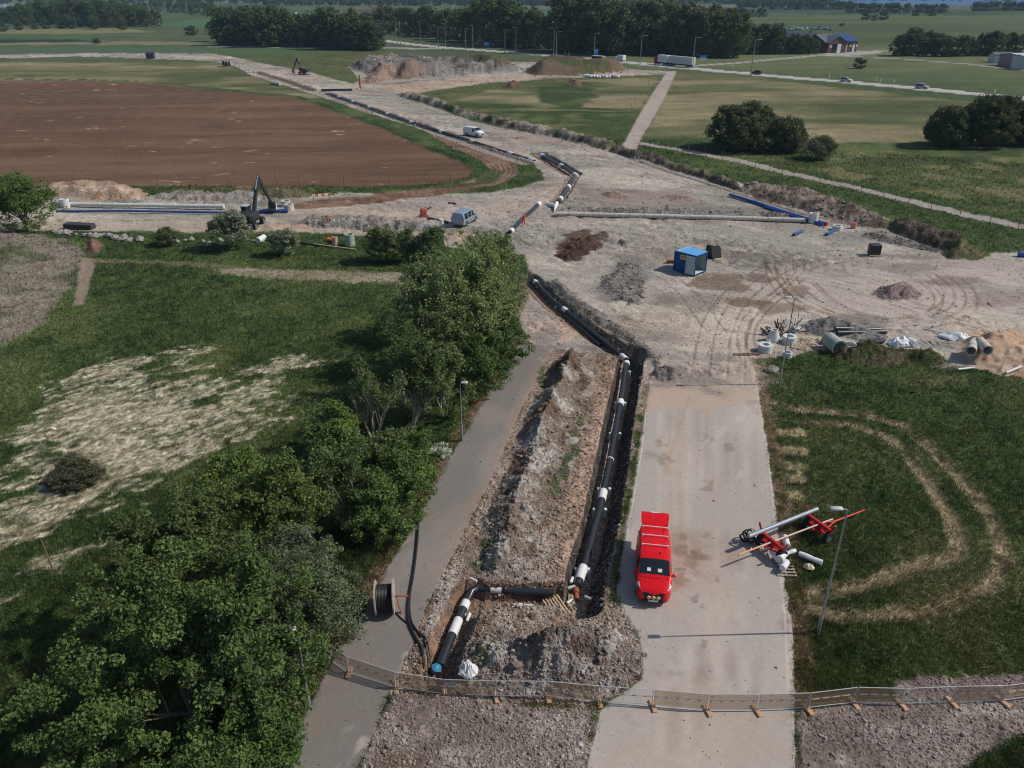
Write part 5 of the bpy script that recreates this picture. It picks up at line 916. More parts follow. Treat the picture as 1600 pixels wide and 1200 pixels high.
_mx = node(_nt, 'ShaderNodeMix', data_type='RGBA'); _mx.inputs[6].default_value = (.75, .75, .74, 1); _mx.inputs[7].default_value = (.62, .16, .06, 1); _nt.links.new(_m3.outputs[0], _mx.inputs[0]); _nt.links.new(_mx.outputs[2], _b.inputs['Base Color'])
def barrier(i, a, b):
    A, B = at(*a), at(*b); L_ = (B.xy-A.xy).length-.06; rz = ang(A, B); mid = 'leftmost panel, half in the bush' if i == 0 else None
    where = ['leftmost, vanishing in the bushes', 'across the left of the footpath', 'across the right of the footpath', 'left of the torn white film', 'around the torn white film', 'left below the rubble heap', 'middle below the rubble heap', 'right below the rubble heap', 'at the left edge of the paved road', 'second on the paved road', 'third on the paved road', 'last on the paved road, ending in the verge', 'first right of the paved road, tilted upward', 'second right of the paved road', 'third right of the paved road', 'fourth right of the paved road', 'last, cut by the right picture edge'][i]
    t = thing('barrier_panel', 'low steel barrier panel, '+where, 'barrier', (A.x, A.y, min(A.z, gz(A.x, A.y))), rz, 'barrier panels closing the road'); dz = B.z-A.z
    f = MB(); f.tube([(.03, 0, 1.1), (L_, 0, 1.1+dz)], .021, 6).tube([(.03, 0, .14), (L_, 0, .14+dz)], .021, 6).tube([(.03, 0, .0), (.03, 0, 1.12)], .021, 6).tube([(L_, 0, dz), (L_, 0, 1.12+dz)], .021, 6); f.build('frame', GALVW, t)
    m = MB()
    for k in range(1, int(L_/.1)): m.tube([(k*.1, 0, .15+dz*k*.1/L_), (k*.1, 0, 1.09+dz*k*.1/L_)], .003, 3, False)
    for k in range(1, 5): m.tube([(.03, .004, .14+k*.19), (L_, .004, .14+k*.19+dz)], .003, 3, False)
    m.build('wire_grid', GALV, t)
    MB().add([(.04, -.012, .63), (L_-.02, -.012, .63+dz), (L_-.02, -.012, .69+dz), (.04, -.012, .69), (.04, -.004, .63), (L_-.02, -.004, .63+dz), (L_-.02, -.004, .69+dz), (.04, -.004, .69)], [(0, 1, 2, 3), (7, 6, 5, 4), (0, 4, 5, 1), (3, 2, 6, 7), (0, 3, 7, 4), (1, 5, 6, 2)]).build('reflective_band', BAND, t)
    if i in (0, 1, 2, 3, 4, 6, 8, 9, 10, 11, 12, 14, 15): MB().add([(.04, .012, .16), (L_-.01, .012, .16+dz), (L_-.01, .012, 1.08+dz), (.04, .012, 1.08)], [(0, 1, 2, 3)]).build('netting', NET, t)
    MB().box((0, 0, .05), (.24, .72, .1), TR(0, 0, 0, 0, 0, R(14)), ch=.03).build('foot', FOOT, t)
for i in range(len(PF)-1): barrier(i, PF[i], PF[i+1])
# ---------------------------------------------------------------- lamps
def lamp(label, loc, H, hd, arm=.45, head=.62, group=None, r=.07, cat='street lamp'):
    t = thing('street_lamp', label, cat, loc, hd, group)
    MB().tube([(0, 0, -.2), (0, 0, 1.2), (0, 0, 1.25), (0, 0, H-.05)], [r*1.25, r*1.25, r*.85, r*.55], 10).build('pole', GALV, t, True, 40)
    MB().tube([(0, 0, H-.1), (.06, 0, H), (arm, 0, H+.04)], r*.5, 8).build('arm', GALV, t, True)
    MB().box((arm+head/2-.05, 0, H+.05), (head, .26, .13), ch=.05).build('lamp_head', GALVW, t, True, 50); return t
lamp('tall street lamp leaning over the near right edge of the paved road', tuple(at(1278, 989)), 7.9, math.pi, .3, .6)
lamp('tall street lamp between the manhole rings and the meadow', tuple(at(1218, 600)), 7.9, math.pi, .3, .6)
lamp('slim path lamp at the left edge of the footpath beside the hedge', tuple(at(722, 690)), 4.8, 0, .1, .5)
lamp('path lamp whose upper half is hidden in the large trees at the bottom left', tuple(at(484, 1106)), 4.9, R(170), .1, .5)
for i, (px, yb, yt, d) in enumerate([(620, 74, 38, 1), (626, 71, 42, -1), (657, 66, 40, -1), (685, 77, 49, 1), (696, 73, 44, -1), (728, 79, 51, 1), (739, 76, 47, -1), (789, 84, 54, 1), (806, 82, 51, -1), (865, 90, 54, -1), (869, 92, 57, 1), (928, 95, 60, 1), (1000, 101, 64, 1), (1082, 107, 68, 1), (1173, 119, 72, 1)]):
    x, y = P(px, yb); tt = HC/(FP*SP+(yb-600)*CP); H = (yb-yt)*tt*1.12
    lamp('tall highway lamp, number %s from the left in the row' % ['one', 'two', 'three', 'four', 'five', 'six', 'seven', 'eight', 'nine', 'ten', 'eleven', 'twelve', 'thirteen', 'fourteen', 'fifteen'][i], (x, y, gz(x, y)), H, hwa+math.pi/2*0+(0 if d > 0 else math.pi), 1.6, 1.6, 'highway lamps', .2)
# ---------------------------------------------------------------- pipes
def curve_pts(px, k=2):
    q = [Vector(p) for p in px]
    for _ in range(k):
        n = [q[0]]
        for a, b in zip(q[:-1], q[1:]): n += [a*.75+b*.25, a*.25+b*.75]
        q = n+[q[-1]]
    return q
def wp(px, py, z): x, y = P(px, py, z); return Vector((x, y, z))
def pipeline(name, label, pts, r, m, joints=(), jm=SLEEVE, jl=.9, jr=1.25, cat='pipe', rings=0, ends=True, parts=None, smooth=0):
    L = [Vector(p) for p in pts]; L = curve_pts(L, smooth) if smooth else L
    t = thing(name, label, cat, tuple(L[0])); o = L[0]; Q = [p-o for p in L]
    MB().tube(Q, r, 12).build('pipe_run', m, t, True, 50)
    acc = [0]
    for a, b in zip(Q[:-1], Q[1:]): acc.append(acc[-1]+(b-a).length)
    def pt(s_):
        for i in range(len(Q)-1):
            if s_ <= acc[i+1] or i == len(Q)-2: return Q[i]+(Q[i+1]-Q[i])*((s_-acc[i])/(acc[i+1]-acc[i]+1e-9)), (Q[i+1]-Q[i]).normalized()
    for j in joints:
        f, ln = j if isinstance(j, tuple) else (j, jl); c, d = pt(f*acc[-1]); MB().tube([c-d*ln/2, c-d*(ln/2-.05), c+d*(ln/2-.05), c+d*ln/2], [r*1.08, r*jr, r*jr, r*1.08], 12).build('joint_sleeve', jm, t, True, 50)
    if rings:
        n = int(acc[-1]/rings)
        for k in range(1, min(n, 70)): c, d = pt(k*rings); MB().tube([c-d*.12, c+d*.12], r*1.12, 12).build('pipe_collar', m, t, True, 50)
    return t, pt, acc[-1]
pt_, f_, L_ = pipeline('district_heating_pipe', 'long black insulated pipe with white sleeves in the main trench beside the road', [wp(979, 566, -.75), wp(972, 615, -.8), wp(953, 720, -.85), wp(937, 795, -.85), wp(914, 878, -.9), wp(902, 915, -.95)], .25, PIPE, [(.01, .5), (.26, .8), (.55, .12), (.70, 1.1), (.965, 1.2)], jr=1.2)
for s_ in (.06, .255, .42, .67, .75, .95):
    c, d = f_(s_*L_); 
    for sg in (-1, 1): MB().box((c.x+sg*.38, c.y, c.z-.38), (.2, .24, .75), ch=.03).build('support_block', SLEEVE, pt_)
for s_ in (.29, .66): c, d = f_(s_*L_); MB().tube([c-d*.12, c+d*.12], .2*1.15, 12).build('rusty_collar', RUST, pt_)
pipeline('district_heating_pipe', 'black insulated pipe climbing from the tree row to the trench corner', [wp(832, 436, -.5), wp(862, 468, -.55), wp(905, 502, -.55), wp(945, 535, -.6), wp(978, 562, -.7)], .24, PIPE, [(.05, .6), (.44, .9), (.98, .9)])
pipeline('district_heating_pipe', 'second black pipe half buried beside the climbing one', [wp(838, 446, -.75), wp(862, 474, -.8), wp(902, 508, -.8), wp(938, 540, -.85)], .16, PIPE, [(.03, .4), (.4, .3)])
pipeline('district_heating_pipe', 'thick black pipe lying across the short cross trench', [wp(745, 918, -.5), wp(800, 923, -.5), wp(864, 927, -.5)], .23, PIPE, [(.26, .62)], jr=1.1)
pipeline('district_heating_pipe', 'black pipe with long white sleeves running down towards the barrier', [wp(748, 918, -.5), wp(736, 924, -.55), wp(722, 955, -.6), wp(703, 1000, -.6), wp(688, 1040, -.62)], .23, PIPE, [(.27, .55), (.55, 1.15)], jr=1.18)
t = MB()
for p, q in [((720, 955, -.8), (727, 945, -.8)), ((731, 945, -.8), (735, 938, -.8)), ((728, 965, -.8), (735, 958, -.8)), ((729, 972, -.8), (733, 962, -.8))]: t.tube([wp(*p), wp(*q)], .1, 8)
for lab, p, q in [('short white sleeve piece lying upper right of the sloping pipe', (727, 950, -.9), (733, 941, -.9)), ('white sleeve piece in the middle right of the sloping pipe', (725, 962, -.9), (727, 948, -.9)), ('lower white sleeve piece at the pipe foot', (729, 971, -.9), (734, 959, -.9)), ('white stick lying above the pipe bend', (734, 903, .1), (745, 908, .1))]:
    tag(MB().tube([wp(*p), wp(*q)], .1 if 'stick' not in lab else .07, 8).build('pipe_sleeve', SLEEVE, None, True, 50), lab, 'pipe sleeve')
for k, (px, py) in enumerate([(811, 927), (819, 930), (827, 929), (808, 933), (818, 935)]):
    g = at(px, py, .12); tag(MB().tube([(-.28, .03*k, 0), (.2, 0, .02)], .1, 8).build('foam_block', SLEEVE if k < 4 else GALV, None, True, 50), 'one of the white pipe fittings heaped in the cross trench', 'fitting', 'white fittings in the cross trench'); COLL.objects[-1].location = tuple(g)
g = wp(682, 1043, -.6); b = MB(); 
for k in range(3): b.lathe([(.001, .25), (.1, .22), (.26-.03*k, .1), (.22, -.08), (.12, -.25), (.001, -.28)], 9, TR(.05*k-.05, .12*k-.1, -.05*k, .6*k, .5, k))
o = b.build('film_cap', BLUEF, None, False); o.location = tuple(g); tag(o, 'crumpled turquoise film wrapped round the pipe end', 'film')
# cross trench end: wooden planks, fittings at the trench foot
pl = thing('pallet', 'wooden slat frame leaning over the trench corner', 'pallet', tuple(at(870, 930, .05)), R(28))
for k in range(6): MB().box((k*.18-.45, 0, .1+.02*(k % 2)), (.08, 1.5, .035), TR(0, 0, 0, R(8), 0, 0)).build('slat', WOOD, pl)
for y in (-.55, .55): MB().box((0, y, .06+y*.13), (1.1, .08, .05)).build('cross_bar', WOOD, pl)
for k, (px, py, a, lab) in enumerate([(893, 907, 1.2, 'white insulating shell leaning at the foot of the main pipe, upper left'), (913, 897, 1.0, 'white shell right of the main pipe foot'), (893, 918, .3, 'small pale shell beside the open pipe end'), (890, 940, .7, 'pale shell lowest in the trench pit'), (919, 935, -.6, 'silver shell in the dark right corner of the pit')]):
    p = wp(px, py, -.95); tag(MB().tube([(-.22, 0, 0), (.22, 0, .03)], .11, 8, M=TR(p.x, p.y, p.z, 0, 0, a)).build('insulating_shell', GALVW if k else SLEEVE, None, True, 50), lab, 'pipe shell')
p = wp(900, 926, -.8); tag(MB().tube([(0, .3, 0), (0, -.1, 0)], .2, 12, M=TR(p.x, p.y, p.z)).tube([(0, -.1, 0), (0, -.55, -.02)], .15, 12, M=TR(p.x, p.y, p.z)).build('steel_pipe_end', RUST, None, True, 50), 'bare rusty pipe end at the foot of the main trench', 'pipe end')
pipeline('district_heating_pipe', 'black pipe with white ends left of the crossing, running down into the trees', [wp(796, 364, .3), wp(818, 340, .3), wp(843, 318, .3)], .3, PIPE, [(.06, 1), (.45, 1.2), (.97, 1.4)])
pipeline('district_heating_pipe', 'kinked black pipe with white ends right of the crossing', [wp(872, 316, .2), wp(886, 296, .1), wp(899, 274, 0), wp(886, 264, -.1), wp(846, 243, -.3)], .36, PIPE, [(.05, 1.2), (.26, 1.2), (.5, 1.6), (.72, 1.0), (.99, 1.2)])
pipeline('district_heating_pipe', 'long straight black pipe with white joints along the upper haul road', [wp(510, 145, -.1), wp(560, 162, -.1), wp(640, 190, -.1), wp(720, 215, -.1), wp(838, 252, -.1)][:-1]+[wp(790, 238, -.1), wp(836, 252, -.1)], .3, PIPE, [.01, .1, .2, .31, .42, .55, .68, .8, .93, .99], jl=1.4, jr=1.45)
pipeline('district_heating_pipe', 'pair of dark pipes ready on the gravel by the orange post', [wp(502, 141, .3), wp(550, 140.5, .3)], .4, PIPE)
pipeline('cover_film', 'white angled cover lying at the pipe crossing', [wp(853, 318, .3), wp(868, 322, .35), wp(866, 331, .3), wp(868, 322, .35), wp(870, 317, .3)], .3, SLEEVE, cat='cover')
pipeline('concrete_pipeline', 'long pale jointed concrete pipeline crossing the yard', [wp(868, 334, .3), wp(1000, 337, .3), wp(1140, 340.5, .3), wp(1258, 344, .3)], .32, CONC, rings=2.2)
pipeline('blue_pipe', 'long blue pipe curving along the right side of the yard', [wp(1140, 304, .15), wp(1180, 316, .15), wp(1225, 331, .15), wp(1262, 342, .15), wp(1292, 350, .15)], .22, BLUEP, [(.995, .3)], REDP)
pipeline('blue_pipe', 'second blue pipe lying close beside the long one', [wp(1195, 323, .15), wp(1240, 338, .15), wp(1286, 350.5, .15)], .2, BLUEP)
pipeline('concrete_pipeline', 'long white pipeline along the haul road at the left', [wp(108, 319, .35), wp(220, 320.5, .35), wp(350, 322.5, .35)], .3, CONCW, rings=2.4)
pipeline('blue_pipe', 'long thin blue pipe in front of the white pipeline', [wp(88, 330, .15), wp(200, 329.5, .15), wp(280, 331, .15), wp(352, 332, .15)], .16, BLUEP)
pipeline('blue_pipe', 'short blue pipe in front of the concrete rings by the excavator', [wp(404, 330, .15), wp(450, 329.5, .15)], .25, BLUEP)
for lab, a, b, m, r in [('short blue pipe piece lying left of the red topped bucket', (1240, 367), (1253, 361), BLUEP, .22), ('short blue pipe piece with a red end lying on the yard', (1291, 367), (1302, 361), BLUEP, .22), ('blue pipe bundle at the right picture edge', (1590, 401), (1606, 402), BLUEP, .35), ('white plank lying at the grass edge by the sand heap', (1570, 588), (1592, 583), SLEEVE, .12), ('thin white plank below the two concrete pipes', (1496, 580), (1522, 577), SLEEVE, .1),
                        ('black pipe, rear one of two on the grey gravel heap', (1303, 521), (1374, 516.5), PIPE, .22), ('black pipe, front one of two on the grey gravel heap', (1307, 525), (1384, 520), PIPE, .24), ('long thin pale pole lying towards the white tarpaulin', (1446, 512), (1486, 526), SLEEVE, .07), ('dark pipe in the grass behind the small blossoming bush', (406, 371), (436, 377), PIPE, .3), ('thick white pipe piece in the grass beside the dark one', (403, 380), (413, 374), SLEEVE, .4), ('orange pipe piece in the grass', (512, 376), (523, 376.5), ORANGE, .3), ('long thin pole lying in the grass below the haul road', (490, 382), (556, 389), WOOD, .1), ('dark pole lying in the grass left of the pale one', (468, 379), (500, 385), PIPE, .12),
                        ('tiny dark plank on the gravel left of the turning', (700, 319), (712, 319), ASPH2, .2), ('white board lying on the meadow below the haul road', (425, 132), (438, 134), CARW, .5)]:
    A, B = at(*a), at(*b); tag(MB().tube([Vector((0, 0, r)), B-A+Vector((0, 0, r))], r, 12).build('loose_pipe' if 'pipe' in lab else 'loose_plank', m, None, True, 50), lab, 'pipe' if 'pipe' in lab else 'plank').location = A
b = [at(*p) for p in [(1343, 538), (1382, 535)]]
for k in range(3):
    A, B = at(1344-k, 534+k*1.8), at(1382-k, 532+k*1.8); o = tag(MB().tube([Vector((0, 0, .2)), B-A+Vector((0, 0, .2))], .17, 10).build('loose_pipe', PIPE, None, True, 50), ['rear', 'middle', 'front'][k]+' pipe of the dark bundle right of the big concrete pipe', 'pipe'); o.location = A
# cables on the footpath
def cable(label, pts, r=.045, m=BLACK): 
    q = curve_pts([at(*p)+Vector((0, 0, r)) for p in pts], 3)
    for v in q: v.z = max(v.z, gz(v.x, v.y)+r)
    o = q[0].copy(); return tag(MB().tube([p-o for p in q], r, 6).build('cable', m, None, True), label, 'cable'), setattr(COLL.objects[-1], 'location', o)
cable('thick black cable running down the footpath from the verge to the pipe trench', [(672, 778), (658, 795), (654, 800), (653, 840), (646, 900), (638, 940), (637, 972), (650, 1000), (660, 1015), (663, 1048)], .075)
cable('second black cable lying beside the thick one into the trench', [(654, 815), (648, 880), (640, 930), (640, 968), (650, 985), (664, 1002), (669, 1030), (668, 1050)], .05)
cable('thin cable unwound from the drum across the footpath', [(606, 945), (615, 955), (630, 970), (650, 985), (668, 1000), (672, 1028)], .04)
cable('pale looped hose lying in the trench beside the white sleeves', [(735, 968), (750, 950), (764, 935), (760, 930)], .03, GALVW)
# cable drum
g = at(603, 953); dr = thing('cable_drum', 'big wooden cable drum with black cable on the left edge of the footpath', 'cable drum', (g.x, g.y, g.z), R(6))
Rr, wd_ = .92, .95
for sx_ in (-1, 1):
    MB().lathe([(.06, -.035), (Rr, -.035), (Rr, .035), (.06, .035)], 36, TR(sx_*wd_/2, 0, Rr, 0, math.pi/2, 0)).build('flange', WOODG, dr, True, 40)
MB().lathe([(.3, -wd_/2+.04), (.66, -wd_/2+.04)]+[(.66+.025*(k % 2), -wd_/2+.05+k*(wd_-.1)/22) for k in range(23)]+[(.66, wd_/2-.04), (.3, wd_/2-.04)], 30, TR(0, 0, Rr, 0, math.pi/2, 0)).build('cable_winding', BLACK, dr, True, 60)
MB().tube([(-wd_/2-.12, 0, Rr), (wd_/2+.12, 0, Rr)], .05, 8).build('axle', GALV, dr)
st_ = thing('drum_stand', 'rusty red drawbar stand reaching out from the cable drum', 'stand', (g.x, g.y, g.z), R(6)); MB().tube([(.6, 0, .95), (1.25, .12, .75)], .05, 6).build('drawbar', RUST, st_); MB().tube([(.62, 0, .9), (.75, -.3, .4), (.85, -.35, .05), (.6, -.3, .05)], .035, 6).build('support_leg', RUST, st_)
# ---------------------------------------------------------------- red pole trailers
A = at(1203, 866); B = at(1276, 838); rz = ang(A, B); LB = (B.xy-A.xy).length
t = thing('pole_trailer', 'red two axle pole trailer with long pole standing on the verge of the road', 'trailer', (A.x, A.y, A.z), rz)
for k, x0 in enumerate((0, LB)):
    f = MB(); f.box((x0, 0, .5), (.14, 1.5, .14)); f.box((x0, 0, .95), (.16, 1.9, .14)); f.box((x0, 0, .72), (.3, .5, .36))
    for sy_ in (-1, 1): f.tube([(x0, sy_*.9, .95), (x0-.05, sy_*1.15, 1.5)], .06, 6); f.tube([(x0-.4, sy_*.15, .6), (x0, sy_*.75, .55)], .05, 6); f.tube([(x0+.4, sy_*.15, .6), (x0, sy_*.75, .55)], .05, 6)
    f.tube([(x0-.55, 0, .62), (x0+.6, 0, .62)], .08, 6); f.build('bogie_frame', REDP, t)
    for sy_ in (-1, 1):
        w_ = wheel(t, .0001, 0, .42, .28); 
        for ch in list(w_.children): bpy.data.objects.remove(ch, do_unlink=True)
        M = TR(x0, sy_*.82, .42, math.pi/2, 0, 0)
        MB().lathe([(.25, -.14), (.38, -.14), (.42, -.08), (.42, .08), (.38, .14), (.25, .14)], 20, M).build('tyre', TYRE, w_, True, 40); MB().lathe([(.001, -.08*sy_), (.12, -.1*sy_), (.25, -.12*sy_), (.25, .12*sy_)], 16, M).build('rim', RIM, w_, True, 40)
MB().tube([(-2.6, -.02, .86), (-.9, -.01, .86)], .055, 8).build('pole_end', mat('orange_pole', s(222, 158, 106), .6), t); MB().tube([(-.9, -.01, .86), (LB+1.1, 0, .86)], .055, 8).build('reach_pole', mat('pale_pink_pole', s(214, 178, 170), .5), t)
MB().tube([(LB+.3, .3, .6), (LB+1.4, 0, .6), (LB+4.0, .05, .55), (LB+4.1, .05, .62)], [.05, .06, .045, .07], 8).tube([(LB+.3, -.3, .6), (LB+1.4, 0, .6)], .05, 6).build('drawbar', mat('orange_red_steel', s(208, 70, 52), .5), t)
pA, pB = Vector((-1.15, .78, 1.12)), Vector((LB+.75, .95, 1.12)); M = TR(A.x, A.y, A.z, 0, 0, rz)
o = tag(MB().tube([M @ pA, M @ pB], .13, 28).build('steel_pipe', mat('silver_pipe', s(150, 156, 168), .5, .25), None, True, 50), 'long silver steel pipe resting on the red pole trailer', 'pipe')
g = at(1165, 848); b = thing('hose_bundle', 'black hoses and straps heaped at the left wheel of the red trailer', 'hoses', tuple(g))
for k in range(5): MB().lathe([(.2+.02*k, -.05), (.3, -.05), (.3, .05), (.2+.02*k, .05)], 12, TR(.25*math.cos(k*1.7), .2*math.sin(k*2.3), .25+.09*k, .5+.4*k, .3*k, k)).build('hose_coil', BLACK, b, True, 40)
MB().box((.2, .1, .35), (.5, .35, .3), TR(0, 0, 0, .2, .3, .4), ch=.08).build('black_bag', BLACK, b)
for lab, px, py, dx, dy, r in [('steel pipe stub with black end beside the hose heap', 1172, 862, .5, .25, .1)]:
    g = at(px, py, .12); tag(MB().tube([(0, 0, 0), (dx, dy, 0)], r, 10).build('pipe_stub', GALV, None, True, 50), lab, 'pipe stub').location = g
# white wrapped muffs on a pallet, bag and film in the grass
def wrapped(label, px, py, L_, r, rz, tilt=0, z=.0, open_=True):
    g = at(px, py, z+r); t = thing('wrapped_sleeve', label, 'pipe sleeve', tuple(g), rz)
    n = 9; b = MB(); V = []; sd_ = random.Random(px)
    pts = [(x*L_/(n-1)-L_/2, 0, x*L_/(n-1)*math.tan(tilt)) for x in range(n)]; b.tube(pts, [r*(1+.13*sd_.uniform(-1, 1)) for _ in range(n)], 11); b.build('film_wrap', FILM, t, True, 60)
    if open_: MB().lathe([(.001, 0), (r*.75, .01), (r*.8, .05)], 14, TR(-L_/2-.02, 0, 0, 0, -math.pi/2, 0)).build('open_end', BLACK, t)
    return t
wrapped('white wrapped sleeve standing highest, right of the trailer wheel', 1226, 857, 1.0, .2, R(-100), .1, .25); wrapped('white wrapped sleeve at the left of the pallet heap', 1210, 878, .8, .19, R(-80), 0, .2); wrapped('middle white wrapped sleeve of the pallet heap', 1220, 880, .9, .22, R(-130), .1, .2)
wrapped('front white wrapped sleeve with a grey open end on the pallet', 1224, 892, .8, .2, R(-125), .1, .2); wrapped('white rolled film behind the front sleeve', 1232, 872, .8, .13, R(20), .1, .25, False)
wrapped('long pale plastic roll lying in the grass right of the pallet', 1265, 878, 1.35, .17, R(-38), 0, 0, False)
def pallet(label, px, py, rz, w=1.2, d=.8, m=WOODG):
    g = at(px, py); t = thing('pallet', label, 'pallet', tuple(g), rz)
    for k in range(6): MB().box(((k-2.5)*w/5.6, 0, .13), (.12, d, .025)).build('deck_board', m, t)
    for y in (-d/2+.05, 0, d/2-.05): MB().box((0, y, .06), (w, .1, .1)).build('bearer', m, t)
    return t
pallet('weathered pallet under the white wrapped sleeves at the road verge', 1225, 889, R(86), 1.5, 1.15)
def crumple(name, label, cat, px, py, sx_, sy_, h, m, seed=0, rz=0, z=0):
    """crumpled sheet lying on the ground"""
    g_ = at(px, py, z); n = 16; V = []; F = []
    xs = np.linspace(-1, 1, n); X, Y = np.meshgrid(xs, xs); k = np.hypot(X, Y); nz = fbm(X.ravel()*3+seed*7, Y.ravel()*3, 1, 4, seed).reshape(n, n)
    Z = h*np.clip(1-k**2*.8, 0, 1)*(.3+1.3*nz)+.02; jit = (fbm(X.ravel()*2+seed, Y.ravel()*2+5, 1, 3, seed+3).reshape(n, n)-.5)*.7
    sc_ = 1/np.maximum(1, k)
    V = [(X[i, j]*sx_*sc_[i, j]*(1+jit[i, j]), Y[i, j]*sy_*sc_[i, j]*(1-jit[i, j]), Z[i, j]) for i in range(n) for j in range(n)]; F = [(i*n+j, i*n+j+1, i*n+n+j+1, i*n+n+j) for i in range(n-1) for j in range(n-1)]
    F.append(tuple([j for j in range(n-1, -1, -1)]+[i*n for i in range(1, n)]+[(n-1)*n+j for j in range(1, n)]+[i*n+n-1 for i in range(n-2, 0, -1)]))
    o = MB().add(V, F).build(name, m, None, False); o.location = g_; o.rotation_euler = (0, 0, rz); return tag(o, label, cat)
crumple('plastic_film', 'small crumpled beige film in the grass below the long roll', 'film', 1263, 889, .3, .3, .2, mat('beige_film', s(206, 190, 172), .6), 3)
crumple('plastic_film', 'torn white film hanging at the barrier, left piece', 'film', 708, 1062, .55, .45, .45, FILM, 4); crumple('plastic_film', 'torn white film hanging at the barrier, right piece', 'film', 732, 1057, .45, .55, .5, FILM, 5, .5)
crumple('tarpaulin', 'white tarpaulin crumpled on the yard left of the sand heap', 'tarpaulin', 1497, 528, 1.6, .9, .5, FILM, 6, -.4); crumple('wrapped_bundle', 'white wrapped bundle in the storage row', 'bundle', 1406, 538, 1.15, .7, .8, FILM, 7); crumple('field_rock', 'pale boulder in the grass below the ring stacks', 'rock', 1206, 577, .65, .45, .45, STONEM, 8)
wrapped('white roll with a dark hole right of the white bundle', 1424, 538, 1.1, .34, R(-75), 0, 0)
for px, py, w_, h_, lab in [(834, 1013, 0, 0, ''), (820, 806, .42, .4, 'pale boulder on the crest of the spoil bank'), (908, 955, .4, .3, 'brown boulder above the crushed rock heap'), (760, 1022, .45, .35, 'flat brown boulder at the left foot of the crushed rock heap'), (776, 1046, .4, .35, 'pale boulder below the flat brown one'), (950, 1036, .4, .1, 'large flat slab lying on the crushed rock heap'), (893, 690, .6, .15, 'flat pale slab on the inner side of the spoil bank'), (884, 682, .3, .2, 'small pale boulder above the flat slab')]:
    if w_: crumple('boulder', lab, 'rock', px, py, w_, w_*.75, h_, STONEM, int(px) % 50, px)
# ---------------------------------------------------------------- manhole rings and concrete pipes
def ring(label, px, py, r, h, n=1, m=CONCW, cone=False, name='manhole_ring', hollow=.72):
    r *= .6; h *= .68; g = at(px, py); t = thing(name, label, 'concrete ring', tuple(g))
    for k in range(n):
        z = k*(h+.03)
        pr = [(r*hollow, z), (r, z), (r, z+h), (r*hollow, z+h), (r*hollow, z)] if not cone else [(r*.8, 0), (r, 0), (r, h*.35), (r*.62, h*.8), (r*.62, h), (r*.45, h), (r*.45, h*.75), (r*.8, .3*h)]
        MB().lathe(pr, 28).build('ring_body', m, t, True, 40); t.children[-1].location = (.03*k, .02*k, z if cone else 0)
    return t
ring('pale concrete manhole cone in the storage row by the lamp', 1208, 529, 1.0, 1.7, cone=True); ring('stack of two flat manhole rings right behind the lamp pole', 1233, 532, 1.1, .5, 2, hollow=.5); ring('stack of two flat manhole rings nearest the road corner', 1195, 546, 1.1, .5, 2, hollow=.5); ring('small single manhole ring at the lamp foot', 1230, 556, .7, .8, 1)
ring('round white concrete ball shaped fitting between cone and ring stack', 1200, 534, .42, .6, cone=True); ring('open concrete ring beside the big concrete pipe', 1326, 544, 1.1, .75, 1, hollow=.85); ring('white manhole ring at the left end of the white pipeline', 103, 324, 1.1, 1.9, 1); ring('second white ring behind the first one at the left', 93, 322, .9, 1.2, 1)
ring('greenish well ring with ladder in the grass below the haul road', 547, 382, 1.05, 2.2, 1, CONCG); ring('narrow pinkish pipe stump standing beside the well ring', 524, 383, .6, 1.9, 1, mat('pink_concrete', s(188, 158, 148), .8)); ring('white concrete ring left of the ring pair behind the excavator arm', 426, 326, 1.1, 1.3, 1); ring('concrete ring, front one of the pair by the blue pipe', 452, 327, 1.2, 1.3, 1, CONC); ring('concrete ring, rear one of the pair by the blue pipe', 447, 321, 1.2, 1.3, 1, CONC)
ring('white well ring where the concrete pipeline meets the blue pipe', 1270, 347, 1.1, 2.0, 1); ring('low grey white ring on the yard right of the blue pipe', 1308, 358, 1.1, .9, 1); ring('small orange white stump right of the low ring', 1333, 356, .6, 1.2, 1, mat('salmon_plastic', s(206, 130, 106), .6)); ring('white barrel beside the silver van', 690, 352, .5, 1.1, 1, SLEEVE, hollow=.1)
def conc_pipe(label, a, b, r, m=CONCG, z0=0):
    A, B = at(*a), at(*b); d = B-A; L_ = d.length; t = thing('concrete_pipe', label, 'concrete pipe', (A.x, A.y, A.z+r+z0)); q = Vector((d.x, d.y, 0)).normalized(); M = Vector((0, 0, 1)).rotation_difference(q).to_matrix().to_4x4()
    MB().lathe([(r*.82, 0), (r, 0), (r, L_*.55), (r*1.03, L_*.56), (r*1.03, L_*.6), (r, L_*.61), (r, L_), (r*.82, L_), (r*.82, 0)], 32, M).build('pipe_shell', m, t, True, 40); return t
conc_pipe('very big concrete pipe lying open towards the viewer in the storage row', (1293, 538), (1309, 551), .72); conc_pipe('concrete pipe, left one of two by the sand heap', (1517, 552), (1512, 566), .45, CONC); conc_pipe('concrete pipe, right one of two by the sand heap', (1524, 555), (1536, 569), .45, CONC)
pallet('long slatted pallet behind the single manhole ring', 1252, 536, R(60), 2.4, 1.4, WOOD); pallet('wooden frame lying on the yard right of the white bundle', 1456, 536, R(5), 3.2, 1.6, WOODG); pallet('dark pallet left of the road corner with a white knob', 1166, 552, R(5), 2.5, .4, POSTW)
sc_ = thing('scrap_pile', 'tangle of black reinforcing bars and scrap behind the ring stacks', 'scrap', tuple(at(1226, 518)))
b = MB(); w_ = MB(); r2 = random.Random(4)
for k in range(26): a = Vector((r2.uniform(-1.6, 1.6), r2.uniform(-.7, .7), .1)); b.tube([a, a+Vector((r2.uniform(-1.4, 1.4), r2.uniform(-.8, .8), r2.uniform(.1, 1.2)))], .06, 4)
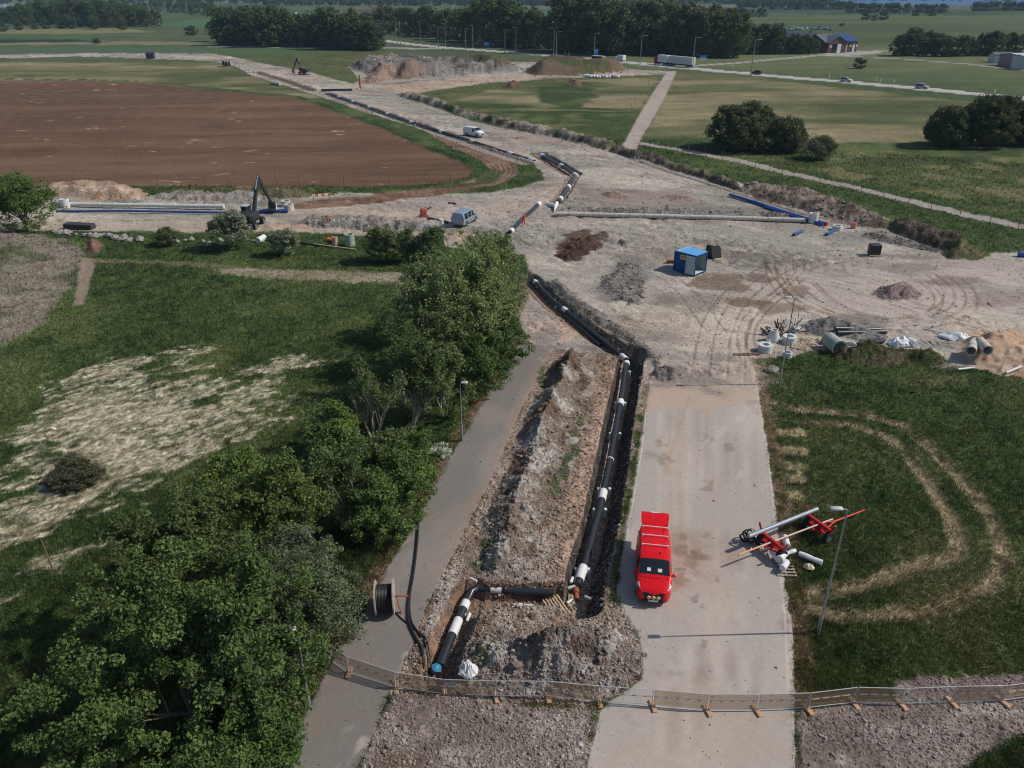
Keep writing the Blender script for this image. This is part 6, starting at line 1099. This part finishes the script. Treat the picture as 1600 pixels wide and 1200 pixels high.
for k in range(5): a = Vector((r2.uniform(-1.4, 1.4), 0, .1)); w_.tube([a, a+Vector((r2.uniform(-.7, .3), 0, r2.uniform(1.2, 2.0)))], .03, 4)
b.build('steel_bars', BLACK, sc_); w_.build('upright_rods', POSTW, sc_); MB().box((1.1, 0, .5), (1.0, .5, .9), TR(0, 0, 0, .2, .3, .5), ch=.1).build('white_scrap', GALVW, sc_)
sc2 = thing('scrap_pile', 'broken wood and rags left of the big concrete pipe', 'scrap', tuple(at(1278, 532))); b = MB()
for k in range(16): MB().box((0, 0, 0), (r2.uniform(.3, .9), .12, .05), TR(r2.uniform(-1.4, 1.2), r2.uniform(-1, 1), .1+r2.random()*.2, 0, 0, r2.uniform(-1, 1))).build('board', WOOD, sc2); MB().box((.6, -.3, .25), (.7, .6, .4), ch=.1).build('dark_rag', BLACK, sc2)
# ---------------------------------------------------------------- blue container with open door
A, B, C3 = at(1053, 423), at(1086, 432), at(1101, 423.5); rz = ang(A, B); c = (A+C3)/2; t = thing('site_container', 'small blue site container with an open grey door and yellow sign', 'container', (c.x, c.y, gz(c.x, c.y)), rz); LX, LY, HZ = 2.9, 2.35, 2.35
def corr(b, p, q, z0, z1, n=14, dp=.04):
    p, q = Vector(p), Vector(q); d = (q-p); nn = Vector((-d.y, d.x, 0)).normalized(); V = []
    for k in range(n+1):
        o_ = nn*(dp if k % 2 else 0); a = p+d*k/n+o_; V += [(a.x, a.y, z0), (a.x, a.y, z1)]
    b.add(V, [(2*k, 2*k+2, 2*k+3, 2*k+1) for k in range(n)])
hx, hy = LX/2, LY/2
b = MB(); corr(b, (-hx, -hy, 0), (hx, -hy, 0), .1, HZ, 20); corr(b, (-hx, hy, 0), (-hx, -hy, 0), .1, HZ, 16); b.build('outer_wall', BLUEC, t)
b = MB(); corr(b, (hx, hy, 0), (-hx, hy, 0), .1, HZ, 20); b.build('rear_wall', mat('inner_sheet', s(170, 184, 172), .6, var=.06), t)
b = MB()
for x in (-hx, hx):
    for y in (-hy, hy): b.box((x, y, HZ/2+.03), (.1, .1, HZ+.06))
for z in (.06, HZ+.02):
    for y in (-hy, hy): b.box((0, y, z), (LX-.1, .09, .1))
    for x in (-hx, hx): b.box((x, 0, z), (.09, LY-.1, .1))
b.build('frame', BLUEC, t)
MB().box((0, 0, .08), (LX-.12, LY-.12, .06)).build('floor', CONCW, t)
b = MB().box((0, 0, HZ+.09), (LX+.08, LY+.08, .04)); b.build('roof', BLUER, t); b = MB()
for k in range(11): b.box((-hx+.2+k*.25, 0, HZ+.13), (.05, LY, .04))
b.build('roof_rib', mat('roof_rib_blue', s(120, 186, 228), .5), t)
b = MB().box((-hx+.35, .1, HZ+.17), (.14, LY+.5, .05)); b.build('roof_plank', WOOD, t)
dM = TR(hx, -hy-.05, 0, 0, 0, R(193)); d_ = MB().box((.6, 0, 1.2), (1.15, .06, 2.2), dM, ch=.02).build('door', mat('grey_door', s(160, 176, 186), .5, var=.04), t); d_['label'] = 'open grey door leaf'
MB().box((1.05, .05, 1.15), (.06, .05, .2), dM).build('handle', BLACK, d_)
sg_ = MB().box((-.1, -hy-.03, 1.9), (1.1, .03, .55)).build('sign_board', mat('yellow_sign', s(206, 172, 120), .6, var=.05), t)
fc = bpy.data.curves.new('sign_text', 'FONT'); fc.body = 'BYGG'; fc.size = .3; fc.align_x = 'CENTER'; fc.extrude = .004; fo = bpy.data.objects.new('sign_text', fc); 
bpy.data.curves.remove(fc)
b = MB(); 
for k, (a_, w__) in enumerate([(-.42, .1), (-.28, .06), (-.18, .12), (-.02, .08), (.1, .05), (.2, .1)]): b.box((-.1+a_, -hy-.05, 1.92+.02*(k % 2)), (w__, .01, .14))
b.build('sign_marks', mat('sign_dark', s(96, 70, 44), .7), sg_)
bx = thing('loading_bucket', 'black excavator bucket with wooden blocks right behind the blue container', 'bucket', tuple(at(1116, 402)), R(20)); MB().prism([(-.7, .3), (-.2, 1.5), (.3, 1.55), (.75, .5), (.4, .1), (-.4, .05)], -.7, .6).build('bucket_shell', BLACK, bx); MB().box((.1, -.9, .15), (1.4, .3, .25), ch=.03).build('wooden_block', WOOD, bx)
bx = thing('loading_bucket', 'second black bucket directly at the container wall', 'bucket', tuple(at(1108, 400)), R(-30)); MB().prism([(-.5, .1), (-.3, 1.6), (.2, 1.5), (.5, .6), (.3, .1)], -.4, .4).build('bucket_shell', BLACK, bx)
bx = thing('loading_bucket', 'square black bucket standing alone on the gravel towards the right', 'bucket', tuple(at(1365, 397)), R(0)); MB().box((0, 0, .75), (1.35, 1.0, 1.3), ch=.06).build('bucket_shell', BLACK, bx); MB().box((0, -.55, .08), (1.5, .2, .14)).build('cutting_edge', WOODG, bx)
bx = thing('red_box', 'low rust red tool box in the shadow left of the blue container', 'box', tuple(at(1048, 411.5)), R(0)); MB().box((0, 0, .18), (1.0, .5, .34), ch=.04).build('box_body', RUST, bx); MB().box((0, 0, .37), (1.04, .54, .04)).build('lid', RUST, bx)
# rotor machine and barrier on the haul road
mc = thing('plate_compactor', 'small orange red compactor left of the silver van', 'compactor', tuple(at(662, 340)), R(20)); MB().box((0, 0, .12), (1.3, .9, .2), ch=.05).build('base_plate', RUST, mc); MB().box((0, 0, .75), (.9, .7, .9), ch=.12).build('engine', mat('orange_red_paint', s(176, 84, 60), .5), mc); MB().tube([(.4, .2, .9), (1.2, .2, 1.3), (1.2, -.2, 1.3), (.4, -.2, .9)], .05, 6).build('handle', BLACK, mc)
A, B = at(669, 343), at(700, 350); tag(MB().tube([(0, 0, .12), B-A+Vector((0, 0, .12))], .2, 8).build('rubber_mat_roll', mat('dark_green_mat', s(58, 70, 66), .8), None, True, 50), 'long dark green strip lying between compactor and silver van', 'mat').location = A
mb = thing('road_barrier', 'orange and white striped plank barrier behind the concrete rings', 'barrier', tuple(at(503, 312)), R(25))
for k in range(6): MB().box(((k-2.5)*.5, 0, 1.0), (.5, .06, .4)).build('stripe_board', ORANGE if k % 2 else SLEEVE, mb)
for x in (-1.3, 1.3): MB().tube([(x, -.4, 0), (x, 0, 1.2), (x, .4, 0)], .05, 6).build('leg', GALV, mb)
x, y = P(563, 138); tag(MB().tube([(0, 0, -.3), (0, 0, 4.2)], .28, 8).build('marker_post', mat('rust_orange_post', s(158, 84, 62), .7), None, True, 50), 'rust orange upright post beside the far haul road junction', 'post').location = (x, y, gz(x, y))
# site hut and drums far left
x, y = P(236, 91.5); t = thing('site_hut', 'tiny dark blue hut beside the far gravel track', 'hut', (x, y, gz(x, y)), R(5)); MB().box((0, 0, 1.2), (3.4, 2.4, 2.4)).build('wall', mat('dark_blue_wall', s(48, 66, 82), .6), t); MB().prism([(-1.4, 2.4), (0, 3.0), (1.4, 2.4)], -1.9, 1.9).build('roof', mat('dark_blue_roof', s(56, 72, 88), .6), t); MB().box((0, -1.22, 1.9), (.5, .04, .3)).build('window', PLATE, t)
for k, (px, py) in enumerate([(350, 103.5), (354, 104.5), (358.5, 104.8)]):
    x, y = P(px, py); t = thing('cable_drum', 'cable drum standing at the far end of the haul road, %s of three' % ['leftmost', 'middle', 'rightmost'][k], 'cable drum', (x, y, gz(x, y)), R(20))
    for sx_ in (-1, 1): MB().lathe([(.1, -.05), (1.3, -.05), (1.3, .05), (.1, .05)], 20, TR(sx_*.6, 0, 1.3, 0, math.pi/2, 0)).build('flange', SLEEVE if k else BLACK, t)
    MB().lathe([(.3, -.55), (.95, -.55), (.95, .55), (.3, .55)], 18, TR(0, 0, 1.3, 0, math.pi/2, 0)).build('cable_winding', BLACK, t)
for k in range(12):
    x, y = P(914+k*4.6, 119.8+(k % 3)*.7+(1.2 if 2 < k < 8 else 0)); tag(MB().box((0, 0, .5), (1.6, 1.0, .95), TR(0, 0, 0, 0, 0, .3*k), ch=.15).build('white_bag', FILM, None, True, 50), 'one of the white big bags lined up at the meadow edge', 'bag', 'white bags in a row').location = (x, y, gz(x, y))
cl_ = thing('worker', 'person in an orange hi vis suit walking beside the silver van', 'person', tuple(at(818, 354)), R(160))
def skinned(name, nodes, edges, rad_, m, parent):
    me = bpy.data.meshes.new(name); me.from_pydata(nodes, edges, []); o = bpy.data.objects.new(name, me); COLL.objects.link(o); o.parent = parent; me.materials.append(m)
    sk_ = o.modifiers.new('skin', 'SKIN'); 
    for i, v in enumerate(me.skin_vertices[0].data): v.radius = (rad_[i], rad_[i]); v.use_root = (i == 0)
    o.modifiers.new('sub', 'SUBSURF').levels = 2; return o
NB = [(0, 0, .95), (0, .01, 1.2), (0, 0, 1.45), (0, 0, 1.54), (0, .02, 1.62), (0, .02, 1.72), (.19, 0, 1.42), (.3, .02, 1.15), (.3, .18, .95), (-.19, 0, 1.42), (-.3, -.05, 1.15), (-.28, .05, .92), (.1, 0, .9), (.12, .2, .5), (.12, .08, .08), (.12, .22, .04), (-.1, 0, .9), (-.12, -.06, .5), (-.12, -.3, .12), (-.12, -.18, .04)]
EB = [(0, 1), (1, 2), (2, 3), (3, 4), (4, 5), (2, 6), (6, 7), (7, 8), (2, 9), (9, 10), (10, 11), (0, 12), (12, 13), (13, 14), (14, 15), (0, 16), (16, 17), (17, 18), (18, 19)]
RB = [.13, .13, .12, .055, .1, .08, .07, .045, .04, .07, .045, .04, .09, .065, .05, .045, .09, .065, .05, .045]
skinned('body', NB, EB, RB, SKIN, cl_)
keep_ = [i for i in range(20) if i not in (3, 4, 5, 8, 11, 15, 19)]; mp = {k: i for i, k in enumerate(keep_)}
skinned('hi_vis_suit', [NB[k] for k in keep_], [(mp[a], mp[b_]) for a, b_ in EB if a in mp and b_ in mp], [RB[k]*1.28 for k in keep_], HIVIS, cl_)
MB().lathe([(.001, .13), (.09, .1), (.125, .02), (.16, 0), (.125, -.01)], 16, TR(0, .02, 1.73)).build('helmet', HIVIS, cl_, True)
# ---------------------------------------------------------------- fences
def fence(label, pts, H, lean=6, wires=3, r=.06, name='wire_fence', rnd=random.Random(3)):
    q = [at(*p) for p in pts]; o = q[0].copy(); t = thing(name, label, 'fence', tuple(o))
    tops = []
    for p in q:
        a = Vector((rnd.uniform(-1, .2)*H*math.tan(R(lean)), rnd.uniform(-.3, .3)*H*math.tan(R(lean)), H*rnd.uniform(.92, 1.05))); MB().tube([p-o-Vector((0, 0, .3)), p-o+a], [r, r*.8], 6).build('post', POSTW, t); tops.append((p-o, a))
    if wires:
        b = MB()
        for k in range(wires):
            for (p1, a1), (p2, a2) in zip(tops[:-1], tops[1:]): b.tube([p1+a1*((k+1)/wires*.95), p2+a2*((k+1)/wires*.95)], .009, 3, False)
        b.build('wires', WIRE, t)
fence('line of leaning posts along the near edge of the ploughed field', [(78, 293), (123, 293), (166, 292), (207, 292), (247, 291), (285, 290), (322, 290), (359, 289), (398, 289), (433, 288), (468, 288), (504, 289), (538, 290), (574, 291), (610, 290), (641, 289), (670, 287), (704, 284), (738, 278)], 2.0, 7)
fence('small post fence round the tip of the ploughed field', [(752, 262), (748, 262), (737, 250), (712, 240), (690, 230), (668, 222), (648, 213), (626, 204), (604, 196), (582, 186), (560, 178), (540, 172), (522, 166), (505, 160)], 2.0, 3, 3, .05)
fence('small post fence beside the upper end of the haul road', [(398, 123), (390, 120), (383, 117), (376, 114), (368, 111), (360, 108), (352, 106), (344, 104), (336, 103)], 2.6, 3, 2, .07)
fence('row of thin posts between the gravel path and the dug ditch', [(1000, 226), (1022, 231), (1048, 236), (1075, 241), (1102, 247), (1128, 253), (1155, 260), (1180, 265), (1202, 271), (1222, 277), (1251, 284), (1280, 291), (1311, 298), (1344, 308), (1380, 316), (1418, 325), (1454, 331), (1499, 341), (1546, 351), (1590, 361), (1640, 372)], 1.9, 4, 2, .05)
fence('thin posts along the left side of the straight gravel path', [(962, 214), (968, 204), (975, 194), (981, 183), (987, 172), (993, 162), (1000, 151), (1006, 142), (1013, 132), (1020, 124), (1028, 116)], 2.0, 3, 2, .06)
fence('two wooden stakes standing in the straw coloured field', [(84, 893), (190, 868)], 2.2, 8, 0, .05, 'stake_row')
# stone row at the left
sw = thing('stone_row', 'row of pale field stones along the haul road at the left', 'stone row', tuple(at(85, 366))); r3 = random.Random(8)
o0 = at(85, 366)
for k in range(70):
    px = r3.uniform(82, 200) if k < 50 else r3.uniform(200, 440); py = 364+(px-82)*.10+r3.uniform(-2.5, 2.5) if px < 200 else 376+r3.uniform(-3, 4)
    g = at(px, py); z = r3.uniform(.2, .55); b = MB(); V = [tuple(Vector(p)*z*r3.uniform(.8, 1.15)) for p in ICV*1.0]; b.add(V, [tuple(f) for f in ICF]); o = b.build('stone', STONEM, sw); o.location = g-o0+Vector((0, 0, z*.3)); o.scale = (r3.uniform(.9, 1.7), 1, .8)
o = tag(MB().box((0, 0, .4), (4.0, 1.3, .7), ch=.08).build('culvert_slab', ASPH2, None, False), 'dark flat slab behind the stone row at the left', 'slab'); o.location = at(125, 357); o.rotation_euler = (0, .04, -.05)
# ---------------------------------------------------------------- buildings
def house(name, label, cat, px, py, w, d, h, rz, wall, roof, rh=2.5, openings=(), zoff=0):
    x, y = P(px, py); t = thing(name, label, cat, (x, y, gz(x, y)-.1), rz)
    MB().add([(-w/2, -d/2, 0), (w/2, -d/2, 0), (w/2, d/2, 0), (-w/2, d/2, 0), (-w/2, -d/2, h), (w/2, -d/2, h), (w/2, d/2, h), (-w/2, d/2, h), (-w/2, 0, h+rh), (w/2, 0, h+rh)], [(0, 1, 5, 4), (2, 3, 7, 6), (1, 2, 6, 9, 5), (3, 0, 4, 8, 7), (0, 3, 2, 1)]).build('wall', wall, t)
    e = .4; k = rh/(d/2); b = MB()
    for sg in (-1, 1): b.add([(-w/2-e, sg*(d/2+e), h-e*k+.05), (w/2+e, sg*(d/2+e), h-e*k+.05), (w/2+e, 0, h+rh+.05), (-w/2-e, 0, h+rh+.05), (-w/2-e, sg*(d/2+e), h-e*k+.25), (w/2+e, sg*(d/2+e), h-e*k+.25), (w/2+e, 0, h+rh+.25), (-w/2-e, 0, h+rh+.25)], [(0, 1, 2, 3), (7, 6, 5, 4), (0, 4, 5, 1), (1, 5, 6, 2), (3, 7, 4, 0)])
    r_ = b.build('roof', roof, t)
    for kind, cx, cz, ow, oh, m in openings: MB().box((cx, -d/2-.03, cz), (ow, .1, oh)).build(kind, m, t)
    return t, r_
DOORW = mat('white_door', s(206, 204, 204), .6, var=.04); WINW = mat('pale_window', s(160, 166, 172), .3)
F1, F2 = Vector(P(1290, 83)), Vector(P(1340, 81)); fw = (F2-F1).length; rzb = math.atan2((F2-F1).y, (F2-F1).x)
x, y = ((F1+F2)/2); rt = Vector((math.cos(rzb), math.sin(rzb))); up_ = Vector((-rt.y, rt.x))
bt = thing('barn', 'big dark brown barn with grey roof, solar panels and white gates', 'barn', (x, y, gz(x, y)-.2), rzb)
def gable(px0, px1, py0, py1, h, rh, axis, wallm, roofm, nm=('wall', 'roof')):
    cx, cy = (px0+px1)/2, (py0+py1)/2; e = .6
    if axis == 'x':
        MB().add([(px0, py0, 0), (px1, py0, 0), (px1, py1, 0), (px0, py1, 0), (px0, py0, h), (px1, py0, h), (px1, py1, h), (px0, py1, h), (px0, cy, h+rh), (px1, cy, h+rh)], [(0, 1, 5, 4), (2, 3, 7, 6), (1, 2, 6, 9, 5), (3, 0, 4, 8, 7)]).build(nm[0], wallm, bt)
        k = rh/(cy-py0); o = MB()
        for sy_ in (-1, 1):
            ye = cy+sy_*((py1-py0)/2+e); ze = h-e*k+.1; o.add([(px0-e, ye, ze), (px1+e, ye, ze), (px1+e, cy, h+rh+.1), (px0-e, cy, h+rh+.1), (px0-e, ye, ze+.3), (px1+e, ye, ze+.3), (px1+e, cy, h+rh+.4), (px0-e, cy, h+rh+.4)], [(0, 1, 2, 3), (7, 6, 5, 4), (0, 4, 5, 1), (1, 5, 6, 2), (3, 7, 4, 0)])
        return o.build(nm[1], roofm, bt)
    MB().add([(px0, py0, 0), (px1, py0, 0), (px1, py1, 0), (px0, py1, 0), (px0, py0, h), (px1, py0, h), (px1, py1, h), (px0, py1, h), (cx, py0, h+rh), (cx, py1, h+rh)], [(0, 1, 5, 8, 4), (2, 3, 7, 9, 6), (1, 2, 6, 5), (3, 0, 4, 7)]).build(nm[0], wallm, bt)
    k = rh/(cx-px0); o = MB()
    for sx_ in (-1, 1):
        xe = cx+sx_*((px1-px0)/2+e); ze = h-e*k+.1; o.add([(xe, py0-e, ze), (xe, py1+e, ze), (cx, py1+e, h+rh+.1), (cx, py0-e, h+rh+.1), (xe, py0-e, ze+.3), (xe, py1+e, ze+.3), (cx, py1+e, h+rh+.4), (cx, py0-e, h+rh+.4)], [(0, 1, 2, 3), (7, 6, 5, 4), (0, 4, 5, 1), (1, 5, 6, 2), (3, 7, 4, 0)])
    return o.build(nm[1], roofm, bt)
hwf = fw/2
rf = gable(-hwf, hwf, 1, 16, 5.2, 3.2, 'x', BROWNW, ROOFD); gable(-hwf+.5, -hwf+13, -.5, 9, 5.2, 2.8, 'y', BROWNW, ROOFD, ('gable_wall', 'gable_roof')); gable(-hwf-1, -hwf+15, 16.5, 78, 5.0, 3.6, 'y', BROWNW, ROOFD, ('long_wall', 'long_roof'))
MB().add([(hwf-12, .4, 5.62), (hwf-.5, .4, 5.62), (hwf-.5, 7.6, 8.68), (hwf-12, 7.6, 8.68), (hwf-12, .4, 5.72), (hwf-.5, .4, 5.72), (hwf-.5, 7.6, 8.78), (hwf-12, 7.6, 8.78)], [(0, 3, 2, 1), (4, 5, 6, 7), (0, 1, 5, 4), (1, 2, 6, 5), (2, 3, 7, 6), (3, 0, 4, 7)]).build('solar_panel', PANEL, bt)
for cx, w_, m in ((-hwf+5, 3.0, GLASS), (-hwf+8, 2.6, DOORW), (1.4, 5.0, DOORW), (8.5, 1.6, DOORW)): MB().box((cx, (-.56 if cx < -hwf+12 else .94), 2.3), (w_, .1, 4.4)).build('gate', m, bt)
for cx in (-hwf+2.2, 6.2, 10.6): MB().box((cx, (-.56 if cx < -hwf+12 else .94), 3.4), (1.0, .1, 1.2)).build('window', DOORW, bt)
MB().box((-hwf+9, 22, 8.6), (1.5, 1.5, 2.5)).build('chimney', ROOFD, bt)
house('shed', 'low white shed behind the thin trees at the right edge', 'shed', 1562, 97, 8.5, 5, 3.2, R(2), SHEDW, ROOFD, 1.0)
house('warehouse', 'pinkish grey hall wall with low roof cut by the right edge', 'warehouse', 1583, 104, 5, 13, 4.6, R(8), SHEDP, SHEDW, .7)
house('warehouse', 'white hall with two dark windows at the very right edge', 'warehouse', 1614, 108, 14, 9, 5.0, R(2), SHEDW, SHEDW, .6, [('window', -6.0, 2.4, .7, 1.0, GLASS), ('window', -4.7, 2.4, .7, 1.0, GLASS)])
FH = [(563, 10, s(180, 110, 80), 'orange roofed'), (579, 11, s(170, 90, 70), 'red roofed'), (657, 6, s(170, 96, 80), 'brick red'), (668, 9, s(160, 90, 76), 'long brick red'), (638, 13, s(200, 200, 196), 'white'), (708, 10, s(206, 120, 84), 'tiny orange'), (515, 21, s(220, 220, 216), 'small white'), (530, 20, s(220, 220, 216), 'pale'), (5, 8, s(214, 214, 210), 'white farm'), (396, 10, s(220, 220, 216), 'bright white gabled'), (1160, 7, s(216, 222, 224), 'long white'), (1227, 12, s(220, 220, 216), 'white gabled'), (460, 21, s(210, 210, 206), 'little white'), (1190, 22, s(120, 100, 90), 'brown')]
for i, (px, py, c, w_) in enumerate(FH):
    tt = HC/(FP*SP+(py-600)*CP); W2 = max(6, 6*tt*.9)
    house('farmhouse', w_+' farmhouse far off in the fields '+['left of the long red one', 'beside the orange one', 'at the treeline above the lamps', 'right of the brick red one', 'below the brick red ones', 'near the middle top', 'left above the near wood', 'right of the small white one above the wood', 'at the top left corner', 'at the top left between trees', 'under the hills right of the grove', 'left of the barn plain', 'left of the small white one', 'behind the truck grove'][i], 'farmhouse', px, py, W2, W2*.5, W2*.28, R(10*i % 60-25), mat('house_wall_%s' % ['warm', 'pale'][c[0] > .5], s(150, 90, 74) if c[0] < .5 else s(206, 206, 200), .8), ROOFR if i in (0, 1, 2, 3, 5) else ROOFD, W2*.16)
# shelter and signs
x, y = P(935, 97); t = thing('bus_shelter', 'glass bus shelter beside the highway', 'bus shelter', (x, y, gz(x, y)), hwa); MB().box((0, 0, 2.6), (7, 2.4, .2)).build('roof', GALVW, t); MB().box((0, 1.0, 1.3), (6.6, .06, 2.2)).build('glass_wall', mat('greenish_glass', s(96, 116, 112), .2), t)
for x_ in (-3.3, 0, 3.3): MB().box((x_, 0, 1.25), (.12, 2.1, 2.4)).build('side_frame', GALV, t)
for px, py, w_, h_, zb, lab, m2 in [(760, 76, 2.5, 2.2, 1.2, 'square blue direction board behind the highway', SIGNB), (931, 93, 1.9, 2.2, 2.2, 'blue direction board beside the bus shelter', SIGNB), (1098, 98, 3.4, 1.2, 1.9, 'wide blue and white board right of the long truck', SIGNB), (592, 76, 2.2, 2.2, 1.6, 'small white sign at the highway junction', PLATE)]:
    x, y = P(px, py); t = thing('road_sign', lab, 'sign', (x, y, gz(x, y))); 
    for sx_ in (-.35, .35): MB().tube([(sx_*w_, .1, -.2), (sx_*w_, .1, zb+h_)], .12, 6).build('post', GALV, t)
    bd = MB().box((0, 0, zb+h_/2), (w_, .12, h_)).build('board', m2, t); MB().box((-.05*w_, -.08, zb+h_*(.62 if 'wide' not in lab else .2)), (w_*.5, .03, h_*.12)).build('lettering', PLATE, bd)
    if 'wide' in lab: MB().box((0, -.08, zb-.5), (w_*.95, .1, .9)).build('lower_board', PLATE, t)
for i, (px, py) in enumerate([(884, 87), (889, 88), (1145, 108), (1295, 124), (1375, 129), (1369, 127), (1553, 148), (1396, 131)]):
    x, y = P(px, py); b = MB().tube([(0, 0, -.2), (0, 0, 1.6)], .12, 6); tag(b.build('delineator_post', SLEEVE, None), 'slim white roadside post along the highway', 'post', 'white posts along the highway').location = (x, y, gz(x, y))
# ---------------------------------------------------------------- air between here and the hills
hz = MB().box((0, 0, 100), (26000, 26000, 420)).build('haze', None); hz['kind'] = 'stuff'
m = bpy.data.materials.new('thin_air'); m.use_nodes = True; nt = m.node_tree; nt.nodes.remove(nt.nodes['Principled BSDF'])
v = node(nt, 'ShaderNodeVolumePrincipled'); v.inputs['Color'].default_value = (.5, .74, 1.0, 1); v.inputs['Density'].default_value = .0001; v.inputs['Anisotropy'].default_value = .0
nt.links.new(v.outputs[0], nt.nodes['Material Output'].inputs['Volume']); hz.data.materials.append(m)
